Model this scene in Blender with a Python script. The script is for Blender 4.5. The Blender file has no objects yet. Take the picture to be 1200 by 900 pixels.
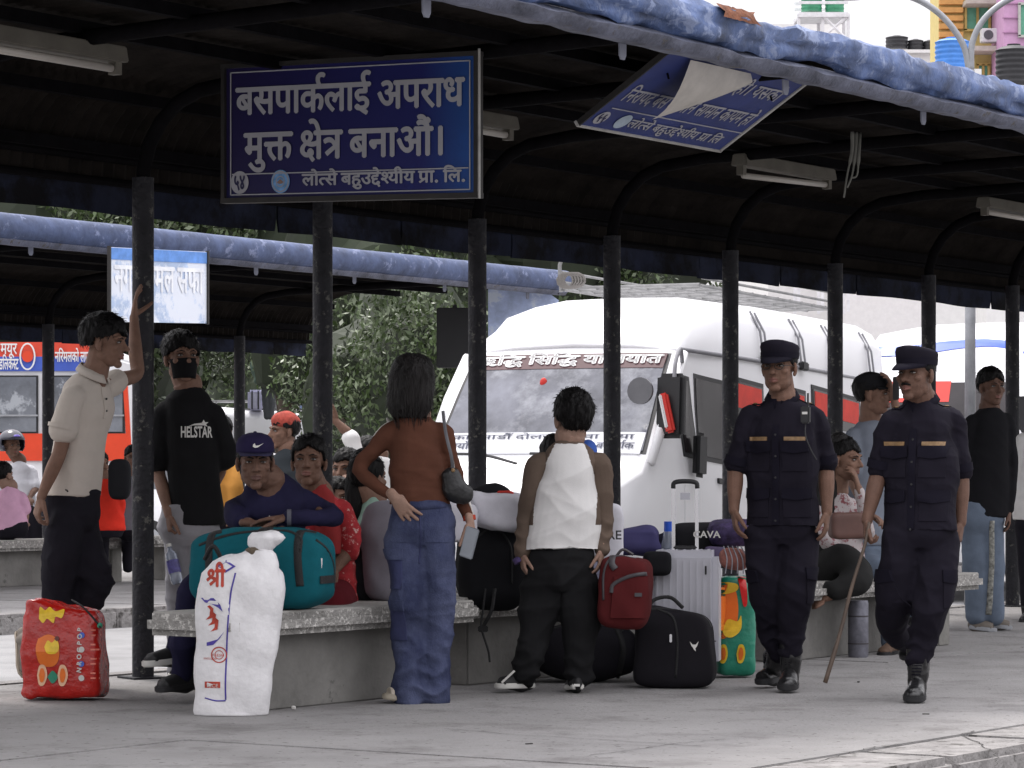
import bpy, bmesh, math, random
import numpy as np
from mathutils import Vector, Matrix, Quaternion, noise
from mathutils.bvhtree import BVHTree
R = math.radians
rng = random.Random(7)
scene = bpy.context.scene
col = scene.collection
# ------------------------------------------------------------------ camera, sky, sun, exposure
F = 3600.0            # focal length in photograph pixels (1200 px wide)
HZ = 560.0            # horizon row
EYE = 1.05            # eye height above the platform
cam_d = bpy.data.cameras.new('camera'); cam = bpy.data.objects.new('camera', cam_d); col.objects.link(cam)
cam.location = (0, 0, EYE); cam.rotation_euler = (R(90), 0, 0)
cam_d.sensor_width = 36.0; cam_d.lens = 36.0 * F / 1200.0
cam_d.shift_y = (HZ - 450.0) / 1200.0
cam_d.clip_start = 0.1; cam_d.clip_end = 2000
scene.camera = cam
w = bpy.data.worlds.new('World'); scene.world = w; w.use_nodes = True
nt = w.node_tree; bg = nt.nodes['Background']
SUN_EL, SUN_AZ = 62, -28     # azimuth clockwise from +Y (view direction)
sky = nt.nodes.new('ShaderNodeTexSky'); sky.sky_type = 'NISHITA'; sky.sun_disc = False
sky.sun_elevation = R(SUN_EL); sky.sun_rotation = R(SUN_AZ); sky.air_density = 1.0; sky.dust_density = 3.0
mixn = nt.nodes.new('ShaderNodeMix'); mixn.data_type = 'RGBA'; mixn.inputs[0].default_value = 0.85
nt.links.new(sky.outputs[0], mixn.inputs[6]); mixn.inputs[7].default_value = (10.0, 9.75, 10.0, 1)
# overcast sky: three times brighter overhead than at the horizon
geo = nt.nodes.new('ShaderNodeTexCoord'); sep = nt.nodes.new('ShaderNodeSeparateXYZ'); nt.links.new(geo.outputs['Generated'], sep.inputs[0])
mr = nt.nodes.new('ShaderNodeMapRange'); mr.inputs[1].default_value = 0; mr.inputs[2].default_value = 1; mr.inputs[3].default_value = .31; mr.inputs[4].default_value = 1.2; nt.links.new(sep.outputs[2], mr.inputs[0])
vm = nt.nodes.new('ShaderNodeVectorMath'); vm.operation = 'SCALE'; nt.links.new(mixn.outputs[2], vm.inputs[0]); nt.links.new(mr.outputs[0], vm.inputs[3])
nt.links.new(vm.outputs[0], bg.inputs[0]); bg.inputs[1].default_value = 0.15
sd = bpy.data.lights.new('sun', 'SUN'); sd.energy = 1.5; sd.angle = R(12); sd.color = (1, .96, .92)
sun = bpy.data.objects.new('sun', sd); col.objects.link(sun)
_sv = Vector((math.sin(R(SUN_AZ)) * math.cos(R(SUN_EL)), math.cos(R(SUN_AZ)) * math.cos(R(SUN_EL)), math.sin(R(SUN_EL))))
sun.rotation_euler = _sv.to_track_quat('Z', 'Y').to_euler()
scene.view_settings.view_transform = 'Standard'; scene.view_settings.look = 'None'
scene.view_settings.exposure = 0.85; scene.view_settings.gamma = 1
scene.cycles.max_bounces = 6; scene.cycles.diffuse_bounces = 4

# ------------------------------------------------------------------ materials
MATS = {}
def mat(name, c, rough=.8, metal=0, var=.15, vs=6, bump=0, bs=40, spec=.4, c2=None, c2amt=0, c2s=5, wave=None, sub=0, trans=0, emit=None, stretch=(1, 1, 1), c2w=.03, c3=None, c3s=60, c3amt=.33):
    if name in MATS: return MATS[name]
    m = bpy.data.materials.new(name); m.use_nodes = True; t = m.node_tree; b = t.nodes['Principled BSDF']
    N = t.nodes.new; L = t.links.new
    b.inputs['Roughness'].default_value = rough; b.inputs['Metallic'].default_value = metal
    b.inputs['Specular IOR Level'].default_value = spec
    tc = N('ShaderNodeTexCoord'); mp = N('ShaderNodeMapping'); L(tc.outputs['Object'], mp.inputs[0]); mp.inputs['Scale'].default_value = stretch
    n = N('ShaderNodeTexNoise'); n.inputs['Scale'].default_value = vs; n.inputs['Detail'].default_value = 6; n.inputs['Roughness'].default_value = .65; L(mp.outputs[0], n.inputs[0])
    r = N('ShaderNodeValToRGB'); L(n.outputs[0], r.inputs[0])
    r.color_ramp.elements[0].position = .3; r.color_ramp.elements[1].position = .7
    r.color_ramp.elements[0].color = [max(0, x * (1 - var)) for x in c[:3]] + [1]; r.color_ramp.elements[1].color = [min(1, x * (1 + var)) for x in c[:3]] + [1]
    out = r.outputs[0]
    if c2 is not None:
        n2 = N('ShaderNodeTexNoise'); n2.inputs['Scale'].default_value = c2s; n2.inputs['Detail'].default_value = 8; n2.inputs['Roughness'].default_value = .7; L(mp.outputs[0], n2.inputs[0])
        r2 = N('ShaderNodeValToRGB'); L(n2.outputs[0], r2.inputs[0]); r2.color_ramp.elements[0].position = max(0, 1 - c2amt - c2w); r2.color_ramp.elements[1].position = min(1, 1 - c2amt + c2w)
        mx = N('ShaderNodeMix'); mx.data_type = 'RGBA'; L(r2.outputs[0], mx.inputs[0]); L(out, mx.inputs[6]); mx.inputs[7].default_value = list(c2[:3]) + [1]; out = mx.outputs[2]
    if c3 is not None:
        n4 = N('ShaderNodeTexNoise'); n4.inputs['Scale'].default_value = c3s; n4.inputs['Detail'].default_value = 3; L(mp.outputs[0], n4.inputs[0])
        r4 = N('ShaderNodeValToRGB'); L(n4.outputs[0], r4.inputs[0]); r4.color_ramp.elements[0].position = 1 - c3amt - .01; r4.color_ramp.elements[1].position = 1 - c3amt + .02
        m4 = N('ShaderNodeMix'); m4.data_type = 'RGBA'; L(r4.outputs[0], m4.inputs[0]); L(out, m4.inputs[6]); m4.inputs[7].default_value = list(c3[:3]) + [1]; out = m4.outputs[2]
    L(out, b.inputs['Base Color'])
    if bump:
        n3 = N('ShaderNodeTexNoise'); n3.inputs['Scale'].default_value = bs; n3.inputs['Detail'].default_value = 4; L(mp.outputs[0], n3.inputs[0])
        bp = N('ShaderNodeBump'); bp.inputs['Strength'].default_value = bump; bp.inputs['Distance'].default_value = .02; L(n3.outputs[0], bp.inputs['Height']); L(bp.outputs[0], b.inputs['Normal'])
    if sub: b.inputs['Subsurface Weight'].default_value = sub; b.inputs['Subsurface Radius'].default_value = (.012, .005, .003); b.inputs['Subsurface Scale'].default_value = 1
    if trans: b.inputs['Transmission Weight'].default_value = trans
    if emit: b.inputs['Emission Color'].default_value = list(emit[:3]) + [1]; b.inputs['Emission Strength'].default_value = emit[3]
    MATS[name] = m; return m
def cloth(name, c, var=.1, bump=.25, **k):
    return mat(name, c, rough=.92, var=var, vs=9, bump=bump * .5, bs=260, spec=.12, **k)

# ------------------------------------------------------------------ things, parts, tags
def link(o, parent=None):
    col.objects.link(o)
    if parent is not None: o.parent = parent
    return o
def tag(o, label=None, cat=None, group=None, kind=None):
    if label: o['label'] = label
    if cat: o['category'] = cat
    if group: o['group'] = group
    if kind: o['kind'] = kind
    return o
def empty(name, loc, label, cat, group=None):
    o = bpy.data.objects.new(name, None); o.location = loc; o.empty_display_size = .1; col.objects.link(o)
    return tag(o, label, cat, group)
def wloc(p):
    v = Vector((0, 0, 0))
    while p is not None: v += p.location; p = p.parent
    return v
def mk(name, me, m, parent=None, loc=None, smooth=False):
    """mesh given in world coordinates (or round loc) becomes an object under parent"""
    o = bpy.data.objects.new(name, me)
    if m is not None:
        for mm in (m if isinstance(m, (list, tuple)) else [m]): me.materials.append(mm)
    base = wloc(parent) if parent is not None else (Vector(loc) if loc is not None else Vector((0, 0, 0)))
    if base.length_squared: me.transform(Matrix.Translation(-base))
    if parent is None and loc is not None: o.location = loc
    if smooth is True: me.shade_smooth()
    elif smooth: smooth_by_angle(me, smooth)
    return link(o, parent)
def smooth_by_angle(me, ang):
    me.shade_smooth()
    try: me.set_sharp_from_angle(angle=R(ang))
    except Exception: pass
def copy_tree(o, parent=None, **kw):
    c = o.copy(); col.objects.link(c)
    if parent is not None: c.parent = parent
    for ch in list(o.children): copy_tree(ch, c)
    return c

class MB:
    """collects shapes into one mesh"""
    def __init__(s): s.v = []; s.f = []; s.mi = []; s.m = 0
    def add(s, vs, fs):
        k = len(s.v); s.v.extend([tuple(v) for v in vs]); s.f.extend([tuple(i + k for i in f) for f in fs]); s.mi.extend([s.m] * len(fs)); return s
    def box(s, c, d, rot=None):
        """c centre, d full size, rot 3x3 or z angle"""
        M = rot if isinstance(rot, Matrix) else Matrix.Rotation(rot or 0, 3, 'Z'); c = Vector(c)
        vs = [c + M @ Vector((x * d[0] / 2, y * d[1] / 2, z * d[2] / 2)) for z in (-1, 1) for y in (-1, 1) for x in (-1, 1)]
        return s.add(vs, [(0, 2, 3, 1), (4, 5, 7, 6), (0, 1, 5, 4), (2, 6, 7, 3), (0, 4, 6, 2), (1, 3, 7, 5)])
    def prism(s, pts, n0, n1):
        """polygon pts swept from offset n0 to n1 (vectors)"""
        n = len(pts); a = [Vector(p) + n0 for p in pts]; b = [Vector(p) + n1 for p in pts]
        return s.add(a + b, [tuple(range(n))[::-1], tuple(range(n, 2 * n))] + [(i, (i + 1) % n, n + (i + 1) % n, n + i) for i in range(n)])
    def loft(s, secs, cap=True):
        """secs: list of rings with equal point counts"""
        n = len(secs[0]); k = len(secs); vs = [p for r in secs for p in r]; fs = []
        for i in range(k - 1):
            for j in range(n): fs.append((i * n + j, i * n + (j + 1) % n, (i + 1) * n + (j + 1) % n, (i + 1) * n + j))
        if cap: fs += [tuple(range(n))[::-1], tuple(range((k - 1) * n, k * n))]
        return s.add(vs, fs)
    def grid(s, P):
        """P[i][j] open sheet"""
        n = len(P[0]); vs = [p for r in P for p in r]
        return s.add(vs, [(i * n + j, i * n + j + 1, (i + 1) * n + j + 1, (i + 1) * n + j) for i in range(len(P) - 1) for j in range(n - 1)])
    def tube(s, pts, rad, n=10, cap=True, sx=1.0, up=None, round_ends=False):
        pts = [Vector(p) for p in pts]
        if not isinstance(rad, list): rad = [rad] * len(pts)
        rad = list(rad)
        if round_ends:
            for e in (0, -1):
                d = (pts[0] - pts[1]) if e == 0 else (pts[-1] - pts[-2]); d = d.normalized(); p = pts[e]; r = rad[e]
                rx = r if not isinstance(r, tuple) else r[0]
                ex = [(p + d * rx * q, (r * math.sqrt(1 - q * q)) if not isinstance(r, tuple) else tuple(x * math.sqrt(1 - q * q) for x in r)) for q in (.4, .75, .97)]
                if e == 0: pts = [x[0] for x in ex[::-1]] + pts; rad = [x[1] for x in ex[::-1]] + rad
                else: pts += [x[0] for x in ex]; rad += [x[1] for x in ex]
        rings = []; a = None
        for i, p in enumerate(pts):
            t = (pts[min(i + 1, len(pts) - 1)] - pts[max(i - 1, 0)]).normalized()
            if a is None:
                a = Vector(up) if up is not None else (Vector((0, 1, 0)) if abs(t.y) < .8 else Vector((1, 0, 0)))
            a = (a - t * a.dot(t)).normalized(); b = t.cross(a)
            r = rad[i]; ra, rb = r if isinstance(r, tuple) else (r, r * sx)
            rings.append([p + a * (ra * math.cos(2 * math.pi * j / n)) + b * (rb * math.sin(2 * math.pi * j / n)) for j in range(n)])
        return s.loft(rings, cap)
    def ell(s, c, r, n=12, rot=None, k=None):
        c = Vector(c); r = (r, r, r) if not isinstance(r, (tuple, list)) else r; k = k or n // 2 + 1; M = rot or Matrix.Identity(3)
        vs = [c + M @ Vector((0, 0, -r[2]))]
        for i in range(1, k):
            a = -math.pi / 2 + math.pi * i / k
            vs += [c + M @ Vector((r[0] * math.cos(a) * math.cos(2 * math.pi * j / n), r[1] * math.cos(a) * math.sin(2 * math.pi * j / n), r[2] * math.sin(a))) for j in range(n)]
        vs.append(c + M @ Vector((0, 0, r[2]))); L = len(vs) - 1; fs = []
        for j in range(n):
            fs.append((0, 1 + (j + 1) % n, 1 + j)); fs.append((L, L - n + j, L - n + (j + 1) % n))
            for i in range(k - 2): fs.append((1 + i * n + j, 1 + i * n + (j + 1) % n, 1 + (i + 1) * n + (j + 1) % n, 1 + (i + 1) * n + j))
        return s.add(vs, fs)
    def mesh(s, name='m'):
        me = bpy.data.meshes.new(name); me.from_pydata([tuple(v) for v in s.v], [], s.f)
        if any(s.mi): me.polygons.foreach_set('material_index', s.mi)
        me.update(); return me
    def build(s, name, m, parent=None, loc=None, smooth=False, bevel=0):
        me = s.mesh(name)
        if bevel:
            b = bmesh.new(); b.from_mesh(me); bmesh.ops.remove_doubles(b, verts=b.verts, dist=1e-5)
            es = [e for e in b.edges if len(e.link_faces) == 2 and e.calc_face_angle(0) > .5]
            bmesh.ops.bevel(b, geom=es, offset=bevel, segments=2, affect='EDGES', clamp_overlap=True); b.to_mesh(me); b.free()
        return mk(name, me, m, parent, loc, smooth)

def sect(c, ax, ay, rx, ry, n=24, e=2.3, front=1.0):
    """superellipse ring: ax right, ay front"""
    c = Vector(c); ax = Vector(ax); ay = Vector(ay); out = []
    for j in range(n):
        t = 2 * math.pi * j / n; x = math.cos(t); y = math.sin(t)
        k = (abs(x) ** e + abs(y) ** e) ** (-1 / e)
        out.append(c + ax * (rx * x * k) + ay * (ry * y * k * (front if y > 0 else 1)))
    return out
def bpoly(pts, n=8):
    """Catmull-Rom through pts"""
    P = [Vector(p) for p in pts]; P = [P[0] * 2 - P[1]] + P + [P[-1] * 2 - P[-2]]; o = []
    for i in range(1, len(P) - 2):
        for k in range(n):
            t = k / n; a, b, c, d = P[i - 1:i + 3]
            o.append(.5 * ((2 * b) + (c - a) * t + (2 * a - 5 * b + 4 * c - d) * t * t + (3 * b - a - 3 * c + d) * t ** 3))
    return o + [P[-2]]
TMP = bpy.data.scenes.new('workbench')
def evaluate(o):
    TMP.collection.objects.link(o); vl_ = TMP.view_layers[0]; vl_.update()
    me = bpy.data.meshes.new_from_object(o.evaluated_get(vl_.depsgraph)); bpy.data.objects.remove(o); me.materials.clear(); return me
def remesh(mb, voxel=.008, smooth=3, fac=.5):
    """union of everything in mb as one smooth skin; returns a new mesh"""
    me = mb.mesh('tmp'); o = bpy.data.objects.new('tmp', me)
    r = o.modifiers.new('r', 'REMESH'); r.mode = 'VOXEL'; r.voxel_size = voxel
    if smooth: q = o.modifiers.new('s', 'SMOOTH'); q.iterations = smooth; q.factor = fac
    out = evaluate(o); bpy.data.meshes.remove(me); return out
def getco(me):
    a = np.empty(len(me.vertices) * 3, 'f'); me.vertices.foreach_get('co', a); return a.reshape(-1, 3)
def getno(me):
    a = np.empty(len(me.vertices) * 3, 'f'); me.vertex_normals.foreach_get('vector', a); return a.reshape(-1, 3)
def setco(me, a):
    me.vertices.foreach_set('co', np.ascontiguousarray(a, 'f').ravel()); me.update()
def folds(me, amp, freq=28, seed=1, dirv=(.5, .3, 1.0), extra=(), lo=None):
    """cloth folds: warped directional ridges pushed along the normal. extra: (center, radius, amp, freq) local gathers"""
    P = getco(me).astype('d'); n = getno(me); rs = np.random.RandomState(seed); h = np.zeros(len(P))
    for i in range(5):
        d = np.array(dirv) + rs.normal(0, .55, 3); d /= np.linalg.norm(d); e = rs.normal(0, 1, 3); e /= np.linalg.norm(e); f = freq * (.5 + rs.rand() * 1.1)
        ph = f * (P @ d) + 2.2 * np.sin(f * .45 * (P @ e) + rs.rand() * 6) + rs.rand() * 6
        h += (1 - 2 * np.abs(np.sin(ph * .5)) ** .8) * (.5 + .5 * np.sin(f * .3 * (P @ rs.normal(0, .7, 3)) + rs.rand() * 6))
    for i in range(3):
        d = np.array(dirv) + rs.normal(0, .6, 3); d /= np.linalg.norm(d); e = rs.normal(0, 1, 3); f = freq * (1.7 + rs.rand() * 1.5)
        h += .38 * (1 - 2 * np.abs(np.sin(.5 * (f * (P @ d) + 2.5 * np.sin(f * .3 * (P @ e) + rs.rand() * 6)))) ** .7) * np.clip(np.sin(f * .17 * (P @ rs.normal(0, 1, 3)) + rs.rand() * 6), 0, 1)
    h *= amp / 2.0
    for c, r, a, f in extra:
        g = np.exp(-(((P - np.array(c)) / r) ** 2).sum(1)); ph = f * P[:, 2] + 1.5 * np.sin(f * .5 * P[:, 0] + seed) + seed
        h += a * g * (1 - 2 * np.abs(np.sin(ph * .5)))
    setco(me, P + n * h[:, None]); return me
def join(meshes, name='m'):
    vs = []; fs = []; k = 0; V = []; Ls = []; T = []; mi = []
    b = bmesh.new()
    for m in meshes: b.from_mesh(m)
    out = bpy.data.meshes.new(name); b.to_mesh(out); b.free(); return out
def bvh(me): return BVHTree.FromPolygons([v.co for v in me.vertices], [p.vertices[:] for p in me.polygons])
def patch(B, o, right, up, nrm, w, h, off=.004, th=.003, nx=8, ny=6, shape=None):
    """thin raised piece that follows a surface; o centre, nrm points outwards from the surface"""
    o = Vector(o); right = Vector(right).normalized(); up = Vector(up).normalized(); nrm = Vector(nrm).normalized()
    P = []; last = None
    for j in range(ny + 1):
        row = []
        for i in range(nx + 1):
            x = (i / nx - .5) * w; y = (j / ny - .5) * h
            if shape: x, y = shape(x, y)
            q = o + right * x + up * y; hit = B.ray_cast(q + nrm * .5, -nrm)
            p = hit[0] if hit[0] is not None else (last or q); last = p; row.append(p)
        P.append(row)
    m = MB(); A = [[p + nrm * off for p in r] for r in P]; Bk = [[p - nrm * th for p in r] for r in P]
    m.grid(A); edge = [(0, i) for i in range(nx + 1)] + [(j, nx) for j in range(1, ny + 1)] + [(ny, i) for i in range(nx - 1, -1, -1)] + [(j, 0) for j in range(ny - 1, 0, -1)]
    k = len(edge); vs = [A[j][i] for j, i in edge] + [Bk[j][i] for j, i in edge]
    m.add(vs, [(i, i + k, (i + 1) % k + k, (i + 1) % k) for i in range(k)]); return m
def project(me, B, nrm, off=.003):
    """drop a flat mesh (lettering, emblem) on a surface"""
    nrm = Vector(nrm).normalized(); a = getco(me)
    for i in range(len(a)):
        q = Vector(a[i]); hit = B.ray_cast(q + nrm * .5, -nrm)
        if hit[0] is not None: a[i] = hit[0] + nrm * off
    setco(me, a); return me

# ------------------------------------------------------------------ lettering
GLYPHS = {
'.':(268,'72 54 72 91* 108 121* 133 121 159 121* 196 91* 196 54 196 18* 159 -14* 133 -14 108 -14* 72 18*'),
'ँ':(0,'-188 847 -188 868* -159 896* -139 896 -118 896* -89 868* -89 847 -89 826* -118 797* -139 797 -159 797* -188 826*|69 863 46 763* -61 680* -138 680 -210 680* -318 769* -352 863 -283 887 -257 817* -189 747* -135 747 -77 747* -21 822* -5 889'),
'ं':(0,'-185 772 -185 796* -152 830* -130 830 -107 830* -75 796* -75 772 -75 748* -107 714* -130 714 -152 714* -185 748*'),
'ः':(272,'78 435 78 461* 114 499* 139 499 164 499* 200 461* 200 435 200 409* 164 371* 139 371 114 371* 78 409*|78 118 78 144* 114 182* 139 182 164 182* 200 144* 200 118 200 92* 164 54* 139 54 114 54* 78 92*'),
'अ':(764,'470 218 470 148* 379 80* 312 80 226 80* 92 208* 29 356 100 382 143 276* 243 153* 305 153 343 153* 391 188* 391 227 391 264* 350 322* 318 347 291 342* 260 341 255 411 323 413* 380 457* 380 494 380 530* 333 562* 302 562 265 562* 205 542* 171 525 146 594 172 608* 249 632* 298 632 376 632* 459 554* 459 495 459 417* 392 375 403 365* 412 355 450 350* 486 350 518 350* 568 356* 594 363 594 551 521 551 521 622 779 622 779 551 675 551 675 0 594 0 594 290 570 284* 524 279* 498 279 481 279* 455 282 470 252*'),
'आ':(1023,'470 218 470 148* 379 80* 312 80 226 80* 92 208* 29 356 100 382 143 276* 243 153* 305 153 343 153* 391 188* 391 227 391 264* 350 322* 318 347 291 342* 260 341 255 411 323 413* 380 457* 380 494 380 530* 333 562* 302 562 265 562* 205 542* 171 525 146 594 172 608* 249 632* 298 632 376 632* 459 554* 459 495 459 417* 392 375 403 365* 412 355 450 350* 486 350 518 350* 568 356* 594 363 594 551 521 551 521 622 1038 622 1038 551 934 551 934 0 853 0 853 551 675 551 675 0 594 0 594 290 570 284* 524 279* 498 279 481 279* 455 282 470 252*'),
'ई':(491,'271 222 242 222* 184 208* 161 197 114 225* 50 301* 50 352 50 380* 70 420* 87 433 110 450* 172 465* 221 465 314 465 314 551 0 551 0 622 505 622 505 551 395 551 395 394 211 394 180 394* 154 388* 145 381 130 369* 130 347 130 323* 158 290* 174 277 220 294* 275 294 349 294* 447 219* 447 154 447 89* 364 14* 289 4 318 -8* 381 -30* 415 -40 382 -110 325 -84* 221 -27* 176 1 117 4* 48 33* 48 65 48 87* 75 116* 101 116 121 116* 164 95* 194 70 208 68* 219 68 289 68* 366 109* 366 153 366 186* 317 222*|293 615 272 650* 243 726* 243 762 243 829* 332 896* 398 896 430 896* 484 883* 504 872 482 806 465 815* 427 827* 405 827 365 827* 323 782* 323 747 323 714* 350 651* 375 615'),
'उ':(548,'0 622 563 622 563 551 453 551 485 512* 485 464 485 374* 406 328 442 296* 499 211* 499 152 499 102* 454 34* 376 0* 328 0 271 0* 168 61* 73 199* 29 313 100 338 128 260* 195 141* 274 74* 320 74 361 74* 414 111* 414 160 414 201* 369 270* 329 301 299 295* 264 294 259 364 333 366* 404 414* 404 463 404 493* 374 538* 351 551 0 551'),
'ऋ':(853,'127 65 80 132 326 281 284 335* 223 380* 181 380 153 380* 96 364* 55 343 27 417 61 433* 135 456* 179 456 219 456* 283 431* 345 374* 382 326 382 551 0 551 0 622 867 622 867 551 462 551 462 329 496 331* 563 340* 584 346 574 366* 574 387 574 419* 616 450* 641 450 679 450* 724 406* 724 373 724 345* 696 311* 676 303 690 279* 717 236* 730 217 719 184 667 176* 621 135* 621 102 621 68* 670 37* 701 37 733 37* 780 52* 814 70 840 0 814 -13* 748 -34* 707 -34 631 -34* 547 45* 547 107 547 147* 594 216* 640 234 632 249* 617 276* 613 286 597 280* 544 269* 486 261* 462 260 462 0 382 0 382 234'),
'ओ':(1023,'470 218 470 148* 379 80* 312 80 226 80* 92 208* 29 356 100 382 143 276* 243 153* 305 153 343 153* 391 188* 391 227 391 264* 350 322* 318 347 291 342* 260 341 255 411 323 413* 380 457* 380 494 380 530* 333 562* 302 562 265 562* 205 542* 171 525 146 594 172 608* 249 632* 298 632 376 632* 459 554* 459 495 459 417* 392 375 403 365* 412 355 450 350* 486 350 518 350* 568 356* 594 363 594 551 521 551 521 622 1038 622 1038 551 934 551 934 0 853 0 853 551 675 551 675 0 594 0 594 290 570 284* 524 279* 498 279 481 279* 455 282 470 252*|854 615 833 694* 792 785* 742 823* 708 823 686 823* 652 814* 638 809 614 882 653 896* 705 896 759 896* 838 845* 901 722* 929 615'),
'औ':(1023,'470 218 470 148* 379 80* 312 80 226 80* 92 208* 29 356 100 382 143 276* 243 153* 305 153 343 153* 391 188* 391 227 391 264* 350 322* 318 347 291 342* 260 341 255 411 323 413* 380 457* 380 494 380 530* 333 562* 302 562 265 562* 205 542* 171 525 146 594 172 608* 249 632* 298 632 376 632* 459 554* 459 495 459 417* 392 375 403 365* 412 355 450 350* 486 350 518 350* 568 356* 594 363 594 551 521 551 521 622 1038 622 1038 551 934 551 934 0 853 0 853 551 675 551 675 0 594 0 594 290 570 284* 524 279* 498 279 481 279* 455 282 470 252*|844 615 817 655* 772 692* 729 703* 703 703 683 703* 641 691* 621 682 595 751 618 761* 668 773* 697 773 742 773* 812 730* 836 692 840 694 820 746* 782 803* 738 827* 707 827 683 827* 651 819* 637 813 614 882 653 896* 705 896 759 896* 838 845* 901 722* 929 615'),
'क':(762,'777 551 452 551 452 349 500 399* 569 399 634 399* 716 316* 716 239 716 193* 686 89* 651 39 579 80 604 112* 636 196* 636 237 636 284* 597 330* 562 330 508 330* 452 258 452 0 371 0 371 174 347 154* 276 118* 226 118 179 118* 96 156* 46 233* 46 290 46 370* 156 464* 244 464 267 464* 324 457* 339 454 333 381 317 385* 268 391* 249 391 191 391* 127 339* 127 292 127 239* 188 188* 228 188 272 188* 341 230* 371 260 371 551 0 551 0 622 777 622'),
'ख':(818,'729 551 729 0 648 0 648 45 613 26* 530 7* 488 7 380 7* 183 114* 85 239 58 274* 40 319* 40 338 40 359* 70 393* 104 393 129 393* 166 370* 181 350 202 369* 217 428* 217 458 217 484* 210 531* 201 551 0 551 0 622 833 622 833 551|534 232 569 232* 627 261* 648 280 648 551 281 551 298 514* 298 458 298 376* 228 280* 166 253 236 169* 391 79* 490 79 533 79* 611 99* 648 122 648 198 625 184* 561 164* 521 164 474 164* 399 203* 356 273* 356 319 356 392* 452 473* 531 473 548 473* 602 468* 616 463 610 394 595 398* 558 404* 540 404 492 404* 437 360* 437 316 437 273* 492 232*'),
'ग':(563,'208 551 208 234 208 208* 183 178* 160 178 134 178* 79 220* 41 280* 41 308 41 331* 68 359* 102 359 127 359 127 551 0 551 0 622 578 622 578 551 474 551 474 0 393 0 393 551'),
'घ':(591,'605 551 502 551 502 0 421 0 421 166 390 146* 314 118* 259 118 182 118* 86 199* 86 266 86 294* 106 346* 128 366 88 385* 42 455* 42 497 42 528* 52 551 0 551 0 622 605 622|167 269 167 227* 223 188* 267 188 319 188* 396 231* 421 260 421 551 145 551 123 527* 123 494 123 457* 166 417* 200 412 228 419* 263 419 290 419* 308 417 302 347 295 348* 279 348* 273 348 224 348* 167 308*'),
'च':(634,'649 551 545 551 545 0 465 0 465 165 439 148* 367 118* 317 118 240 118* 141 204* 141 275 141 304* 166 355* 185 371 38 369 38 441 331 441 349 441* 385 440* 389 440 382 370 350 370 292 370* 221 321* 221 274 221 231* 279 188* 317 188 367 188* 438 231* 465 260 465 551 0 551 0 622 649 622'),
'छ':(701,'296 70 373 70* 499 133* 574 241* 574 310 574 357* 528 419* 487 419 453 419* 424 383* 424 358 424 326* 477 275* 535 261 502 198 421 221* 347 304* 347 356 347 404* 402 472* 455 481 455 551 0 551 0 622 715 622 715 551 535 551 535 477 586 464* 653 380* 653 308 653 250* 603 140* 510 52* 378 0* 296 0 199 0* 101 83* 101 147 101 168* 116 213* 132 231 90 251* 43 316* 43 359 43 419* 133 483* 206 483 223 483* 275 478* 288 473 282 404 268 408* 233 415* 212 415 124 415* 124 350 124 321* 168 289* 202 281 231 290* 266 290 277 290* 301 288* 308 287 302 217 296 218* 281 218* 276 218 182 218* 182 148 182 108* 244 70*'),
'ज':(742,'653 551 653 0 572 0 572 370 435 370 394 370* 378 373 414 343* 458 263* 458 218 458 172* 417 110* 350 80* 310 80 257 80* 161 141* 73 282* 31 401 102 426 148 292* 248 153* 306 153 338 153* 379 187* 379 227 379 271* 318 349* 273 377 302 441 572 441 572 551 0 551 0 622 757 622 757 551'),
'झ':(756,'271 222 242 222* 184 208* 161 197 114 225* 50 301* 50 352 50 380* 70 420* 87 433 110 450* 167 465* 218 465 314 465 314 551 0 551 0 622 771 622 771 551 667 551 667 0 586 0 586 209 561 202* 513 197* 484 197 464 197* 438 202 447 180* 447 154 447 89* 364 14* 289 4 318 -8* 381 -30* 415 -40 382 -110 325 -84* 221 -27* 176 1 117 4* 48 33* 48 65 48 87* 75 116* 101 116 121 116* 164 95* 194 70 208 68* 219 68 289 68* 366 109* 366 153 366 186* 317 222*|480 268 534 268* 586 283 586 551 395 551 395 394 211 394 180 394* 154 388* 145 381 130 369* 130 347 130 323* 158 290* 174 277 220 294* 275 294 317 294* 352 281 380 275* 441 268*'),
'ट':(504,'519 551 371 551 371 349 316 349 268 349* 204 333* 181 318 126 280* 126 215 126 167* 170 104* 241 74* 283 74 337 74* 413 99* 455 121 482 47 438 27* 339 0* 286 0 217 0* 108 52* 46 150* 46 220 46 285* 114 374* 225 420* 288 420 290 420 290 551 0 551 0 622 519 622'),
'ठ':(585,'600 551 371 551 371 414 451 384* 539 271* 539 198 539 128* 473 41* 363 0* 297 0 184 0* 46 113* 46 216 46 283* 114 374* 225 420* 287 420 290 420 290 551 0 551 0 622 600 622|293 72 364 72* 458 133* 458 200 458 248* 400 325* 343 349 308 349 234 349* 187 321 159 304* 126 249* 126 210 126 140* 221 72*'),
'ड':(577,'358 222 329 222* 271 208* 248 197 201 225* 137 301* 137 352 137 380* 157 420* 174 433 197 450* 259 465* 308 465 401 465 401 551 0 551 0 622 592 622 592 551 482 551 482 394 298 394 267 394* 241 388* 232 381 217 369* 217 347 217 323* 245 290* 261 277 307 294* 362 294 436 294* 534 219* 534 154 534 87* 436 0* 337 0 239 0* 84 88* 25 158 86 207 143 139* 262 74* 337 74 453 74* 453 152 453 187* 404 222*'),
'ण':(723,'634 551 634 0 553 0 553 551 420 551 420 321 420 279* 403 221* 385 198 364 173* 298 146* 251 146 158 146* 114 205 97 228* 79 298* 79 352 79 551 0 551 0 622 737 622 737 551|249 217 301 217* 321 249 332 266* 339 310* 339 353 339 551 160 551 160 353 160 314* 168 268* 178 251 189 235* 222 217*'),
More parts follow.
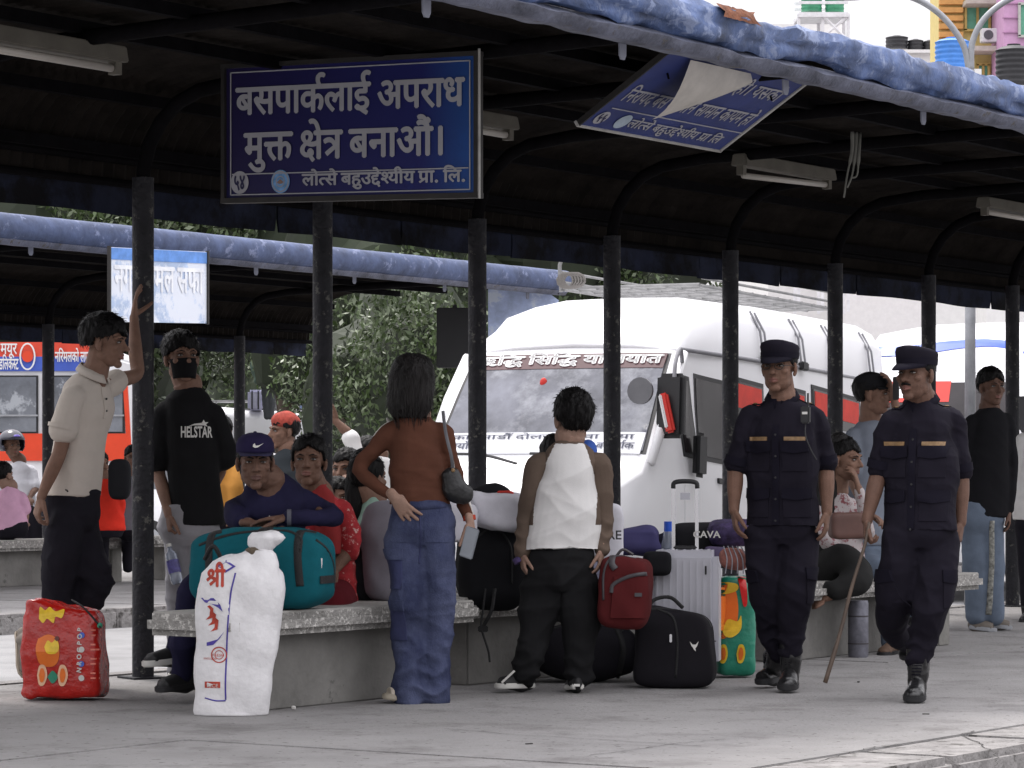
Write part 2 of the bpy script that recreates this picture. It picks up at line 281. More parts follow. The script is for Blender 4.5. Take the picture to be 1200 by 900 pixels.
'त':(570,'481 551 481 0 400 0 400 328 291 328 230 328* 169 316* 150 299 126 280* 126 237 126 188* 200 97* 271 40 217 -12 171 28* 92 108* 45 194* 45 242 45 277* 72 333* 93 351 122 376* 204 399* 272 399 400 399 400 551 0 551 0 622 584 622 584 551'),
'थ':(642,'553 551 553 0 472 0 472 180 443 161* 363 132* 308 132 223 132* 104 229* 83 322 178 342* 255 413* 255 467 255 517* 208 568* 171 568 146 568* 114 544* 114 521 114 470* 195 461 187 391 122 400* 46 461* 46 519 46 575* 119 632* 172 632 213 632* 288 597* 336 525* 336 469 336 395* 256 303* 182 274 205 238* 263 203* 314 203 366 203* 440 243* 472 275 472 551 390 551 390 622 656 622 656 551'),
'द':(520,'413 -58 392 -24* 354 46* 342 73 330 71* 302 68* 287 68 245 68* 160 89* 89 136* 46 215* 46 272 46 316* 77 379* 102 401 135 430* 231 456* 290 456 295 456 295 551 0 551 0 622 534 622 534 551 376 551 376 385 327 385 269 385* 198 371* 173 355 151 340* 126 294* 126 262 126 209* 205 140* 287 140 293 140* 305 140* 312 141 306 161* 306 176 306 211* 348 240* 373 240 416 240* 461 191* 461 162 461 130* 432 95* 410 86 422 62* 455 11* 480 -24'),
'ध':(615,'630 551 526 551 526 0 445 0 445 150 414 130* 341 103* 283 103 206 103* 111 184* 111 251 111 278* 129 328* 148 348 101 366* 42 437* 42 493 42 553* 124 632* 187 632 240 632* 311 576* 311 531 311 484* 271 443 210 482 221 492* 230 515* 230 526 230 541* 210 568* 184 568 156 568* 116 524* 116 489 116 457* 147 418* 196 400* 223 397 253 405* 288 405 299 405* 326 403* 333 402 326 332 320 333* 303 333* 298 333 248 333* 191 292* 191 254 191 213* 248 173* 292 173 345 173* 419 216* 445 245 445 551 383 551 383 622 630 622'),
'न':(555,'0 622 569 622 569 551 466 551 466 0 385 0 385 298 204 298 204 244 204 216* 176 188* 153 188 129 188* 75 230* 37 290* 37 318 37 341* 64 369* 98 369 385 369 385 551 0 551'),
'प':(568,'479 551 479 0 398 0 398 191 369 172* 301 146* 254 146 214 146* 149 173* 128 194 103 221* 79 294* 79 358 79 551 0 551 0 622 583 622 583 551|398 551 160 551 160 369 160 328* 166 280* 179 251* 190 240 213 217* 263 217 303 217* 373 255* 398 280'),
'फ':(771,'460 551 460 349 485 373* 543 399* 578 399 643 399* 725 316* 725 239 725 193* 695 89* 660 39 588 80 613 112* 645 196* 645 237 645 284* 605 330* 570 330 517 330* 460 257 460 0 379 0 379 193 355 174* 291 146* 248 146 208 146* 144 175* 125 197 100 226* 79 297* 79 354 79 551 0 551 0 622 786 622 786 551|160 551 160 360 160 305* 172 257* 188 240 208 217* 248 217 289 217* 353 251* 379 278 379 551'),
'ब':(571,'585 551 482 551 482 0 401 0 401 165 374 147* 297 118* 241 118 185 118* 96 160* 46 235* 46 286 46 372* 167 464* 265 464 279 464* 319 461* 358 457* 369 454 363 385 343 389* 293 395* 268 395 248 395* 230 392 365 224 384 238* 401 256 401 551 0 551 0 622 585 622|127 287 127 235* 194 184* 242 184 260 184* 293 190* 308 195 168 370 127 342*'),
'भ':(703,'174 632 211 632* 269 611* 291 586 309 567* 332 499* 332 437 332 321 533 321 533 551 402 551 402 622 717 622 717 551 614 551 614 0 533 0 533 250 332 250 332 213 332 180* 303 151* 283 151 264 151* 222 176* 186 215* 164 259* 164 278 164 296* 191 321* 224 321 253 321 253 426 253 473* 243 523* 232 538 212 568* 169 568 142 568* 114 542* 114 521 114 493* 161 463* 218 460 210 389 135 395* 46 456* 46 520 46 579* 122 632*'),
'म':(598,'509 551 509 0 428 0 428 250 207 250 207 213 207 180* 178 151* 159 151 140 151* 98 176* 62 215* 39 259* 39 278 39 296* 66 321* 100 321 126 321 126 551 0 551 0 622 612 622 612 551|428 551 207 551 207 321 428 321'),
'य':(580,'595 622 595 551 491 551 491 0 410 0 410 179 382 161* 304 132* 253 132 163 132* 52 253* 38 353 100 366* 160 413* 160 457 160 485* 137 533* 123 551 0 551 0 622|129 301 149 252* 210 203* 259 203 309 203* 383 245* 410 274 410 551 211 551 240 499* 240 445 240 337*'),
'र':(409,'395 42 341 -12 282 37* 178 137* 98 225* 75 256 53 287* 40 323* 40 340 40 359* 70 393* 104 393 129 393* 166 370* 181 349 220 369* 256 429* 256 468 256 491* 246 536* 239 551 0 551 0 622 424 622 424 551 320 551 336 516* 336 458 336 403* 292 327* 216 274* 167 254 212 202* 331 91*'),
'ल':(678,'0 551 0 622 693 622 693 551 589 551 589 0 508 0 508 355 502 356* 494 356 470 356* 420 332* 374 269* 356 208 279 232 291 278* 311 313 287 331* 239 353* 209 353 169 353* 126 307* 126 271 126 233* 169 164* 251 89* 309 40 255 -12 197 38* 101 129* 45 222* 45 275 45 328* 94 395* 168 426* 204 426 248 426* 321 397* 354 370 412 426* 499 426 504 426* 508 426 508 551'),
'व':(556,'571 551 467 551 467 0 387 0 387 165 361 147* 286 118* 233 118 179 118* 95 160* 46 235* 46 286 46 372* 161 464* 255 464 268 464* 307 461* 344 457* 354 454 349 381 330 385* 282 391* 259 391 197 391* 127 337* 127 287 127 236* 190 188* 235 188 287 188* 362 233* 387 260 387 551 0 551 0 622 571 622'),
'श':(680,'122 189 87 189* 40 224* 40 255 40 284* 76 314* 104 314 122 314* 161 299* 191 276 241 292* 305 378* 305 443 305 499* 246 566* 199 566 168 566* 138 539* 138 516 138 501* 157 466* 214 442* 270 440 253 370 159 376* 66 459* 66 517 66 568* 137 632* 204 632 251 632* 333 589* 384 504* 384 440 384 371* 315 254* 254 221 299 182* 383 87* 414 43 350 -1 299 71* 216 164* 179 194 152 189*|591 551 591 0 510 0 510 551 421 551 421 622 695 622 695 551'),
'ष':(578,'593 622 593 551 489 551 489 0 408 0 408 191 378 174* 304 146* 254 146 214 146* 149 173* 128 194 103 221* 79 294* 79 358 79 551 0 551 0 622|408 551 205 551 408 287|189 240 212 217* 262 217 288 217* 338 233* 360 245 159 507 159 369 159 328* 165 280* 178 251*'),
'स':(676,'587 551 587 0 506 0 506 266 477 257* 419 251* 380 251 338 251* 245 266* 212 277 192 264* 167 253 208 201* 319 91* 380 42 326 -12 270 37* 171 137* 95 225* 73 256 51 287* 40 323* 40 340 40 359* 70 393* 104 393 129 393* 166 370* 181 350 202 369* 217 428* 217 458 217 488* 208 536* 201 551 0 551 0 622 691 622 691 551|369 322 408 322* 472 330* 506 339 506 551 281 551 288 534* 298 488* 298 458 298 416* 279 354* 262 333 314 322*'),
'ह':(531,'321 69 357 80* 403 116* 403 148 403 186* 345 229* 280 229 211 229* 138 172* 138 124 138 93* 161 35* 232 -36* 302 -89 248 -142 157 -71* 58 53* 58 130 58 168* 89 227* 115 248 96 266* 69 318* 69 352 69 380* 89 420* 106 433 129 450* 188 465* 229 465 361 465 361 551 0 551 0 622 546 622 546 551 442 551 442 394 230 394 199 394* 173 388* 164 381 149 369* 149 347 149 327* 169 296* 183 284 230 300* 284 300 353 300* 440 258* 481 191* 481 153 481 95* 413 19* 348 2'),
'ा':(259,'170 551 170 0 89 0 89 551 0 551 0 622 273 622 273 551'),
'ि':(259,'89 551 0 551 0 622 80 622 68 644* 53 694* 53 724 53 802* 169 896* 266 896 407 896* 625 743* 704 615 620 615 467 824* 283 824 213 824* 134 765* 134 714 134 684* 153 639* 165 622 273 622 273 551 170 551 170 0 89 0'),
'ी':(259,'-185 615 -202 650* -220 714* -220 748 -220 813* -136 896* -61 896 -1 896* 79 839* 137 718* 163 622 273 622 273 551 170 551 170 0 89 0 89 551 0 551 0 622 87 622 59 726* -2 825* -57 825 -97 825* -139 776* -139 733 -139 699* -119 644* -105 615'),
'ु':(0,'-248 -12 -194 11* -136 11 -61 11* 22 -66* 22 -129 22 -190* -71 -268* -157 -268 -254 -268* -395 -176* -455 -100 -394 -57 -355 -105* -285 -167* -206 -196* -157 -196 -51 -196* -51 -122 -51 -89* -100 -57* -131 -57 -158 -57* -201 -68* -222 -79'),
'ू':(0,'-63 -245 -88 -255* -145 -268* -173 -268 -248 -268* -333 -189* -333 -126 -333 -69* -241 11* -162 11 -87 11* 25 -45* 111 -136* 145 -189 83 -228 29 -145* -83 -57* -156 -57 -207 -57* -259 -96* -259 -128 -259 -166* -209 -196* -178 -196 -151 -196* -109 -185* -88 -175'),
'े':(0,'-169 615 -190 694* -231 785* -281 823* -315 823 -337 823* -371 814* -385 809 -409 882 -370 896* -318 896 -264 896* -185 845* -122 722* -94 615'),
'ै':(0,'-179 615 -206 655* -251 692* -294 703* -320 703 -340 703* -382 691* -402 682 -428 751 -405 761* -355 773* -326 773 -281 773* -211 730* -187 692 -183 694 -203 746* -241 803* -285 827* -316 827 -340 827* -372 819* -386 813 -409 882 -370 896* -318 896 -264 896* -185 845* -122 722* -94 615'),
'ो':(259,'170 551 170 0 89 0 89 551 0 551 0 622 273 622 273 551|90 615 69 694* 28 785* -22 823* -56 823 -78 823* -112 814* -126 809 -150 882 -111 896* -59 896 -5 896* 74 845* 137 722* 165 615'),
'ौ':(259,'170 551 170 0 89 0 89 551 0 551 0 622 273 622 273 551|80 615 53 655* 8 692* -35 703* -61 703 -81 703* -123 691* -143 682 -169 751 -146 761* -96 773* -67 773 -22 773* 48 730* 72 692 76 694 56 746* 18 803* -26 827* -57 827 -81 827* -113 819* -127 813 -150 882 -111 896* -59 896 -5 896* 74 845* 137 722* 165 615'),
'।':(379,'194 622 275 622 275 0 194 0'),
'४':(551,'428 127 428 72* 347 -2* 277 -2 234 -2* 163 31* 120 91* 120 131 120 158* 135 208* 179 273* 225 320 171 374* 106 451* 73 509* 62 556* 62 579 62 591* 66 618* 69 632 154 617 147 597* 147 579 147 556* 164 504* 219 430* 275 375 330 431* 386 506* 406 556* 406 576 406 595* 399 617 483 632 490 604* 490 579 490 553* 477 505* 443 449* 378 374* 327 322 374 273* 417 204* 428 151*|200 138 200 111* 234 69* 274 69 308 69* 348 107* 348 136 348 151* 338 185* 307 232* 274 266 242 233* 210 186* 200 152*'),
'५':(551,'477 -67 460 -38* 422 37* 386 115* 356 185* 348 208 332 207* 312 207 269 207* 187 228* 122 278* 84 364* 84 428 84 474* 112 583* 143 632 227 611 199 562* 164 469* 164 417 164 347* 234 276* 308 276 317 276* 326 277 320 300* 320 313 320 346* 363 377* 391 377 431 377* 475 328* 475 298 475 267* 444 230* 418 221 430 190* 475 96* 526 0* 549 -35'),
'क्त':(859,'312 -12 266 28* 188 108* 141 193* 141 242 141 270* 166 316* 182 329 38 327 38 399 467 399 467 551 0 551 0 622 873 622 873 551 548 551 548 349 573 373* 630 399* 666 399 730 399* 813 316* 813 239 813 193* 782 89* 748 39 675 80 701 112* 732 196* 732 237 732 284* 693 330* 658 330 604 330* 548 257 548 0 467 0 467 328 366 328 317 328* 264 316* 245 299 222 280* 222 237 222 188* 295 97* 366 40'),
'क्ष':(712,'623 551 623 0 542 0 542 325 511 310* 440 293* 390 293 340 293* 257 313* 225 326 178 297* 128 244* 128 208 128 188* 148 147* 200 120* 247 120 258 120* 269 121 263 139* 263 157 263 189* 303 216* 328 216 369 216* 413 164* 413 136 413 108* 388 76* 365 66 383 43* 421 2* 448 -24 390 -65 363 -34* 314 27* 298 53 286 51* 258 50* 245 50 186 50* 96 91* 46 162* 46 205 46 260* 115 333* 164 361 120 390* 74 461* 74 507 74 560* 155 632* 231 632 293 632* 382 574* 382 515 382 467* 336 401* 295 373 314 368* 357 364* 379 364 425 364* 504 385* 542 411 542 551 453 551 453 622 727 622 727 551|153 502 153 469* 195 416* 228 399 303 448* 303 506 303 530* 269 566* 229 566 195 566* 153 532*'),
'त्र':(552,'127 65 80 132 326 281 284 335* 223 380* 181 380 153 380* 96 364* 55 343 27 417 61 433* 135 456* 179 456 219 456* 283 431* 345 374* 382 326 382 551 0 551 0 622 566 622 566 551 463 551 463 0 382 0 382 234'),
'त्':(349,'0 622 363 622 363 551 0 551|45 242 45 277* 72 333* 93 351 122 376* 204 399* 272 399 380 399 380 328 291 328 230 328* 169 316* 150 299 126 280* 126 237 126 188* 200 97* 271 40 217 -12 171 28* 92 108* 45 194*'),
'द्द':(540,'434 -169 413 -136* 375 -66* 363 -39 350 -41* 321 -43* 306 -43 246 -43* 142 -7* 78 68* 78 126 78 185* 111 228 82 250* 42 311* 42 352 42 380* 62 420* 79 433 102 451* 160 465* 202 465 315 465 315 551 0 551 0 622 554 622 554 551 396 551 396 394 203 394 172 394* 146 388* 137 381 122 369* 122 347 122 325* 148 289* 168 275 218 301* 285 301 302 301* 344 298* 355 296 350 223 323 228* 289 228 225 228* 158 173* 158 130 158 87* 204 43* 275 28* 310 28 314 28* 325 28* 332 29 329 38* 326 58* 326 64 326 99* 368 128* 393 128 436 128* 481 79* 481 50 481 18* 453 -17* 430 -25 443 -50* 475 -101* 500 -136'),
'श्':(407,'122 189 87 189* 40 224* 40 255 40 284* 76 314* 104 314 122 314* 161 299* 191 276 241 292* 305 378* 305 443 305 499* 246 566* 199 566 168 566* 138 539* 138 516 138 501* 157 466* 214 442* 270 440 253 370 159 376* 66 459* 66 517 66 568* 137 632* 204 632 251 632* 333 589* 384 504* 384 440 384 371* 315 254* 254 221 299 182* 383 87* 414 43 350 -1 299 71* 216 164* 179 194 152 189*'),
'प्र':(568,'45 53 214 153 160 162* 128 194 103 221* 79 294* 79 358 79 551 0 551 0 622 583 622 583 551 479 551 479 0 398 0 398 193 92 -13|398 551 160 551 160 369 160 328* 166 280* 179 251* 190 240 213 217* 262 217 301 217* 373 255* 398 280'),
'द्ध':(791,'757 -138 688 -166 631 -8 600 -49* 516 -120* 410 -164* 345 -164 255 -164* 159 -88* 159 -30 159 -13* 170 22* 181 38 119 54* 40 124* 40 185 40 242* 117 317* 177 317 227 317* 294 264* 294 221 294 202* 277 156* 257 138 198 176 218 193* 218 215 218 229* 200 254* 175 254 150 254* 112 212* 112 181 112 149* 150 113* 209 95* 241 93 272 106* 312 106 322 106* 344 105* 351 104 345 36 340 37* 328 37* 323 37 283 37* 238 4* 238 -25 238 -60* 295 -95* 338 -95 419 -95* 547 -2* 599 72 589 71* 571 69* 565 69 523 69* 436 90* 363 137* 318 215* 318 272 318 316* 348 379* 373 401 406 430* 502 456* 562 456 566 456 566 551 0 551 0 622 806 622 806 551 647 551 647 385 599 385 540 385* 469 371* 445 355 423 340* 398 294* 398 262 398 209* 478 140* 562 140 565 140* 575 140* 582 141 580 150* 578 169* 578 176 578 211* 619 240* 645 240 687 240* 732 191* 732 162 732 130* 699 93* 672 83'),
'र्':(0,'-190 615 -211 650* -240 726* -240 762 -240 829* -151 896* -85 896 -53 896* 1 883* 21 872 -1 806 -18 815* -56 827* -78 827 -118 827* -160 782* -160 747 -160 714* -133 651* -108 615'),
'श्र':(707,'243 40 195 107 447 258 389 270* 295 298* 257 314 214 286* 123 229* 76 202 28 270 69 290* 146 333* 183 354 130 392* 89 464* 89 503 89 556* 174 632* 247 632 313 632* 399 559* 399 500 399 457* 354 388* 319 361 363 344* 483 316* 537 310 537 551 461 551 461 622 722 622 722 551 618 551 618 0 537 0 537 234|168 497 168 473* 202 419* 248 393 281 415* 318 469* 318 500 318 534* 278 566* 244 566 215 566* 168 532*'),
'स्':(389,'369 322 400 322* 450 327* 478 332 486 260 461 255* 409 251* 380 251 338 251* 245 266* 212 277 192 264* 167 253 208 201* 319 91* 380 42 326 -12 270 37* 171 137* 95 225* 73 256 51 287* 40 323* 40 340 40 359* 70 393* 104 393 129 393* 166 370* 181 350 202 369* 217 428* 217 458 217 488* 208 536* 201 551 0 551 0 622 403 622 403 551 281 551 288 534* 298 488* 298 458 298 416* 279 354* 262 333 314 322*'),
'न्':(358,'0 622 373 622 373 551 0 551|204 298 204 244 204 216* 176 188* 153 188 129 188* 75 230* 37 290* 37 318 37 341* 64 369* 98 369 385 369 385 298'),
'च्':(396,'0 622 410 622 410 551 0 551|509 200 491 185* 438 146* 365 118* 317 118 240 118* 141 204* 141 275 141 304* 166 355* 185 371 38 369 38 441 331 441 349 441* 385 440* 389 440 382 370 350 370 292 370* 221 321* 221 274 221 231* 279 188* 317 188 368 188* 441 233* 469 262'),
'म्':(350,'207 321 428 321 428 250 207 250 207 213 207 180* 178 151* 159 151 140 151* 98 176* 62 215* 39 259* 39 278 39 296* 66 321* 100 321 126 321 126 551 0 551 0 622 364 622 364 551 207 551'),
}
def curve_mesh(contours, bold=0, sub=False):
    cu = bpy.data.curves.new('c', 'CURVE'); cu.dimensions = '2D'; cu.fill_mode = 'BOTH'; cu.offset = bold
    for c in contours:
        sp = cu.splines.new('POLY'); sp.points.add(len(c) - 1); sp.use_cyclic_u = True
        for i, (x, y) in enumerate(c): sp.points[i].co = (x, y, 0, 1)
    o = bpy.data.objects.new('c', cu); me = evaluate(o); bpy.data.curves.remove(cu); return me
GCACHE = {}
def glyph_contours(g):
    adv, s = GLYPHS[g]; out = []
    for c in s.split('|'):
        if not c: continue
        tk = c.split(' '); P = []
        for i in range(0, len(tk), 2):
            off = tk[i + 1].endswith('*'); P.append((float(tk[i]), float(tk[i + 1].rstrip('*')), not off))
        Q = []
        for i, p in enumerate(P):
            q = P[(i + 1) % len(P)]; Q.append(p)
            if not p[2] and not q[2]: Q.append(((p[0] + q[0]) / 2, (p[1] + q[1]) / 2, True))
        k = next(i for i, p in enumerate(Q) if p[2]); Q = Q[k:] + Q[:k]; R_ = []; i = 0
        while i < len(Q):
            p = Q[i]; R_.append((p[0], p[1])); nx = Q[(i + 1) % len(Q)]
            if not nx[2]:
                e = Q[(i + 2) % len(Q)]
                for t in (.33, .67): R_.append(((1 - t) ** 2 * p[0] + 2 * t * (1 - t) * nx[0] + t * t * e[0], (1 - t) ** 2 * p[1] + 2 * t * (1 - t) * nx[1] + t * t * e[1]))
                i += 2
            else: i += 1
        out.append(R_)
    return adv, out
def deva(text, h, width=None, bold=0.0, squeeze=1.0):
    """text: list of glyph keys; h letter height (headline to baseline); returns flat mesh centred in x, baseline at y=0"""
    x = 0; k = h / 640.0; ms = MB()
    for n_, g in enumerate(text):
        if g == ' ': x += 230; continue
        if g not in GCACHE:
            adv, cs = glyph_contours(g)
            if cs:
                me = curve_mesh([[(px * .001, py * .001) for px, py in c] for c in cs]); GCACHE[g] = (adv, getco(me), [tuple(p.vertices) for p in me.polygons]); bpy.data.meshes.remove(me)
            else: GCACHE[g] = (adv, None, None)
        adv, gv, gf = GCACHE[g]
        if gv is not None:
            for q, sh in enumerate(((0, 0),) if not bold else ((0, 0), (-bold, 0), (bold, 0), (0, bold * .8), (0, -bold * .8))):
                ms.add([(vx * k * 1000 + x * k + sh[0], vy * k * 1000 + sh[1], .0006 * (n_ % 3) + .0001 * q) for vx, vy, vz in gv], gf)
        x += adv
    tot = x * k; me = ms.mesh(); a = getco(me); s = (width / tot) if width else squeeze
    a[:, 0] = (a[:, 0] - tot / 2) * s; setco(me, a); return me
def latin(text, h, width=None, bold=0):
    cu = bpy.data.curves.new('t', 'FONT'); cu.body = text; cu.size = h / .72; cu.align_x = 'CENTER'; cu.offset = bold; cu.resolution_u = 3
    o = bpy.data.objects.new('t', cu); me = evaluate(o); a = getco(me)
    if width and len(a): a[:, 0] *= width / (a[:, 0].max() - a[:, 0].min())
    setco(me, a); return me
def place(me, o, right, up, off=0.0):
    """flat mesh (x right, y up) into the world"""
    right = Vector(right).normalized(); up = Vector(up).normalized(); n = right.cross(up); M = Matrix((right, up, n)).transposed().to_4x4(); M.translation = Vector(o) + n * off
    me.transform(M); return me
def ring_contour(r0, r1=None, n=28, cx=0, cy=0):
    c = [[(cx + r0 * math.cos(2 * math.pi * i / n), cy + r0 * math.sin(2 * math.pi * i / n)) for i in range(n)]]
    if r1: c.append([(cx + r1 * math.cos(2 * math.pi * i / n), cy + r1 * math.sin(2 * math.pi * i / n)) for i in range(n)])
    return c
# ------------------------------------------------------------------ where things are
U = Vector((.5547, .8321, 0)); N = Vector((.8321, -.5547, 0)); P1 = Vector((-1.93, 16.07, 0))     # the shelter row: along it, and out towards the kerb
Z = Vector((0, 0, 1))
def row(u, v, z=0, o=P1): return o + U * u + N * v + Z * z
def W(px, py, Y): return Vector(((px - 600) * Y / F, Y, EYE - (py - HZ) * Y / F))
def YG(py, z=0): return (EYE - z) * F / (py - HZ)
def G(px, py, z=0): Y = YG(py, z); return Vector(((px - 600) * Y / F, Y, z))


# ================================================================== SETTING
M_conc = mat('pavement_concrete', (.25, .243, .24), rough=.93, var=.16, vs=1.1, bump=.5, bs=60, c2=(.16, .152, .15), c2amt=.40, c2s=1.9, c2w=.09, c3=(.13, .125, .12), c3s=23, c3amt=.34, spec=.2)
M_kerb = mat('kerb_concrete', (.25, .24, .235), rough=.95, var=.3, vs=7, bump=.8, bs=35, c2=(.1, .095, .09), c2amt=.42, c2s=9, spec=.2)
M_road = mat('road_asphalt', (.27, .268, .27), rough=.95, var=.2, vs=1.2, bump=.5, bs=120, c2=(.13, .13, .13), c2amt=.36, c2s=.9, spec=.2)
M_gap = mat('joint_dirt', (.04, .038, .036), rough=1, bump=.3)
M_terr = mat('terrazzo', (.3, .29, .275), rough=.9, var=.2, vs=10, bump=.9, bs=70, c2=(.62, .6, .57), c2amt=.44, c2s=38, spec=.2)
M_seat = mat('bench_top', (.36, .35, .33), rough=.85, var=.2, vs=7, bump=.3, bs=60, spec=.3)
M_base = mat('bench_base', (.17, .165, .155), rough=.95, var=.25, vs=3, bump=.3, bs=30, c2=(.07, .068, .065), c2amt=.36, c2s=4)
M_post = mat('chipped_post_paint', (.016, .016, .02), rough=.6, var=.35, vs=12, bump=.5, bs=40, c2=(.10, .098, .088), c2amt=.385, c2s=17, spec=.25)
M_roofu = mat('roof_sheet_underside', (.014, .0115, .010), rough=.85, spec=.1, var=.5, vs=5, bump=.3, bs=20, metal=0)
M_iron = mat('dark_iron', (.006, .0056, .0065), rough=.85, spec=.03, var=.3, vs=10, bump=.2)
M_fascia = mat('fascia_blue', (.018, .022, .042), rough=.8, spec=.1, var=.3, vs=3, bump=.1, c2=(.007, .007, .009), c2amt=.5, c2s=2.5, c2w=.08)
M_gut = mat('gutter_blue', (.07, .11, .235), rough=.5, var=.7, vs=3.2, bump=.6, bs=16, c2=(.20, .25, .40), c2amt=.43, c2s=6.5, spec=.4)
M_gut2 = mat('gutter_blue_far', (.062, .085, .165), rough=.6, var=.4, vs=5, bump=.3, bs=20, c2=(.17, .20, .32), c2amt=.4, c2s=7)
M_lip = mat('gutter_lip', (.13, .14, .19), rough=.6, var=.5, vs=5, bump=.4, c2=(.1, .09, .08), c2amt=.38, c2s=8)
M_rust = mat('rust', (.16, .06, .03), rough=.9, var=.5, vs=14, bump=.6)
M_cream = mat('lamp_housing', (.13, .12, .10), rough=.7, var=.2)
M_tube = mat('fluorescent_tube', (.45, .42, .38), rough=.4, var=.04)
M_galv = mat('galvanised', (.32, .33, .35), rough=.5, metal=.3, var=.2)

ground = MB().add([(-400, -40, -.15), (400, -40, -.15), (400, 900, -.15), (-400, 900, -.15)], [(0, 1, 2, 3)]).build('road', M_road)
tag(ground, kind='structure')
def platform(v0, v1, u0, u1, vcuts, ustep, kerb_v, o=P1, kerb_front=True):
    pl = MB().box((0, 0, -.12), (.01, .01, .01))
    pl = MB(); a = [row(u0, v0, 0, o), row(u1, v0, 0, o), row(u1, v1, 0, o), row(u0, v1, 0, o)]
    pl.prism(a, Vector((0, 0, -.3)), Vector((0, 0, -.018)))
    P = pl.build('platform', M_gap); tag(P, kind='structure')
    cuts = vcuts
    for i in range(len(cuts) - 1):
        uu = u0 + .004
        k = 0
        while uu < u1 - .1:
            ue = min(u1, uu + ustep * (1 + .0 * k)); g = .005
            q = [row(uu + g, cuts[i] + g, 0, o), row(ue - g, cuts[i] + g, 0, o), row(ue - g, cuts[i + 1] - g, 0, o), row(uu + g, cuts[i + 1] - g, 0, o)]
            MB().prism(q, Vector((0, 0, -.02)), Vector((0, 0, .0 + .0015 * ((i * 7 + k * 5) % 3)))).build('paving_slab', M_conc, P, bevel=.004)
            uu = ue; k += 1
    for kv0, kv1 in kerb_v:
        uu = u0
        while uu < u1:
            b = MB(); q = [row(uu + .006, kv0, 0, o), row(uu + .9 - .006, kv0, 0, o), row(uu + .9 - .006, kv1, 0, o), row(uu + .006, kv1, 0, o)]
            b.prism(q, Vector((0, 0, -.28)), Vector((0, 0, .003 + .004 * rng.random()))).build('kerb_stone', M_kerb, P, bevel=.03)
            uu += .9
    return P
platform(-.45, 5.1, -9, 24, [-.24, 2.62, 5.09], 3.1, [(5.1, 5.52), (-.45, -.25)])
P2 = Vector((-4.74, 31.4, 0))
platform(-1.7, 4.9, -12, 24, [-1.7, 1.6, 4.9], 4, [(4.9, 5.12)], o=P2)
# a hairline crack across the pavement near the kerb
cr = MB()
for pts in ([(690, 887), (740, 880), (800, 872), (850, 868)], [(520, 855), (600, 862), (700, 868), (820, 876)], [(960, 894), (1010, 880), (1045, 874), (1090, 869), (1144, 858)], [(1128, 864), (1150, 874), (1166, 886), (1168, 900)]):
    P = bpoly([G(x, y) for x, y in pts], 8); n = len(P)
    for i in range(n - 1):
        d = (P[i + 1] - P[i]).normalized(); s = Vector((-d.y, d.x, 0)); w0 = .0015 + .002 * rng.random(); w1 = w0
        j = s * (rng.random() - .5) * .02; P[i + 1] = P[i + 1] + j
        cr.add([P[i] - s * w0 + Z * .006, P[i + 1] - s * w1 + Z * .006, P[i + 1] + s * w1 + Z * .006, P[i] + s * w0 + Z * .006], [(0, 1, 2, 3)])
tag(cr.build('pavement_crack', M_gap), kind='structure')

def bench(u0, u1, v0, v1, o, label, group=None, top=.45, th=.105):
    B = empty('bench', row((u0 + u1) / 2, (v0 + v1) / 2, 0, o), label, 'bench', group)
    q = [row(u0, v0, 0, o), row(u1, v0, 0, o), row(u1, v1, 0, o), row(u0, v1, 0, o)]
    s = MB().prism(q, Z * (top - th), Z * (top - .006)).build('slab', M_terr, B, bevel=.03, smooth=40)
    q2 = [row(u0 + .03, v0 + .03, 0, o), row(u1 - .03, v0 + .03, 0, o), row(u1 - .03, v1 - .03, 0, o), row(u0 + .03, v1 - .03, 0, o)]
    MB().prism(q2, Z * (top - .012), Z * (top + .002)).build('seat_top', M_seat, B, bevel=.004)
    L = u1 - u0
    i0, i1 = u0 + .28, u1 - .3
    q = [row(i0, v0 + .12, 0, o), row(i1 - .16, v0 + .12, 0, o), row(i1 - .16, v1 - .12, 0, o), row(i0, v1 - .12, 0, o)]
    MB().prism(q, Z * .0, Z * (top - th + .003)).build('base_wall', M_base, B, bevel=.008)
    q = [row(i1 - .16, v0 + .1, 0, o), row(i1, v0 + .1, 0, o), row(i1, v1 - .1, 0, o), row(i1 - .16, v1 - .1, 0, o)]
    MB().prism(q, Z * 0, Z * (top - th + .003)).build('base_pier', mat('pier_concrete', (.2, .195, .18), rough=.95, var=.2, vs=4, bump=.3), B, bevel=.008)
    return B
bench(-1.78, .14, 1.52, 2.05, P1, 'speckled concrete bench under the teal duffel bag')
bench(.2, 2.7, 1.35, 1.85, P1, 'shaded concrete bench behind the boy in the white and brown sweater')
bench(2.8, 5.55, 1.7, 2.22, P1, 'speckled concrete bench behind the two police officers')
bench(-3.4, .35, .55, 1.05, P2, 'far concrete bench at left behind the man in the beige polo')
bench(.5, 3.6, .5, 1.0, P2, 'far concrete bench behind the man in the black mask')

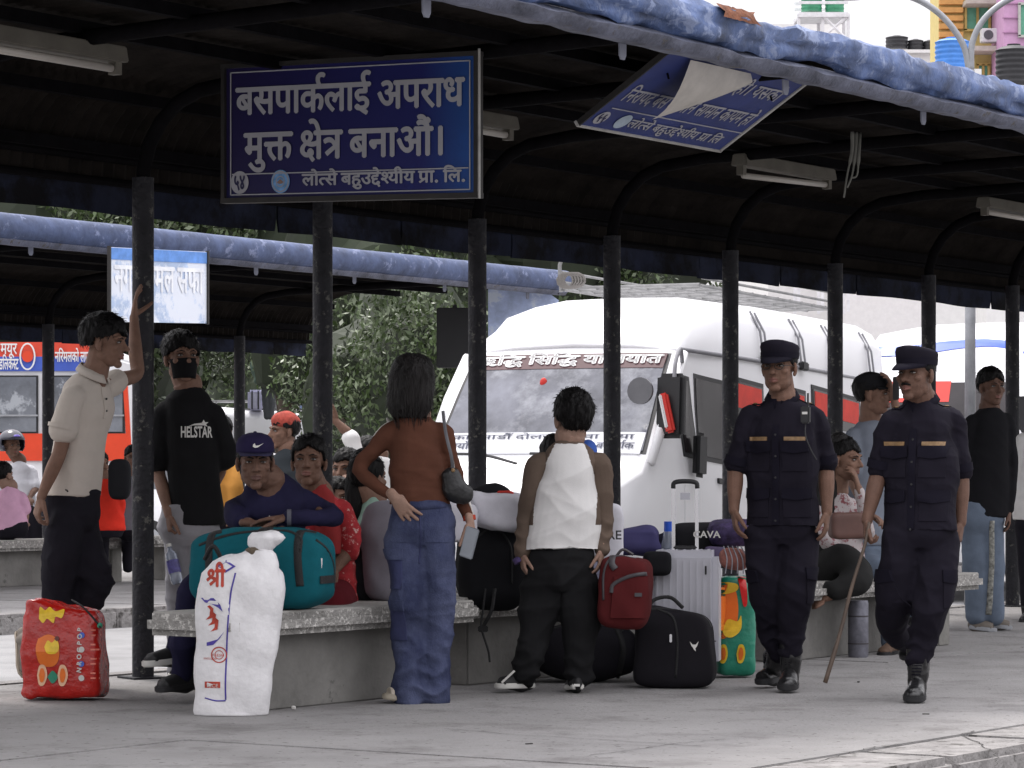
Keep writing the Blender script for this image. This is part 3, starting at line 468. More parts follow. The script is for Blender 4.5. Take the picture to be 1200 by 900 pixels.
def shelter(o, u0, u1, posts, label, near):
    S = empty('bus_shelter', row(0, 0, 0, o), label, 'bus shelter')
    pm = None
    for pu in posts:
        c = row(pu, 0, 0, o)
        if pm is None:
            m = MB(); m.tube([c - Z * .02, c + Z * 1.2, c + Z * 2.62], .057 if near else .062, n=14); m.box(c + Z * .006, (.2, .2, .012), rot=R(33.7))
            ob = m.build('post', M_post, S, smooth=35); pm = (ob, c)
        else:
            ob = pm[0].copy(); col.objects.link(ob); ob.location = pm[0].location + (c - pm[1])
    rm = None
    for pu in posts:
        A = [row(pu, 0, 2.5, o)] + [row(pu, .48 - .48 * math.cos(t), 2.6 + .46 * math.sin(t), o) for t in [R(x) for x in (8, 25, 42, 60, 78)]] + [row(pu, v, 3.07 + .02 * v, o) for v in (.7, 1.2, 2, 3.05)]
        if rm is None:
            m = MB(); m.tube(A, .038, n=10); B2 = [row(pu, .30 - .30 * math.cos(t) + .14, 2.5 + .42 * math.sin(t), o) for t in [R(x) for x in (0, 20, 40, 60, 80)]]
            ob = m.build('rib', M_iron, S, smooth=40); rm = (ob, row(pu, 0, 0, o))
        else:
            ob = rm[0].copy(); col.objects.link(ob); ob.location = rm[0].location + (row(pu, 0, 0, o) - rm[1])
    # corrugated sheet
    prof = [(-.33, 2.62), (-.32, 2.72)] + [(.47 - .79 * math.cos(R(a)), 2.72 + .46 * math.sin(R(a))) for a in (12, 24, 36, 48, 60, 72, 84)] + [(.8, 3.2), (1.3, 3.2), (1.9, 3.21), (2.5, 3.22), (3.1, 3.24)]
    nu = int((u1 - u0) / (.0225)); rows_ = []
    for i in range(nu + 1):
        uu = u0 + (u1 - u0) * i / nu; k = .013 * math.cos(i * math.pi / 2) ; rr = []
        for j, (v, z) in enumerate(prof):
            a = prof[max(0, j - 1)]; b = prof[min(len(prof) - 1, j + 1)]; d = Vector((b[0] - a[0], b[1] - a[1])).normalized()
            rr.append(row(uu, v - d.y * k, z + d.x * k, o))
        rows_.append(rr)
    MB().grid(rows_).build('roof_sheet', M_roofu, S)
    # purlins
    for v, z in ((-.22, 2.78), (.02, 3.02), (.95, 3.14), (1.6, 3.15), (2.3, 3.16), (2.9, 3.17)):
        MB().prism([row(u0, v - .025, z - .03, o), row(u0, v + .025, z - .03, o), row(u0, v + .025, z + .03, o), row(u0, v - .025, z + .03, o)], Vector((0, 0, 0)), U * (u1 - u0)).build('purlin', M_iron, S)
    for i, z in enumerate((2.5, 2.62)):
        MB().tube([row(u0, -.3 + .02 * i, z + .12, o), row(u1, -.3 + .02 * i, z + .12, o)], .022, n=8).build('rail', M_iron, S)
    # fascia panels at the back
    uu = u0; k = 0
    while uu < u1 - .05:
        ue = min(u1, uu + 1.2); b = .012 * math.sin(k * 2.3); m = MB()
        nn = 8; gr = []
        for i in range(nn + 1):
            t = i / nn; gr.append([row(uu + .006 + (ue - uu - .012) * t, -.36 + .012 * math.sin(t * 7 + k) + (0 if zz > 2.5 else b), zz + (.005 * math.sin(t * 5 + k * 3) if zz < 2.48 else 0), o) for zz in (2.46, 2.53, 2.6, 2.68)])
        m.grid(gr); P = [[p - N * .012 for p in r] for r in gr]; m.grid([r[::-1] for r in P])
        m.build('fascia_panel', M_fascia, S); uu = ue; k += 1
    # rolled, dented gutter
    rad = .105; nn = int((u1 - u0) / .06); rings = []
    for i in range(nn + 1):
        uu = u0 + (u1 - u0) * i / nn; c = row(uu, 3.2, 3.2 if not near else 3.215, o); r = []
        for j in range(20):
            a = 2 * math.pi * j / 20
            q = Vector((uu * 1.1, math.cos(a) * .7, math.sin(a) * .7)); d = noise.noise(q) * .5 + noise.noise(q * 2.6) * .35 + .25 * noise.noise(q * 6)
            if near: d += .35 - 1.3 * abs(noise.noise(Vector((uu * 1.6 + math.sin(a), math.cos(a), math.sin(a) * 1.3)))) - .5 * abs(noise.noise(q * 3.1))
            k = (.080 if near else rad) * (1 + (.75 if near else .06) * d)
            sag = (.02 * noise.noise(Vector((uu * .5, 3, 1)))) if near else 0
            r.append(c + N * (k * (.8 if near else .95) * math.cos(a)) + Z * (k * 1.1 * math.sin(a) + sag))
        rings.append(r)
    MB().loft(rings).build('gutter', M_gut if near else M_gut2, S, smooth=True)
    lp = []
    for i in range(nn + 1):
        uu = u0 + (u1 - u0) * i / nn; t = noise.noise(Vector((uu * 2.1, 7, 2))) * (.03 if near else .006); t2 = noise.noise(Vector((uu * 5.1, 1, 2))) * (.012 if near else .003)
        lp.append([row(uu, 3.17, 3.13, o), row(uu, 3.24 + t, 3.09 + t2, o), row(uu, 3.2 + t, 3.045 + t2, o), row(uu, 3.1, 3.05 + t2, o), row(uu, 3.04, 3.1, o)])
    MB().grid(lp).build('gutter_lip', M_lip, S, smooth=60)
    # little hanging tabs
    uu = u0 + .7
    while uu < u1:
        c = row(uu, 3.06, 3.03, o); m = MB(); m.prism([c + U * -.03 + Z * .03, c + U * .03 + Z * .03, c + U * .028 - Z * .025, c + U * .015 - Z * .045, c - U * .015 - Z * .045, c - U * .028 - Z * .025], N * -.004, N * .004)
        m.build('tab', mat('tab_grey', (.2, .21, .26), rough=.6), S); uu += 1.57
    return S
posts1 = [1.55 * k for k in range(-3, 11)]
SH1 = shelter(P1, -5.6, 16.2, posts1, 'long dark bus shelter with dented blue gutter over the waiting passengers', True)
SH2 = shelter(P2, -9, 4.8, [-6.2, -3.1, 0, 3.11], 'second bus shelter behind at left with straight blue gutter', False)
# torn rusty patch at the near gutter
rp = MB(); gr = []
for i in range(9):
    t = i / 8; uu = .35 + .34 * t
    gr.append([row(uu + .03 * math.sin(j * 2 + i), 3.2 + .092 * math.cos(R(a)), 3.215 + .104 * math.sin(R(a)) + .004 * math.sin(i * 3 + j), P1) for j, a in enumerate((10, 25, 40, 55))])
rp.grid(gr).build('rust_patch', M_rust, SH1, smooth=True)
# rag hanging under the roof
rg = MB(); c = row(4.35, 1.9, 3.15, P1)
for k in range(3): rg.tube(bpoly([c + U * .05 * k, c + Vector((.02 * k, 0, -.12)), c + Vector((-.03 + .03 * k, 0, -.26)), c + Vector((-.05 + .02 * k, .0, -.4 + .06 * k))], 5), [.012] * 8 + [.006] * 8, n=5)
tag(rg.build('rag', cloth('pale_rag', (.2, .2, .18)), loc=c, smooth=True), 'pale torn rag dangling from the roof near the right strip light', 'rag')

def strip_light(u0, v, z, label, L=1.22, o=P1, drop=0):
    c = row(u0 + L / 2, v, z, o); T = empty('strip_light', c, label, 'strip light', 'strip lights under the shelter roof')
    m = MB(); m.prism([row(u0, v - .06, z, o), row(u0, v + .06, z, o), row(u0, v + .045, z + .075, o), row(u0, v - .045, z + .075, o)], U * 0, U * L); m.build('housing', M_cream, T, bevel=.006)
    MB().tube([row(u0 + .06, v, z - .03 - drop, o), row(u0 + L - .06, v, z - .03, o)], .019, n=10).build('tube', M_tube, T, smooth=True)
    for uu in (u0 + .02, u0 + L - .05): MB().box(row(uu + .015, v, z - .028, o), (.04, .05, .06), rot=R(56.3)).build('end_cap', M_cream, T)
strip_light(-2.52, .97, 3.0, 'strip light at top left with its white tube showing large')
strip_light(.75, .95, 3.0, 'strip light half hidden behind the right edge of the big blue sign', L=1.3)
strip_light(4.6, .97, 3.02, 'strip light in front of the roof arches right of the tilted sign', drop=.03)
strip_light(8.2, .97, 3.02, 'strip light cut by the right edge of the photo')

# ------------------------------------------------------------------ signs
M_sign = mat('sign_blue', (.012, .010, .085), rough=.42, var=.12, vs=3, c2=(.012, .05, .26), c2amt=.40, c2s=1.1, spec=.4)
M_signw = mat('sign_white', (.36, .36, .39), rough=.6, var=.08)
M_dkframe = mat('sign_frame', (.025, .023, .022), rough=.6, var=.3)
M_frl = mat('sign_frame_light', (.4, .39, .37), rough=.6, var=.25)
def gradient_print(m, c0, c1, c2, x0, x1):
    """printed colour fade from left to right along the board"""
    t = m.node_tree; N_ = t.nodes.new; L_ = t.links.new; b = t.nodes['Principled BSDF']; old = b.inputs['Base Color'].links[0].from_socket
    tc = N_('ShaderNodeTexCoord'); sp = N_('ShaderNodeSeparateXYZ'); L_(tc.outputs['Object'], sp.inputs[0]); mr_ = N_('ShaderNodeMapRange'); mr_.inputs[1].default_value = x0; mr_.inputs[2].default_value = x1; L_(sp.outputs[0], mr_.inputs[0])
    r = N_('ShaderNodeValToRGB'); L_(mr_.outputs[0], r.inputs[0]); r.color_ramp.elements[0].color = c0 + (1,); r.color_ramp.elements[1].color = c2 + (1,); e = r.color_ramp.elements.new(.78); e.color = c1 + (1,)
    mx = N_('ShaderNodeMix'); mx.data_type = 'RGBA'; mx.inputs[0].default_value = .8; L_(old, mx.inputs[6]); L_(r.outputs[0], mx.inputs[7]); L_(mx.outputs[2], b.inputs['Base Color'])
gradient_print(M_sign, (.016, .010, .05), (.010, .014, .13), (.012, .09, .33), -.65, .68)
def letters(parent, me, o, right, up, off, m, name='lettering'):
    place(me, o, right, up, off); return mk(name, me, m, parent)
S1 = empty('sign', row(-.07, 1.37, 2.41), 'dark blue framed sign with three rows of white Devanagari lettering', 'sign')
a0, a1, z0, z1 = row(-.09, .62), row(-.09, 2.16), 2.45, 3.11
rt = (a1 - a0 - Z * .05).normalized(); ctr = (a0 + a1) / 2
fr = MB().box(ctr + Z * (z0 + z1) / 2 + U * .03, (1.54, .03, .66), rot=Matrix((rt, U, Z)).transposed()); fr.build('board', M_sign, S1)
for (cx, cz, wx, wz) in ((0, z0 - .013, 1.59, .026), (0, z1 + .011, 1.59, .022), (-.781, (z0 + z1) / 2, .022, .66), (.781, (z0 + z1) / 2, .022, .66)):
    MB().box(ctr + rt * cx + Z * cz + U * .02, (wx, .05, wz), rot=Matrix((rt, U, Z)).transposed()).build('frame_bar', M_dkframe, S1)
MB().box(ctr + rt * .806 + Z * 2.78 - U * .008, (.008, .01, .72), rot=Matrix((rt, U, Z)).transposed()).build('frame_edge', M_frl, S1)
face = ctr + U * .013; KX, KZ = .89, .892; ZZ = lambda z: 2.45 + (z - 2.40) * KZ
def s1txt(t, h, w, x, z, bold): letters(S1, deva(t, h * KZ, w * KX, bold * .9), face + rt * x * KX + Z * ZZ(z), rt, Z, .003, M_signw)
s1txt(['ब', 'स', 'प', 'ा', 'क', 'र्', 'ल', 'ा', 'ई', ' ', 'अ', 'प', 'र', 'ा', 'ध'], .152, 1.58, .0, 2.875, .0068)
s1txt(['म', 'ु', 'क्त', ' ', 'क्ष', 'े', 'त्र', ' ', 'ब', 'न', 'ा', 'औ', 'ं', '।'], .156, 1.40, -.03, 2.612, .0068)
s1txt(['ल', 'ो', 'त्', 'स', 'े', ' ', 'ब', 'ह', 'ु', 'उ', 'द्द', 'े', 'श्', 'य', 'ी', 'य', ' ', 'प्र', 'ा', '.', ' ', 'ि', 'ल', '.'], .064, 1.12, .245, 2.462, .003)
letters(S1, curve_mesh(ring_contour(.058)), face + rt * -.765 * KX + Z * ZZ(2.488), rt, Z, .003, M_signw, 'number_disc')
letters(S1, deva(['५', '४'], .066, .075, .004), face + rt * -.765 * KX + Z * ZZ(2.452), rt, Z, .005, mat('sign_ink', (.03, .03, .08)), 'number')
letters(S1, curve_mesh(ring_contour(.059)), face + rt * -.47 * KX + Z * ZZ(2.488), rt, Z, .003, mat('emblem_blue', (.16, .34, .62), var=.3, vs=30), 'emblem')
letters(S1, curve_mesh(ring_contour(.054, .047) + ring_contour(.028, .023)), face + rt * -.47 * KX + Z * ZZ(2.488), rt, Z, .005, M_signw, 'emblem_ring')
letters(S1, curve_mesh([[(-.022, -.004), (.0, .012), (.022, -.004), (.01, -.012), (-.01, -.012)]]), face + rt * -.47 * KX + Z * ZZ(2.488), rt, Z, .005, mat('emblem_dark', (.3, .2, .16)), 'emblem_mark')
bd = MB()
for (cx, cz, wx, wz) in ((0, 2.535, 1.64, .006), (0, 2.418, 1.66, .006), (0, 3.115, 1.66, .006), (-.83, 2.767, .006, .7), (.83, 2.767, .006, .7)): bd.box(face + rt * cx * KX + Z * ZZ(cz) - U * .003, (wx * (KX if wx > .1 else 1), .003, wz * (KZ if wz > .1 else 1)), rot=Matrix((rt, U, Z)).transposed())
bd.build('border_line', M_signw, S1)
# tilted sign with peeling corner
S2b = row(.56, 2.34, 2.80); T2 = empty('sign', S2b + U * .7, 'blue sign tilted under the gutter with its printed sheet peeling off', 'sign')
up2 = (row(0, 2.88, 3.13) - row(0, 2.34, 2.80)).normalized(); up2 = (W(948, 95, 16.1) - W(843, 177, 16.4)).normalized()
r2 = (W(843, 177, 16.4) - W(678, 147, 15.24)).normalized(); up2 = (up2 - r2 * up2.dot(r2)).normalized(); n2 = r2.cross(up2); M2 = Matrix((r2, up2, n2)).transposed()
o2 = W(678, 147, 15.24); Lw, Hh = 1.40, .64
MB().box(o2 + r2 * Lw / 2 + up2 * Hh / 2 - n2 * .012, (Lw, Hh, .02), rot=M2).build('board', mat('sign2_blue', (.025, .04, .17), rough=.5, var=.2, vs=4), T2)
for (x, y, a, b) in ((Lw / 2, 0, Lw + .03, .014), (Lw / 2, Hh, Lw + .03, .012), (0, Hh / 2, .012, Hh), (Lw, Hh / 2, .022, Hh)):
    MB().box(o2 + r2 * x + up2 * y - n2 * .01, (a, b, .03), rot=M2).build('frame_bar', M_frl if x != 0 else M_dkframe, T2)
def s2(t, h, w_, x, y, b): letters(T2, deva(t, h, w_, b), o2 + r2 * x + up2 * y, r2, up2, .002, M_signw)
s2(['क', 'म्', 'प', 'न', 'ी', ' ', 'ह', 'ो', '।', ' ', 'य', 'स', 'क', 'ो'], .09, .78, .93, .44, .002)
s2(['ि', 'न', 'र', 'ा', 'प', 'द', ' ', 'ब', 'स', ' ', 'क', 'ो', ' ', 'प', 'ि', 'न', ' ', 'स', 'ा', 'म', 'ा', 'न', ' ', 'क', 'ा', 'य', 'म', ' ', 'ह', 'ो'], .095, 1.26, .70, .23, .002)
s2(['ल', 'ो', 'त्', 'स', 'े', ' ', 'ब', 'ह', 'ु', 'उ', 'द्द', 'े', 'श्', 'य', 'ी', 'य', ' ', 'प्र', 'ा', ' ', 'ि', 'ल'], .06, .92, .82, .055, .0018)
MB().box(o2 + r2 * .74 + up2 * .165 + n2 * .001, (1.3, .006, .003), rot=M2).build('border_line', M_signw, T2)
letters(T2, curve_mesh(ring_contour(.055)), o2 + r2 * .3 + up2 * .085, r2, up2, .002, mat('emblem_pale', (.4, .48, .56)), 'emblem')
letters(T2, curve_mesh(ring_contour(.05)), o2 + r2 * .1 + up2 * .085, r2, up2, .002, M_signw, 'number_disc')
letters(T2, deva(['५', '५'], .06, .07, .003), o2 + r2 * .1 + up2 * .058, r2, up2, .004, MATS['sign_ink'], 'number')
# peeled flap: curls off the board from its upper left
gr = []
for i in range(11):
    t = i / 10; rr = []
    for j in range(9):
        s = j / 8; x = .22 + .60 * t; drop = (1 - t) ** .8 * .36 * s; y = Hh - .03 - drop - .02 * s
        rr.append(o2 + r2 * (x + .10 * s * (1 - t) - .02) + up2 * y + n2 * (.015 + .07 * math.sin(s * 2.4) * (1 - t * .7) + .03 * s))
    gr.append(rr)
MB().grid(gr).build('peeled_sheet', mat('sheet_back', (.52, .49, .45), rough=.7, var=.12, vs=8), T2, smooth=True)
for uu in (.75, 1.8):
    MB().tube([row(uu, 2.75, 3.02), row(uu, 2.7, 3.2)], .006, n=6).build('hanging_wire', M_iron, T2)
# pale faded sign on the far shelter
c3 = W(186, 336, YG(686)); 
u3 = .0; base3 = row(-1.3, 3.02, 2.36, P2)
T3 = empty('sign', W(186, 377, 26.9), 'faded pale blue hanging sign on the far shelter behind the left post', 'sign')
q0 = W(128, 377, 26.3); q1 = W(243, 379, 27.5); r3 = (q1 - q0).normalized(); L3 = (q1 - q0).length; n3 = r3.cross(Z)
M3 = Matrix((r3, -n3, Z)).transposed()
MB().box((q0 + q1) / 2 + Z * .32 - n3 * .012, (L3, .02, .64), rot=M3).build('board', mat('sign3', (.42, .52, .70), rough=.5, var=.25, vs=3, c2=(.7, .74, .82), c2amt=.52, c2s=2.5), T3)
for x in (0, L3): MB().box(q0 + r3 * x + Z * .32, (.02, .03, .66), rot=M3).build('frame_bar', M_dkframe, T3)
MB().box(q0 + r3 * L3 / 2 + Z * .585 + n3 * .001, (L3 - .02, .004, .1), rot=M3).build('blue_band', mat('band_blue', (.12, .26, .6), var=.3), T3)
letters(T3, deva(['न', 'ग', 'र', ' ', 'ि', 'व', 'म', 'ल', ' ', 'स', 'फ', 'ा'], .22, L3 * .9, .008), q0 + r3 * L3 * .5 + Z * .27, r3, Z, .004, mat('faded_white', (.78, .8, .84)), 'lettering')
# sign seen at the end of the far shelter
E1 = empty('sign', row(4.7, 2.2, 2.5, P2), 'blank pale blue panel under the end of the far gutter beside the van', 'sign')
g0, g1 = W(572, 398, 33.6), W(655, 398, 33.3); 
m = MB(); pts = [W(572, 336, 33.5), W(640, 341, 33.5), W(655, 352, 33.5), W(640, 385, 33.5), W(600, 410, 33.5), W(572, 410, 33.5)]
m.prism(pts, Vector((0, 0, 0)), Vector((0, .03, 0))); m.build('board', mat('pale_panel', (.42, .5, .72), rough=.6, var=.25, vs=6, c2=(.62, .68, .8), c2amt=.42, c2s=3), E1)
MB().prism([W(572, 333, 33.5), W(655, 340, 33.5), W(655, 345, 33.5), W(572, 338, 33.5)], Vector((0, -.03, 0)), Vector((0, .05, 0))).build('top_bar', M_iron, E1)
# dark box hanging at the far shelter
tb = MB().box(W(533, 396, 33.8), (.40, .12, .66)); tb.box(W(533, 362, 33.8), (.05, .05, .1))
tag(tb.build('television', mat('tv_black', (.012, .012, .014), rough=.5), loc=W(533, 428, 33.8), bevel=.01), 'black television box hanging from the end of the far shelter', 'television')

# ------------------------------------------------------------------ trees
M_bark = mat('bark', (.09, .07, .055), rough=.95, var=.3, bump=.8, bs=14)
M_leafA = mat('leaf_mid', (.042, .070, .018), rough=.45, var=.5, vs=1.2, spec=.5)
M_leafB = mat('leaf_pale', (.105, .135, .07), rough=.45, var=.4, vs=1.2, spec=.6)
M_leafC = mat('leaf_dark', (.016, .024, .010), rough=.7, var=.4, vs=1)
def leaf_mesh(seed, n, rx, ry, rz, size):
    rs = np.random.RandomState(seed); k = 26
    cl = rs.normal(0, 1, (k, 3)); cl /= np.linalg.norm(cl, axis=1)[:, None]; cl *= (rs.rand(k, 1) ** .4) * .85
    idx = rs.randint(0, k, n); d = rs.normal(0, 1, (n, 3)); d /= np.linalg.norm(d, axis=1)[:, None]
    P = (cl[idx] + d * (.30 * rs.rand(n, 1) ** .35)) * np.array([rx, ry, rz])
    a = rs.normal(0, 1, (n, 3)); a[:, 2] -= .6; a /= np.linalg.norm(a, axis=1)[:, None]
    b = np.cross(a, rs.normal(0, 1, (n, 3))); b /= np.linalg.norm(b, axis=1)[:, None]; s = size * (.6 + rs.rand(n, 1) * .9)
    V = np.stack([P - a * s, P + b * s * .42, P + a * s, P - b * s * .42], 1).reshape(-1, 3)
    me = bpy.data.meshes.new('leaves'); me.vertices.add(len(V)); me.vertices.foreach_set('co', V.astype('f').ravel())
    me.loops.add(4 * n); me.loops.foreach_set('vertex_index', np.arange(4 * n, dtype='i')); me.polygons.add(n)
    me.polygons.foreach_set('loop_start', np.arange(0, 4 * n, 4, dtype='i'))
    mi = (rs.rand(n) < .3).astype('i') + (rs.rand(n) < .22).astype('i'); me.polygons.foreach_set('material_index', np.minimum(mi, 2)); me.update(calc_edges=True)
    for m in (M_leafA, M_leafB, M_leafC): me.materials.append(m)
    return me
LEAF = [leaf_mesh(s, 22000, 2.9, 2.2, 2.9, .058) for s in (1, 2, 3)]
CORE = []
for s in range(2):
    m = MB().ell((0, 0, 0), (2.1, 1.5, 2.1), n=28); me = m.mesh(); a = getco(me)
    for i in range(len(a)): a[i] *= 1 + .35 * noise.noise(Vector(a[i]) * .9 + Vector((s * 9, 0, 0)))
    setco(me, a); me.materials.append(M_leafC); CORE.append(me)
tree_lab = ['broad dark tree rising above the far gutter at the left edge', 'leafy tree behind the sign post above the far gutter', 'dense tree behind the masked man and far posts', 'pale leaved tree filling the gap left of the brown haired woman', 'leafy tree over the white micro van with luggage', 'tall tree behind the television box', 'tree just left of the white van roof', 'tree behind the roof rack of the white van', 'low bushy tree seen in the gap behind the woman in brown', 'low bushy tree behind the man standing on the van roof', 'low bush behind the red and blue bus']
for i, (px, Y, zc, sc) in enumerate([(-20, 60, 6.3, 1.25), (160, 62, 6.2, 1.25), (330, 60, 6.3, 1.2), (455, 57, 4.4, 1.15), (250, 98, 4.5, 1.5), (520, 60, 6.2, 1.2), (610, 58, 5.9, 1.1), (715, 60, 5.9, 1.1), (470, 52, 2.3, .95), (330, 92, 2.9, 1.25), (90, 66, 3.2, 1.2)]):
    x = (px - 600) * Y / F; T = empty('tree', (x, Y, -.15), tree_lab[i], 'tree')
    b = MB(); b.tube([(x, Y, -.2), (x + .1, Y, zc * .4), (x - .1, Y, zc * .8)], [.2 * sc, .15 * sc, .08], n=9)
    for k in range(6):
        an = k * 1.05 + i; b.tube([(x, Y, zc * (.35 + .06 * k)), (x + math.cos(an) * .9, Y + math.sin(an) * .8, zc * .75), (x + math.cos(an) * 1.6 * sc, Y + math.sin(an) * 1.2, zc * 1.0)], [.08, .05, .02], n=6)
    b.build('trunk', M_bark, T, smooth=True)
    o = bpy.data.objects.new('leaves', LEAF[i % 3]); link(o, T); o.location = (0, 0, zc + .15); o.scale = (sc, sc, sc * 1.1); o.rotation_euler.z = i * 1.7; o['kind'] = 'stuff'
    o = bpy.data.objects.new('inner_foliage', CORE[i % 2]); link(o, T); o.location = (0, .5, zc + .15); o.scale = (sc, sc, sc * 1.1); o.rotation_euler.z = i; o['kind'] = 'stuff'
# far wooded bank that closes the view
hb = []
for i in range(90):
    x = -60 + i * .85; rr = []
    for j in range(9):
        z = -.2 + j * 1.0; rr.append((x + .5 * noise.noise(Vector((x, z, 3))), 112 + 2.5 * noise.noise(Vector((x * .3, z * .5, 0))) + j * .4, z + (1.5 * noise.noise(Vector((x * .25, 5, 1))) if j == 8 else 0)))
    hb.append(rr)
tag(MB().grid(hb).build('wooded_bank', mat('bank_green', (.04, .055, .025), rough=.9, var=.7, vs=1.6, bump=1, bs=2, c2=(.12, .14, .09), c2amt=.4, c2s=4)), kind='structure')

# ------------------------------------------------------------------ buildings top right
def pxbox(px0, px1, py0, Y, dep, m, parent, name, zb=-.15, bevel=0):
    a = W(px0, py0, Y); b = W(px1, py0, Y); return MB().box(((a.x + b.x) / 2, Y + dep / 2, (a.z + zb) / 2), (b.x - a.x, dep, a.z - zb)).build(name, m, parent, bevel=bevel)
def window(parent, px0, px1, py0, py1, Y, mf, mg, name='window'):
    a = W(px0, py0, Y); b = W(px1, py1, Y); w_, h_ = b.x - a.x, a.z - b.z; c = Vector(((a.x + b.x) / 2, Y - .04, (a.z + b.z) / 2))
    m = MB(); t = .06
    for dx, dz, ww, hh in ((0, h_ / 2, w_ + t, t), (0, -h_ / 2, w_ + t, t), (-w_ / 2, 0, t, h_), (w_ / 2, 0, t, h_), (0, 0, t, h_)): m.box(c + Vector((dx, -.03, dz)), (ww, .1, hh))
    f = m.build(name, mf, parent); MB().box(c, (w_, .03, h_)).build('pane', mg, f)
M_grnwin = mat('green_window', (.12, .36, .25), rough=.4); M_wf = mat('window_frame_pale', (.45, .45, .42), rough=.6)
YB = empty('building', (6.5, 90, -.15) if False else W(1135, 560, 78), 'yellow building with orange ribbed cladding and green shuttered windows', 'building')
a = W(1100, -260, 78); b = W(1176, 130, 78); M_yel = mat('yellow_render', (.62, .50, .2), rough=.9, var=.1)
MB().box(((a.x + b.x) / 2, 78.8, (a.z + b.z) / 2), (b.x - a.x, 1.6, a.z - b.z)).build('upper_wall', M_yel, YB)
MB().box(((a.x + b.x) / 2 - .01, 78.8, (b.z - .15) / 2), (b.x - a.x - .04, 1.5, b.z + .15)).build('lower_wall', mat('white_render', (.72, .71, .7), rough=.9, var=.06), YB)
for k in range(34):
    a = W(1100, 98 - k * 9.5, 78); b = W(1128, 98 - k * 9.5, 78)
    MB().box(((a.x + b.x) / 2, 77.94, a.z), (b.x - a.x, .16, .13)).build('cladding_slat', mat('orange_clad', (.62, .32, .1), rough=.7), YB)
for (x0, x1, y0, y1) in ((1131, 1159, 8, 36), (1167, 1175, 8, 34), (1131, 1159, -50, -20), (1131, 1159, -110, -80), (1145, 1158, 76, 96)): window(YB, x0, x1, y0, y1, 78, mat('win_amber', (.5, .36, .12)), M_grnwin)
for py in (-70, 50, -5): MB().box(W(1152, py + 9, 77.6) , (.95, .8, .12)).build('ledge', mat('ledge', (.5, .46, .4)), YB)
PB = empty('building', W(1230, 560, 76), 'pink purple building at the top right corner with green window', 'building')
pxbox(1176.5, 1330, -260, 76, 3, mat('pink_render', (.55, .32, .5), rough=.9, var=.1), PB, 'wall')
for y0 in (5, -60, -120): window(PB, 1194, 1216, y0, y0 + 38, 76, M_wf, M_grnwin)
for py in range(-200, 110, 17): MB().box(W(1240, py, 75.98), (2.75, .05, .025)).build('joint', mat('pink_joint', (.38, .2, .34)), PB)
ac = empty('air_conditioner', W(1159, 49, 77.3), 'white air conditioner unit on the yellow building wall', 'air conditioner')
c = W(1159, 42, 77.3); MB().box(c, (.42, .35, .34)).build('casing', mat('ac_white', (.7, .7, .7)), ac, bevel=.02)
fg = MB(); fg.tube([c + Vector((-.04, -.18, 0)), c + Vector((-.04, -.20, 0))], .12, n=16); fg.build('fan_grille', mat('ac_grille', (.1, .1, .11)), ac)
WB = empty('building', W(1010, 560, 95), 'white flat roofed building with water tanks on top', 'building')
M_wb = mat('white_render', (.85, .84, .83), rough=.9, var=.06)
pxbox(985, 1098, 62, 95, 10, M_wb, WB, 'wall'); pxbox(900, 990, 28, 97, 10, M_wb, WB, 'tower_wall')
pxbox(985, 1098, 58, 94.8, .3, M_wb, WB, 'parapet', zb=W(0, 62, 94.8).z + .01)
for x0 in (1000, 1030, 1062): window(WB, x0, x0 + 16, 78, 100, 95, M_wf, mat('dark_glass', (.03, .035, .04), rough=.1))
def tank(px, py_top, py_bot, wpx, Y, m, label, ribs=7, group='water tanks on the roofs', lid=True):
    a = W(px, py_top, Y); b = W(px, py_bot, Y); r = wpx * Y / F / 2; h = a.z - b.z; T = empty('water_tank', b, label, 'water tank', group)
    pts = []; rad = []
    for k in range(ribs * 4 + 1): t = k / (ribs * 4); pts.append(b + Z * h * .86 * t); rad.append(r * (1 + .03 * math.cos(t * ribs * 2 * math.pi)))
    pts += [b + Z * h * .93, b + Z * h * .97]; rad += [r * .75, r * .35]
    MB().tube(pts, rad, n=22).build('shell', m, T, smooth=50)
    MB().tube([b + Z * h * .96, b + Z * h], r * .38, n=16).build('lid', m, T)
M_tb = mat('tank_black', (.02, .02, .023), rough=.5); M_tg = mat('tank_green', (.05, .26, .14), rough=.5); M_tblue = mat('tank_blue', (.06, .22, .62), rough=.45)
tank(1051, 42, 58, 26, 95.5, M_tb, 'wide black water tank, leftmost of the three on the white roof', ribs=3)
tank(1073, 46, 60, 18, 95.5, M_tb, 'middle black water tank on the white roof', ribs=3)
tank(1089, 47, 61, 14, 95.5, M_tb, 'small black water tank beside the blue tank', ribs=3)
tank(1116, 44, 84, 40, 60, M_tblue, 'blue ribbed water tank behind the curved lamp pole', ribs=6)
tank(1188, 52, 104, 42, 55, M_tb, 'large black ribbed water tank at the right edge', ribs=7)
for pxt, Yt, dd in ((1116, 60, 2.2), (1188, 55, 2.6)):
    hb_ = W(pxt, 84 if pxt == 1116 else 104, Yt); H = empty('tank_stand', (hb_.x, Yt, -.15), 'pale block tower under the ' + ('blue' if pxt == 1116 else 'large black') + ' water tank', 'tank stand')
    MB().box((hb_.x, Yt, (hb_.z - .15) / 2), (dd * .45, dd * .45, hb_.z + .13)).build('tower', M_wb, H)
tank(951, -6, 14, 24, 92, M_tg, 'green water tank, left one on the white steel stand', ribs=4)
tank(978, -8, 15, 22, 92, M_tg, 'green water tank, right one on the white steel stand', ribs=4)
st = MB(); M_whm = mat('white_metal', (.7, .7, .72), rough=.5)
for x0 in (936, 964, 994):
    for dy in (0, 1.2): a = W(x0, 16, 91.5); st.box((a.x, 91.5 + dy, (a.z + 6) / 2), (.09, .09, a.z - 6))
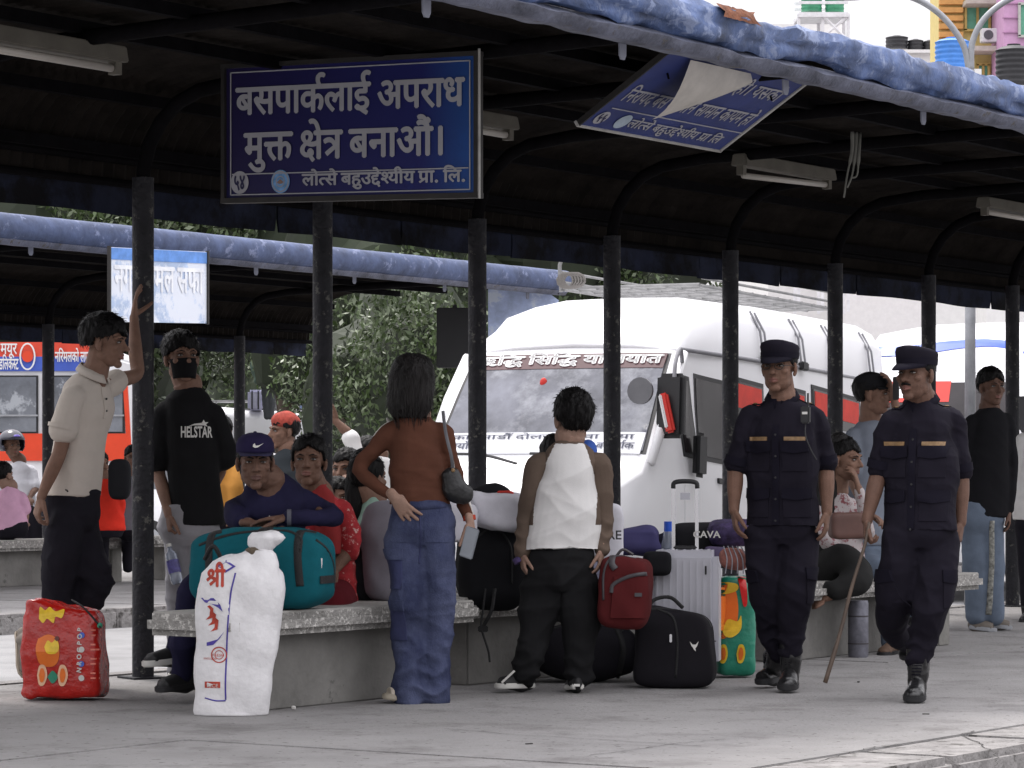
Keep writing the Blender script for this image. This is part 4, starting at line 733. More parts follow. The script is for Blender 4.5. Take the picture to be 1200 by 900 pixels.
for yy in (16, 3, -4): a = W(936, yy, 91.4); b = W(994, yy, 91.4); st.box(((a.x + b.x) / 2, 91.4, a.z), (b.x - a.x, .08, .08)); st.box(((a.x + b.x) / 2, 92.8, a.z), (b.x - a.x, .08, .08))
st.tube([W(964, 44, 91.45), W(994, 18, 91.45)], .05, n=6); st.tube([W(964, 18, 91.45), W(990, 44, 91.45)], .05, n=6)
st.box(((W(936, 0, 91.4).x + W(994, 0, 91.4).x) / 2, 92.1, W(0, 16, 91.4).z - .06), (1.5, 1.5, .08))
tag(st.build('tank_stand', M_whm, loc=W(965, 110, 92)), 'white steel frame holding the two green water tanks', 'tank stand')
# lamp post with two curved arms
LP = empty('street_lamp', W(1137, 560, 27), 'grey lamp pole with two arching arms above the blue gutter at right', 'street lamp')
LP.location.z = -.15; cz = W(1137, 82, 27)
MB().tube([Vector((cz.x, 27, -.15)), cz], [.055, .04], n=12).build('pole', M_galv, LP, smooth=True)
for pts in ([(1136, 84), (1128, 51), (1102, 17), (1066, -4), (1020, -10)], [(1138, 84), (1140, 48), (1158, 17), (1195, -6), (1240, -10)]):
    MB().tube(bpoly([W(x, y, 27) for x, y in pts], 6), .028, n=10).build('arm', M_galv, LP, smooth=True)
    e = W(pts[-1][0], pts[-1][1], 27); sgn = -1 if pts[-1][0] < 1137 else 1
    MB().ell(e + Vector((sgn * .2, 0, -.02)), (.26, .1, .06), n=14).build('lamp_head', mat('lamp_head_grey', (.4, .4, .42)), LP, smooth=True)

# ================================================================== VEHICLES
M_SOLEW = mat('white_vinyl', (.7, .7, .7), rough=.5, var=.04)
M_vanw = mat('van_white', (.80, .80, .82), rough=.28, var=.02, vs=2, spec=.5)
M_glass = mat('van_glass', (.05, .055, .065), rough=.06, var=.2, vs=2, spec=.9)
M_rub = mat('rubber_black', (.015, .015, .016), rough=.7, var=.1)
M_blk = mat('trim_black', (.02, .02, .022), rough=.5, var=.1)
M_chr = mat('chrome', (.6, .6, .62), rough=.25, metal=1, var=.05)
M_redp = mat('red_panel', (.55, .03, .02), rough=.5, var=.1)
def van_body(stations, L):
    """stations: x(front 0, rear -L), half width, sill z, belt z, roof edge z, roof edge half width, crown z"""
    secs = []
    for (x, w_, zs, zb, zr, wr, zc) in stations:
        h = [(0, zs), (w_ * .9, zs), (w_, zs + .12), (w_ * 1.0, zs + (zb - zs) * .6), (w_ * .99, zb), (w_ * .97 + (wr - w_ * .97) * .5, zb + (zr - zb) * .5), (wr, zr), (wr * .97, zr + (zc - zr) * .58), (wr * .86, zr + (zc - zr) * .88), (wr * .55, zc - (zc - zr) * .02), (0, zc)]
        secs.append([Vector((x, y, z)) for y, z in h] + [Vector((x, -y, z)) for y, z in h[-2:0:-1]])
    return secs
def build_van(name, org, heading, pitch, label, cat, stations, wheels, detail=1, body_mat=None, zg=-.15, group=None):
    """van frame: x forwards, y left, z up from the road"""
    T = empty(name, org, label, cat, group)
    M4 = Matrix.Translation(Vector(org)) @ Matrix.Rotation(heading, 4, 'Z') @ Matrix.Rotation(pitch, 4, 'Y')
    secs = van_body(stations, 5); m = MB().loft([[M4 @ p for p in s] for s in secs])
    me = m.mesh('body'); b = bmesh.new(); b.from_mesh(me); bmesh.ops.triangulate(b, faces=[f for f in b.faces if len(f.verts) > 4]); b.to_mesh(me); b.free()
    body = mk('body', me, body_mat or M_vanw, T, smooth=48)
    B = bvh_world(body, T)
    for (x, r) in wheels:
        for sy in (1, -1):
            w0 = stations[3][1]; c = M4 @ Vector((x, sy * (w0 - .09), r)); ax = (M4.to_3x3() @ Vector((0, 1, 0))).normalized()
            wh = MB().tube([c - ax * .11, c - ax * .09, c + ax * .09, c + ax * .11], [r * .88, r, r, r * .88], n=28).build('wheel', M_rub, T, smooth=40)
            MB().tube([c - ax * .118, c + ax * .118], r * .58, n=20).build('rim', M_galv, wh, smooth=40)
    return T, M4, B
def bvh_world(ob, T):
    o = wloc(T); return BVHTree.FromPolygons([v.co + o for v in ob.data.vertices], [p.vertices[:] for p in ob.data.polygons])
def panel(T, M4, B, cx, cy, cz, w_, h_, face, m, name, off=.008, nx=8, ny=6, shape=None, parent=None):
    """raised panel on a vehicle: face 'F' front, 'L'/'R' side"""
    R3 = M4.to_3x3(); o = M4 @ Vector((cx, cy, cz))
    n_, r_ = {'F': (Vector((1, 0, .55)), Vector((0, 1, 0))), 'L': (Vector((0, 1, .1)), Vector((-1, 0, 0))), 'R': (Vector((0, -1, .1)), Vector((1, 0, 0)))}[face]
    n_.normalize(); r_ = R3 @ r_; n_ = R3 @ n_; u_ = n_.cross(r_)
    return patch(B, o, r_, u_, n_, w_, h_, off, .01, nx, ny, shape).build(name, m, parent or T, smooth=40)

# ---- the big white van on the lane between the shelters; its nose points left towards the camera
VST = [(-.02, .72, .42, .70, .80, .64, .86), (-.06, .88, .34, .84, .96, .80, 1.02), (-.25, .94, .30, .98, 1.08, .88, 1.13), (-.48, .95, .30, 1.06, 1.17, .91, 1.22), (-.58, .95, .30, 1.08, 1.26, .91, 1.33),
       (-.95, .96, .30, 1.16, 1.80, .90, 1.87), (-1.20, .96, .30, 1.20, 2.13, .88, 2.20), (-1.30, .96, .30, 1.20, 2.16, .87, 2.33), (-1.55, .96, .30, 1.20, 2.18, .86, 2.52), (-2.1, .96, .30, 1.20, 2.20, .875, 2.69), (-3.8, .96, .30, 1.26, 2.29, .88, 2.82), (-5.6, .96, .30, 1.30, 2.38, .88, 2.92), (-6.1, .95, .30, 1.30, 2.38, .86, 2.89), (-6.4, .90, .34, 1.2, 2.2, .76, 2.5), (-6.45, .82, .45, 1.1, 1.9, .66, 2.02)]
vh = math.atan2(-.905, -.425)      # forward direction
fr_c = Vector((-.10, 22.3, -.06))
V1, VM, VB = build_van('white_van', fr_c, vh, R(-4.0), 'large white high roofed van parked beyond the boy with red tinted windows', 'van', VST, [(-.95, .36), (-5.2, .36)])
def vl(x, y, z): return VM @ Vector((x, y, z))
# y>0 is the van's left side, which is the side seen on the right of the picture
def wsh(x, y):
    t = (y + .42) / .84; return (x * (1.0 - .05 * t), y)
panel(V1, VM, VB, -.90, 0, 1.72, 1.74, .98, 'F', M_blk, 'windscreen_seal', .004, 14, 10, wsh)
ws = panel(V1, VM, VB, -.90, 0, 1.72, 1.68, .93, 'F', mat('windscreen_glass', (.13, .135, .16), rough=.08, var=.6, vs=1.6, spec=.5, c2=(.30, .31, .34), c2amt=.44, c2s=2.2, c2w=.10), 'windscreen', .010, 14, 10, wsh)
band = panel(V1, VM, VB, -1.13, 0, 2.06, 1.60, .15, 'F', mat('maroon_band', (.06, .015, .02), rough=.4), 'sun_strip', .014, 14, 3, parent=ws)
low = panel(V1, VM, VB, -.66, 0, 1.40, 1.66, .20, 'F', mat('banner_white', (.72, .73, .76), rough=.5, var=.05), 'lower_banner', .014, 14, 3, parent=ws)
R3v = VM.to_3x3(); rv = R3v @ Vector((0, 1, 0)); nv = (R3v @ Vector((1, 0, .55))).normalized(); uv = nv.cross(rv)
def vtext(t, h, w_, cx, cy, cz, m, b, off=.016, lat=False):
    me = latin(t, h, w_, b) if lat else deva(t, h, w_, b); place(me, vl(cx, cy, cz), rv, uv, 0); project(me, VB, nv, off); return mk('lettering', me, m, ws)
vtext(['ऋ', 'ि', 'द्ध', ' ', 'ि', 'स', 'ि', 'द्ध', ' ', 'य', 'ा', 'त', 'ा', 'य', 'ा', 'त'], .085, 1.54, -1.12, 0, 2.03, M_SOLEW, .006, .02)
M_ink2 = mat('faded_ink', (.18, .19, .25), rough=.7)
vtext(['क', 'ा', 'ठ', 'म', 'ा', 'ड', 'ौ', 'ँ', ' ', 'द', 'ो', 'ल', 'ख', 'ा', ' ', ' ', 'स', 'े', 'व', 'ा', ' ', ' ', 'न', 'य', 'ा'], .040, 1.5, -.68, 0, 1.43, M_ink2, .001, .02)
vtext(['ब', 'स', ' ', 'प', 'ा', 'र्', 'क'], .055, .30, -.65, .62, 1.34, M_ink2, .002, .02)
vtext(['न', 'य', 'ा', 'ँ'], .055, .16, -.65, -.66, 1.34, M_ink2, .002, .02)
# hanging charm, steering wheel hint, interior poles seen through the screen
st_ = MB(); st_.ell(vl(-.97, -.14, 1.90), (.03, .02, .045), n=10); st_.build('red_charm', M_redp, ws, smooth=True)
for yy in (-.62, -.54, .28): MB().tube([vl(-.72, yy, 1.53), vl(-1.0, yy * .97, 1.93)], .009, n=6).build('curtain_pole', mat('pole_pale', (.6, .6, .63)), ws)
for y0, y1 in ((-.72, -.1), (-.02, .62)):
    MB().tube(bpoly([vl(-.50, y0, 1.33), vl(-.50, (y0 + y1) / 2, 1.32), vl(-.44, y1, 1.25)], 4), .012, n=6).build('wiper', M_blk, V1)
# bonnet seam, grille, lamps, plate, bumper
panel(V1, VM, VB, -.06, 0, .80, .9, .16, 'F', M_blk, 'grille', .012, 8, 4)
for k in range(3): panel(V1, VM, VB, -.05, 0, .76 + .05 * k, .86, .012, 'F', M_chr, 'grille_bar', .02, 8, 1)
for sy in (1, -1):
    hl = panel(V1, VM, VB, -.16, sy * .70, .95, .26, .16, 'F', mat('lamp_glass', (.55, .57, .6), rough=.1, spec=.8), 'headlight', .014, 5, 4)
    fg_ = panel(V1, VM, VB, -.08, sy * .62, .60, .17, .07, 'F', mat('lamp_glass2', (.3, .3, .28), rough=.15), 'fog_lamp', .014, 5, 3)
panel(V1, VM, VB, -.03, 0, .55, .46, .13, 'F', mat('plate_black', (.02, .02, .02)), 'number_plate', .018, 4, 2)
for sy in (1,): 
    me = MB().tube([vl(-.58, sy * .92, 1.26), vl(-.95, sy * .92, 1.79), vl(-1.22, sy * .90, 2.14)], .035, n=8).build('pillar', M_vanw, V1, smooth=True)
MB().tube([vl(-.58, -.92, 1.26), vl(-.95, -.93, 1.79), vl(-1.22, -.91, 2.14)], .04, n=8).build('pillar', M_vanw, V1, smooth=True)
MB().tube([vl(-1.21, -.89, 2.15), vl(-1.20, -.5, 2.2), vl(-1.2, 0, 2.22), vl(-1.20, .5, 2.2), vl(-1.21, .89, 2.15)], .022, n=8).build('roof_gutter', M_vanw, V1, smooth=True)
MB().tube([vl(-1.22, .885, 2.17), vl(-3.8, .885, 2.30), vl(-6.15, .865, 2.39)], .016, n=8).build('roof_gutter', mat('gutter_grey', (.25, .25, .27), rough=.5), V1, smooth=True)
def side(x0, x1, z0, z1, m, name, off=.008, parent=None, shape=None): return panel(V1, VM, VB, (x0 + x1) / 2, .96, (z0 + z1) / 2, abs(x1 - x0), z1 - z0, 'L', m, name, off, 6, 5, shape, parent)
M_intr = mat('interior_dark', (.02, .016, .018), rough=.12, var=.4, vs=3, spec=.35)
def fq(x, y): return (x - (.22 * (.5 + y / .62)) * (1 if x < 0 else .1), y)
d = side(-1.18, -2.05, .5, 2.08, M_vanw, 'front_door', .004)
def swin(x0, x1, z0, z1, red=False, shape=None):
    f = side(x0, x1, z0, z1, M_blk, 'side_window', .009, shape=shape); g = side(x0 + (.03 if x0 < x1 else -.03), x1 - (.03 if x0 < x1 else -.03), z0 + .035, z1 - .035, M_intr, 'pane', .013, parent=f, shape=shape)
    if red: side(x0 - .06, x1 + .06, z1 - .24, z1 - .05, mat('red_pelmet', (.6, .035, .02), rough=.6, var=.15), 'red_pelmet', .017, parent=f)
    if red: side(x0 - .1, x1 + .1, z1 - .47, z1 - .33, mat('reflected_pale', (.33, .34, .37), rough=.2, var=.5, vs=4), 'painted_reflection', .016, parent=f)  # pale reflection in the pane, painted as a raised panel
    return f
swin(-1.12, -1.42, 1.36, 1.98, shape=lambda x, y: (x - .12 * (y / .62), y)); swin(-1.47, -2.05, 1.36, 2.02)
swin(-2.18, -2.95, 1.43, 2.08, True); swin(-3.1, -3.95, 1.46, 2.12, True); swin(-4.1, -5.35, 1.52, 2.19, True); swin(-5.5, -6.0, 1.55, 2.22, True)
side(-4.7, -4.75, 1.53, 2.18, M_blk, 'window_divider', .02)
side(-2.12, -2.135, .5, 2.1, M_blk, 'door_seam', .006); side(-3.1, -3.115, .5, 2.1, M_blk, 'door_seam', .006)
side(-1.95, -1.85, 1.2, 1.24, M_blk, 'door_handle', .02)
# mirror on its arm
mr = MB(); mr.tube(bpoly([vl(-1.2, .9, 2.04), vl(-.9, 1.0, 2.14), vl(-.76, 1.02, 2.0), vl(-.76, 1.02, 1.78)], 5), .016, n=8); MR = mr.build('mirror_arm', mat('arm_grey', (.3, .3, .32)), V1, smooth=True)
MB().box(vl(-.78, .99, 1.70), (.09, .22, .48), rot=R3v).build('mirror', M_blk, V1, bevel=.03, smooth=40)
MB().tube([vl(-.62, .80, 1.80), vl(-.65, .80, 1.80)], .10, n=18).build('round_mirror', mat('mirror_grey', (.12, .12, .13), rough=.3), V1, smooth=40)
MB().box(vl(-.70, .99, 1.64), (.05, .07, .30), rot=R3v @ Matrix.Rotation(R(14), 3, 'X')).build('red_marker', M_redp, V1, bevel=.015)
MB().box(vl(-.68, .97, 1.65), (.04, .025, .26), rot=R3v @ Matrix.Rotation(R(14), 3, 'X')).build('white_marker', M_SOLEW, V1, bevel=.01)
MB().box(vl(-1.35, 1.0, 1.38), (.2, .06, .34), rot=R3v).build('lower_mirror', M_blk, V1, bevel=.03)
# roof rack brackets and rack
for x in (-2.9, -3.8, -4.6, -5.6):
    for dx in (0, .1): MB().tube([vl(x - dx, .91, 2.24 - (x + 2.2) * .045), vl(x - dx + .02, .88, 2.46 - (x + 2.2) * .05), vl(x - dx + .05, .80, 2.62 - (x + 2.2) * .05)], .010, n=6).build('rack_strut', mat('strut_grey', (.25, .25, .27), rough=.4), V1)
    MB().box(vl(x - .05, .91, 2.24 - (x + 2.2) * .045), (.14, .05, .07), rot=R3v).build('rack_foot', M_blk, V1, bevel=.01)
rk = MB(); M_rack = mat('rack_grey', (.22, .22, .22), rough=.6, var=.3)
for yy in (-.6, -.3, 0, .3, .58): rk.tube([vl(-2.3, yy, 2.80), vl(-5.6, yy, 3.0)], .016, n=6)
for k in range(12): rk.tube([vl(-2.3 - .3 * k, -.6, 2.81 + .018 * k), vl(-2.3 - .3 * k, .58, 2.81 + .018 * k)], .013, n=6)
for zz in (2.86, 2.94): rk.tube([vl(-2.3, -.62, zz), vl(-5.6, -.62, zz + .2)], .012, n=6); rk.tube([vl(-2.3, .6, zz), vl(-5.6, .6, zz + .2)], .012, n=6)
rk.tube(bpoly([vl(-2.3, -.62, 2.78), vl(-2.3, -.62, 3.05), vl(-2.3, -.35, 3.08), vl(-2.3, -.2, 3.05), vl(-2.3, -.2, 2.8)], 4), .018, n=6)
rk.build('roof_rack', M_rack, V1)
rp_ = MB()
for k in range(5):
    c = vl(-2.22, -.55 + .02 * k, 2.86); rp_.tube([c + rv * (.07 + .006 * k) * math.cos(a * .6) + Z * .06 * math.sin(a * .6) for a in range(12)], .011, n=5)
rp_.build('rope_coil', mat('rope', (.16, .15, .14), rough=.95), V1)

# ---- second white van with a blue swoosh, at the right edge
o2v = Vector((3.9, 29.6, -.10)); VST2 = [list(s) for s in VST]
V2, VM2, VB2 = build_van('blue_striped_van', o2v, math.atan2(-.955, -.30), 0, 'white van with a wavy blue roof stripe behind the man in the black jacket', 'van', VST2, [(-.95, .36), (-4.3, .36)])
M_blue = mat('stripe_blue', (.03, .09, .5), rough=.35, var=.05)
def p2(x, y, z, w_, h_, f, m, n, off=.008, shape=None): return panel(V2, VM2, VB2, x, y, z, w_, h_, f, m, n, off, 12, 6, shape)
p2(-.98, 0, 1.72, 1.56, .80, 'F', M_intr, 'windscreen', .008, wsh)
p2(-1.15, -.2, 1.95, .7, .26, 'F', M_redp, 'red_sticker', .012); p2(-1.15, -.28, 1.95, .22, .16, 'F', M_SOLEW, 'white_sticker', .014)
p2(-1.6, 0, 2.42, 1.62, .10, 'F', M_blue, 'blue_stripe', .01, lambda x, y: (x, y * 1.6 + .07 * math.sin(x * 3.5)))
panel(V2, VM2, VB2, -3.3, .96, 2.25, 3.9, .11, 'L', M_blue, 'blue_stripe', .012, 26, 3, lambda x, y: (x, y - .05 * math.cos(x * 1.6)))
panel(V2, VM2, VB2, -2.9, .96, .75, 4.6, .42, 'L', M_blue, 'blue_sill', .012, 20, 4)
p2(-.05, 0, .72, 1.5, .34, 'F', M_blue, 'blue_bumper', .012)
for x0, x1 in ((-1.15, -2.0), (-2.2, -3.0), (-3.15, -4.0), (-4.1, -4.9)): panel(V2, VM2, VB2, (x0 + x1) / 2, .96, 1.72, x0 - x1, .6, 'L', M_intr, 'side_window', .01, 5, 4)
R2v = VM2.to_3x3()
MB().box(VM2 @ Vector((-.85, .95, 1.72)), (.1, .24, .46), rot=R2v).build('mirror', M_blk, V2, bevel=.03)
MB().box(VM2 @ Vector((-.85, -.98, 1.72)), (.1, .2, .42), rot=R2v).build('mirror', M_blk, V2, bevel=.03)
MB().tube([VM2 @ Vector((-1.35, .86, 2.08)), VM2 @ Vector((-.88, .97, 1.9))], .015, n=6).build('mirror_arm', M_blk, V2)
# ---- white van far behind at centre left with luggage on its roof
o3 = W(452, 560, 70); o3.z = -.15
V3, VM3, VB3 = build_van('far_white_van', o3, R(-6), 0, 'far white van with boxes and suitcases on its roof rack', 'van', VST, [(-.95, .36), (-4.3, .36)])
for x0, x1 in ((-1.15, -1.9), (-2.05, -2.9), (-3.05, -3.9), (-4.05, -4.9)): panel(V3, VM3, VB3, (x0 + x1) / 2, -.96, 1.7, x0 - x1, .6, 'R', M_glass, 'side_window', .01, 4, 3)
panel(V3, VM3, VB3, -3.2, -.96, 1.15, 3.6, .25, 'R', mat('mauve_stripe', (.16, .17, .42), rough=.4), 'side_stripe', .01, 10, 3)
rk3 = MB()
for yy in (-.6, .6):
    for zz in (2.75, 2.95): rk3.tube([VM3 @ Vector((-1.8, yy, zz)), VM3 @ Vector((-4.9, yy, zz))], .02, n=6)
for k in range(7): rk3.tube([VM3 @ Vector((-1.8 - .5 * k, -.6, 2.95)), VM3 @ Vector((-1.8 - .5 * k, -.6, 2.68))], .02, n=6); rk3.tube([VM3 @ Vector((-1.8 - .5 * k, -.6, 2.73)), VM3 @ Vector((-1.8 - .5 * k, .6, 2.73))], .02, n=6)
rk3.build('roof_rack', M_rack, V3)
def lug(px0, px1, py0, py1, Y, m, label, name='suitcase', cat='suitcase'):
    a = W(px0, py0, Y); b = W(px1, py1, Y); c = (a + b) / 2; T = empty(name, Vector((c.x, Y, b.z)), label, cat)
    MB().box(c, (b.x - a.x, .45, a.z - b.z)).build('case', m, T, bevel=.05, smooth=40)
    for t in (.3, .7): MB().box(c + Vector(((t - .5) * (b.x - a.x), -.23, 0)), (.03, .012, (a.z - b.z) * .9)).build('strap', M_blk, T)
lug(352, 364, 455, 481, 69.6, mat('case_pale_blue', (.35, .45, .7)), 'pale blue suitcase on the far van roof'); lug(339, 351, 454, 481, 69.6, mat('case_cream', (.75, .73, .68)), 'cream suitcase beside the pale blue one on the far van roof')
lug(322, 337, 459, 481, 69.5, mat('case_grey', (.55, .56, .58)), 'grey box on the far van roof beside the standing man', 'box', 'box'); lug(291, 309, 457, 481, 69.6, mat('case_lilac', (.55, .55, .7)), 'lilac box on the far van roof left of the standing man', 'box', 'box')
# ---- nearer white car roof below it
VSC = [(0, .6, .35, .6, .66, .55, .7), (-.15, .78, .25, .72, .82, .66, .88), (-.8, .84, .22, .85, .94, .72, 1.0), (-1.15, .85, .22, .9, 1.1, .70, 1.16), (-1.6, .85, .22, .92, 1.52, .62, 1.58), (-2.0, .85, .22, .92, 1.62, .60, 1.70), (-3.2, .85, .22, .92, 1.66, .60, 1.73), (-3.8, .84, .24, .92, 1.55, .58, 1.62), (-3.95, .8, .3, .88, 1.3, .6, 1.36)]
o4 = W(436, 560, 46); o4.z = -.15
V4, VM4, VB4 = build_van('white_microvan', o4, R(-8), 0, 'white microvan behind the man with the red cap', 'van', VSC, [(-.7, .29), (-3.2, .29)])
for x0, x1 in ((-1.25, -1.75), (-1.85, -2.6), (-2.7, -3.7)): panel(V4, VM4, VB4, (x0 + x1) / 2, -.85, 1.27, x0 - x1, .46, 'R', M_glass, 'side_window', .01, 4, 3)
panel(V4, VM4, VB4, -1.42, 0, 1.32, 1.2, .42, 'F', M_glass, 'windscreen', .01, 8, 4)
# ---- red, white and blue bus at the far left
o5 = Vector((0, 39, -.15)); by = 38.0
BX1 = W(151, 0, by).x; BT = empty('bus', (BX1 - 4, by + 1.2, -.15), 'red and white bus with a blue advertising band, seen past the far shelter at left', 'bus')
def bb(px0, px1, py0, py1, m, name, dy=0, th=.03, parent=None):
    a = W(px0, py0, by); b = W(px1, py1, by); return MB().box(((a.x + b.x) / 2, by - dy, (a.z + b.z) / 2), (b.x - a.x, th, a.z - b.z)).build(name, m, parent or BT)
zt = W(0, 392, by).z; bx0 = BX1 - 8
pr = [(bx0, .35), (BX1 + .02, .35), (BX1 + .04, 1.0), (BX1 - .12, zt - .15), (BX1 - .3, zt), (bx0, zt)]
M_busw = mat('bus_white', (.72, .72, .74), rough=.35, var=.05); M_busr = mat('bus_red', (.68, .06, .02), rough=.35, var=.06)
MB().prism([(x, by, z - .15) for x, z in pr], Vector((0, 0, 0)), Vector((0, 2.4, 0))).build('body', M_busw, BT, bevel=.03)
bb(-300, 149, 508, 540, M_busr, 'red_band', .016); bb(-300, 112, 401, 418, mat('ad_red', (.6, .06, .03), rough=.5), 'ad_band_red', .016); bb(-300, 112, 418, 435, mat('ad_blue', (.05, .1, .45), rough=.5), 'ad_band_blue', .016)
mm = MB(); a = [W(144, 445, by), W(149, 445, by), W(155, 545, by), W(150, 545, by)]; mm.prism(a, Vector((0, -.03, 0)), Vector((0, .05, 0))).build('red_corner', M_busr, BT)
for i, (x0, x1) in enumerate(((-190, -115), (-110, -35), (-30, 45), (50, 104), (110, 146))):
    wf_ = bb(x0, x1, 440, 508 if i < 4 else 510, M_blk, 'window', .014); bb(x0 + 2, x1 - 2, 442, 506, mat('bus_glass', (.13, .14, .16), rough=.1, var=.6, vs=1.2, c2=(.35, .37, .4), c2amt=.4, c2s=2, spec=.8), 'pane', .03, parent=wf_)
    bb(x0, x1, 486, 488, M_galv, 'window_rail', .05, parent=wf_)
def btxt(t, h, w_, px, py, m=M_SOLEW): me = deva(t, h, w_, .004); place(me, W(px, py, by) - Vector((0, .05, 0)), (1, 0, 0), (0, 0, 1)); mk('lettering', me, m, BT)
btxt(['म', 'य', 'ू', 'र'], .13, .2, 11, 415); btxt(['ड', 'ि', 'ल', 'क', 'स्', 'ट'], .13, .24, 11, 433); btxt(['न', 'ि', 'र', 'म', 'ल', 'क', 'ो', ' ', 'ल', 'ा', 'ग'], .12, .44, 86, 424)
letters(BT, curve_mesh([[(.10 * math.cos(t * .3), .17 * math.sin(t * .3)) for t in range(21)], [(.08 * math.cos(t * .3), .15 * math.sin(t * .3)) for t in range(21)]]), W(33, 418, by) - Vector((0, .055, 0)), Vector((1, 0, 0)), Z, 0, M_SOLEW, 'emblem')
letters(BT, curve_mesh([[(.07 * math.cos(t * .3), .07 * math.sin(t * .3)) for t in range(21)]]), W(33, 418, by) - Vector((0, .05, 0)), Vector((1, 0, 0)), Z, 0, M_busr, 'emblem_disc')
for x in (BX1 - 1.2, BX1 - 6):
    wh = MB().tube([(x, by - .02, .30), (x, by + .2, .30)], .46, n=26).build('wheel', M_rub, BT, smooth=40)

# ================================================================== PEOPLE
def skin(name, c): return mat(name, [x * .72 for x in c], rough=.62, var=.16, vs=22, sub=.05, spec=.25, bump=.25, bs=240)
SK_TAN = skin('skin_tan', (.26, .148, .105)); SK_LIGHT = skin('skin_light', (.36, .225, .17)); SK_DARK = skin('skin_dark', (.165, .09, .064)); SK_MID = skin('skin_mid', (.21, .115, .08))
M_LIP = mat('lips', (.16, .062, .048), rough=.45, var=.1); M_LIPD = mat('lips_dark', (.085, .038, .03), rough=.5, var=.1)
M_HAIR = mat('hair_black', (.0045, .004, .0042), rough=.55, var=.5, vs=30, bump=.6, bs=60, spec=.15, stretch=(1, 1, .25))
M_EYEW = mat('eye_white', (.26, .235, .22), rough=.25, var=.02); M_IRIS = mat('iris', (.015, .008, .005), rough=.1, spec=.8)
M_SOLE = mat('sole_white', (.6, .59, .56), rough=.7, var=.1); M_SHOEB = mat('shoe_black', (.014, .014, .015), rough=.6, var=.2, bump=.2)
M_BOOT = mat('boot_leather', (.009, .009, .010), rough=.28, var=.3, vs=20, bump=.3, bs=40, spec=.6)
M_UNI = cloth('uniform_navy', (.011, .0095, .0155), var=.18, bump=.3); M_UNI2 = cloth('uniform_navy_trim', (.008, .007, .013)); M_GOLD = mat('gold_badge', (.20, .12, .055), rough=.5, var=.3, vs=60)

def head_mats(yaw, pitch=0, roll=0):
    """yaw 0 looks to the camera (-Y), +90 looks to picture right (+X)"""
    return Matrix.Rotation(R(yaw), 3, 'Z') @ Matrix.Rotation(R(-pitch), 3, 'X') @ Matrix.Rotation(R(roll), 3, 'Y')
def build_head(c, Mr, k=1.0, voxel=.0036, female=False, neck_to=None, jaw=1.0, nose=1.0, neck_r=.056):
    """c: centre of the head (between the ears, eye level), face along local -Y. Returns mesh in world coordinates, material slots: skin, lips"""
    m = MB(); T = lambda x, y, z: Vector((x, y, z))
    m.ell((0, .018, .040), (.074, .094, .080), n=24); m.ell((0, -.028, -.018), (.0635 if not female else .060, .062, .080), n=20)
    m.ell((0, -.020, -.062), (.054 * jaw, .058, .046), n=18); m.ell((0, -.066, -.093), (.026 * jaw, .020, .019), n=12)
    m.tube([(0, -.083, .022), (0, -.094, .000), (0, -.106 * nose, -.020)], [(.008, .008), (.0095, .010), (.0125, .0125)], n=10, round_ends=True)
    for s in (-1, 1):
        m.ell((s * .012, -.093, -.024), (.0085, .010, .0075), n=10)
        m.tube([(s * .012, -.083, .031), (s * .030, -.080, .034), (s * .048, -.062, .028)], [.010, .011, .009], n=8, round_ends=True)
        m.ell((s * .043, -.058, -.014), (.020, .022, .018), n=12)
        m.ell((s * .076, .010, -.002), (.010, .019, .031), n=12, rot=Matrix.Rotation(R(s * 18), 3, 'Z')); m.ell((s * .074, .003, -.026), (.009, .010, .012), n=8)
        m.ell((s * .045, .0, -.055), (.018, .035, .03), n=10)
    m.tube([(-.019, -.080, -.050), (0, -.090, -.0485), (.019, -.080, -.050)], [.006, .0075, .006], n=8, round_ends=True)
    m.tube([(-.016, -.080, -.061), (0, -.088, -.0625), (.016, -.080, -.061)], [.0065, .0085, .0065], n=8, round_ends=True)
    me = remesh(m, voxel, 3, .5); P = getco(me).astype('d')
    for s in (-1, 1):      # eye sockets
        g = np.exp(-(((P - np.array([s * .031, -.083, .011])) / np.array([.017, .03, .0105])) ** 2).sum(1)); P[:, 1] += .0105 * g
    g = np.exp(-((P[:, 0] / .024) ** 2 + ((P[:, 2] + .0555) / .0022) ** 2)) * (P[:, 1] < -.06); P[:, 1] += .003 * g
    setco(me, P)
    lip = ((P[:, 0] / .023) ** 2 + ((P[:, 2] + .0555) / .0125) ** 2 < 1) & (P[:, 1] < -.074)
    li = set(np.nonzero(lip)[0].tolist()); mi = [1 if all(v in li for v in p.vertices) else 0 for p in me.polygons]
    me.polygons.foreach_set('material_index', mi)
    M4 = Matrix.Translation(Vector(c)) @ (Mr * k).to_4x4(); me.transform(M4)
    return me, M4
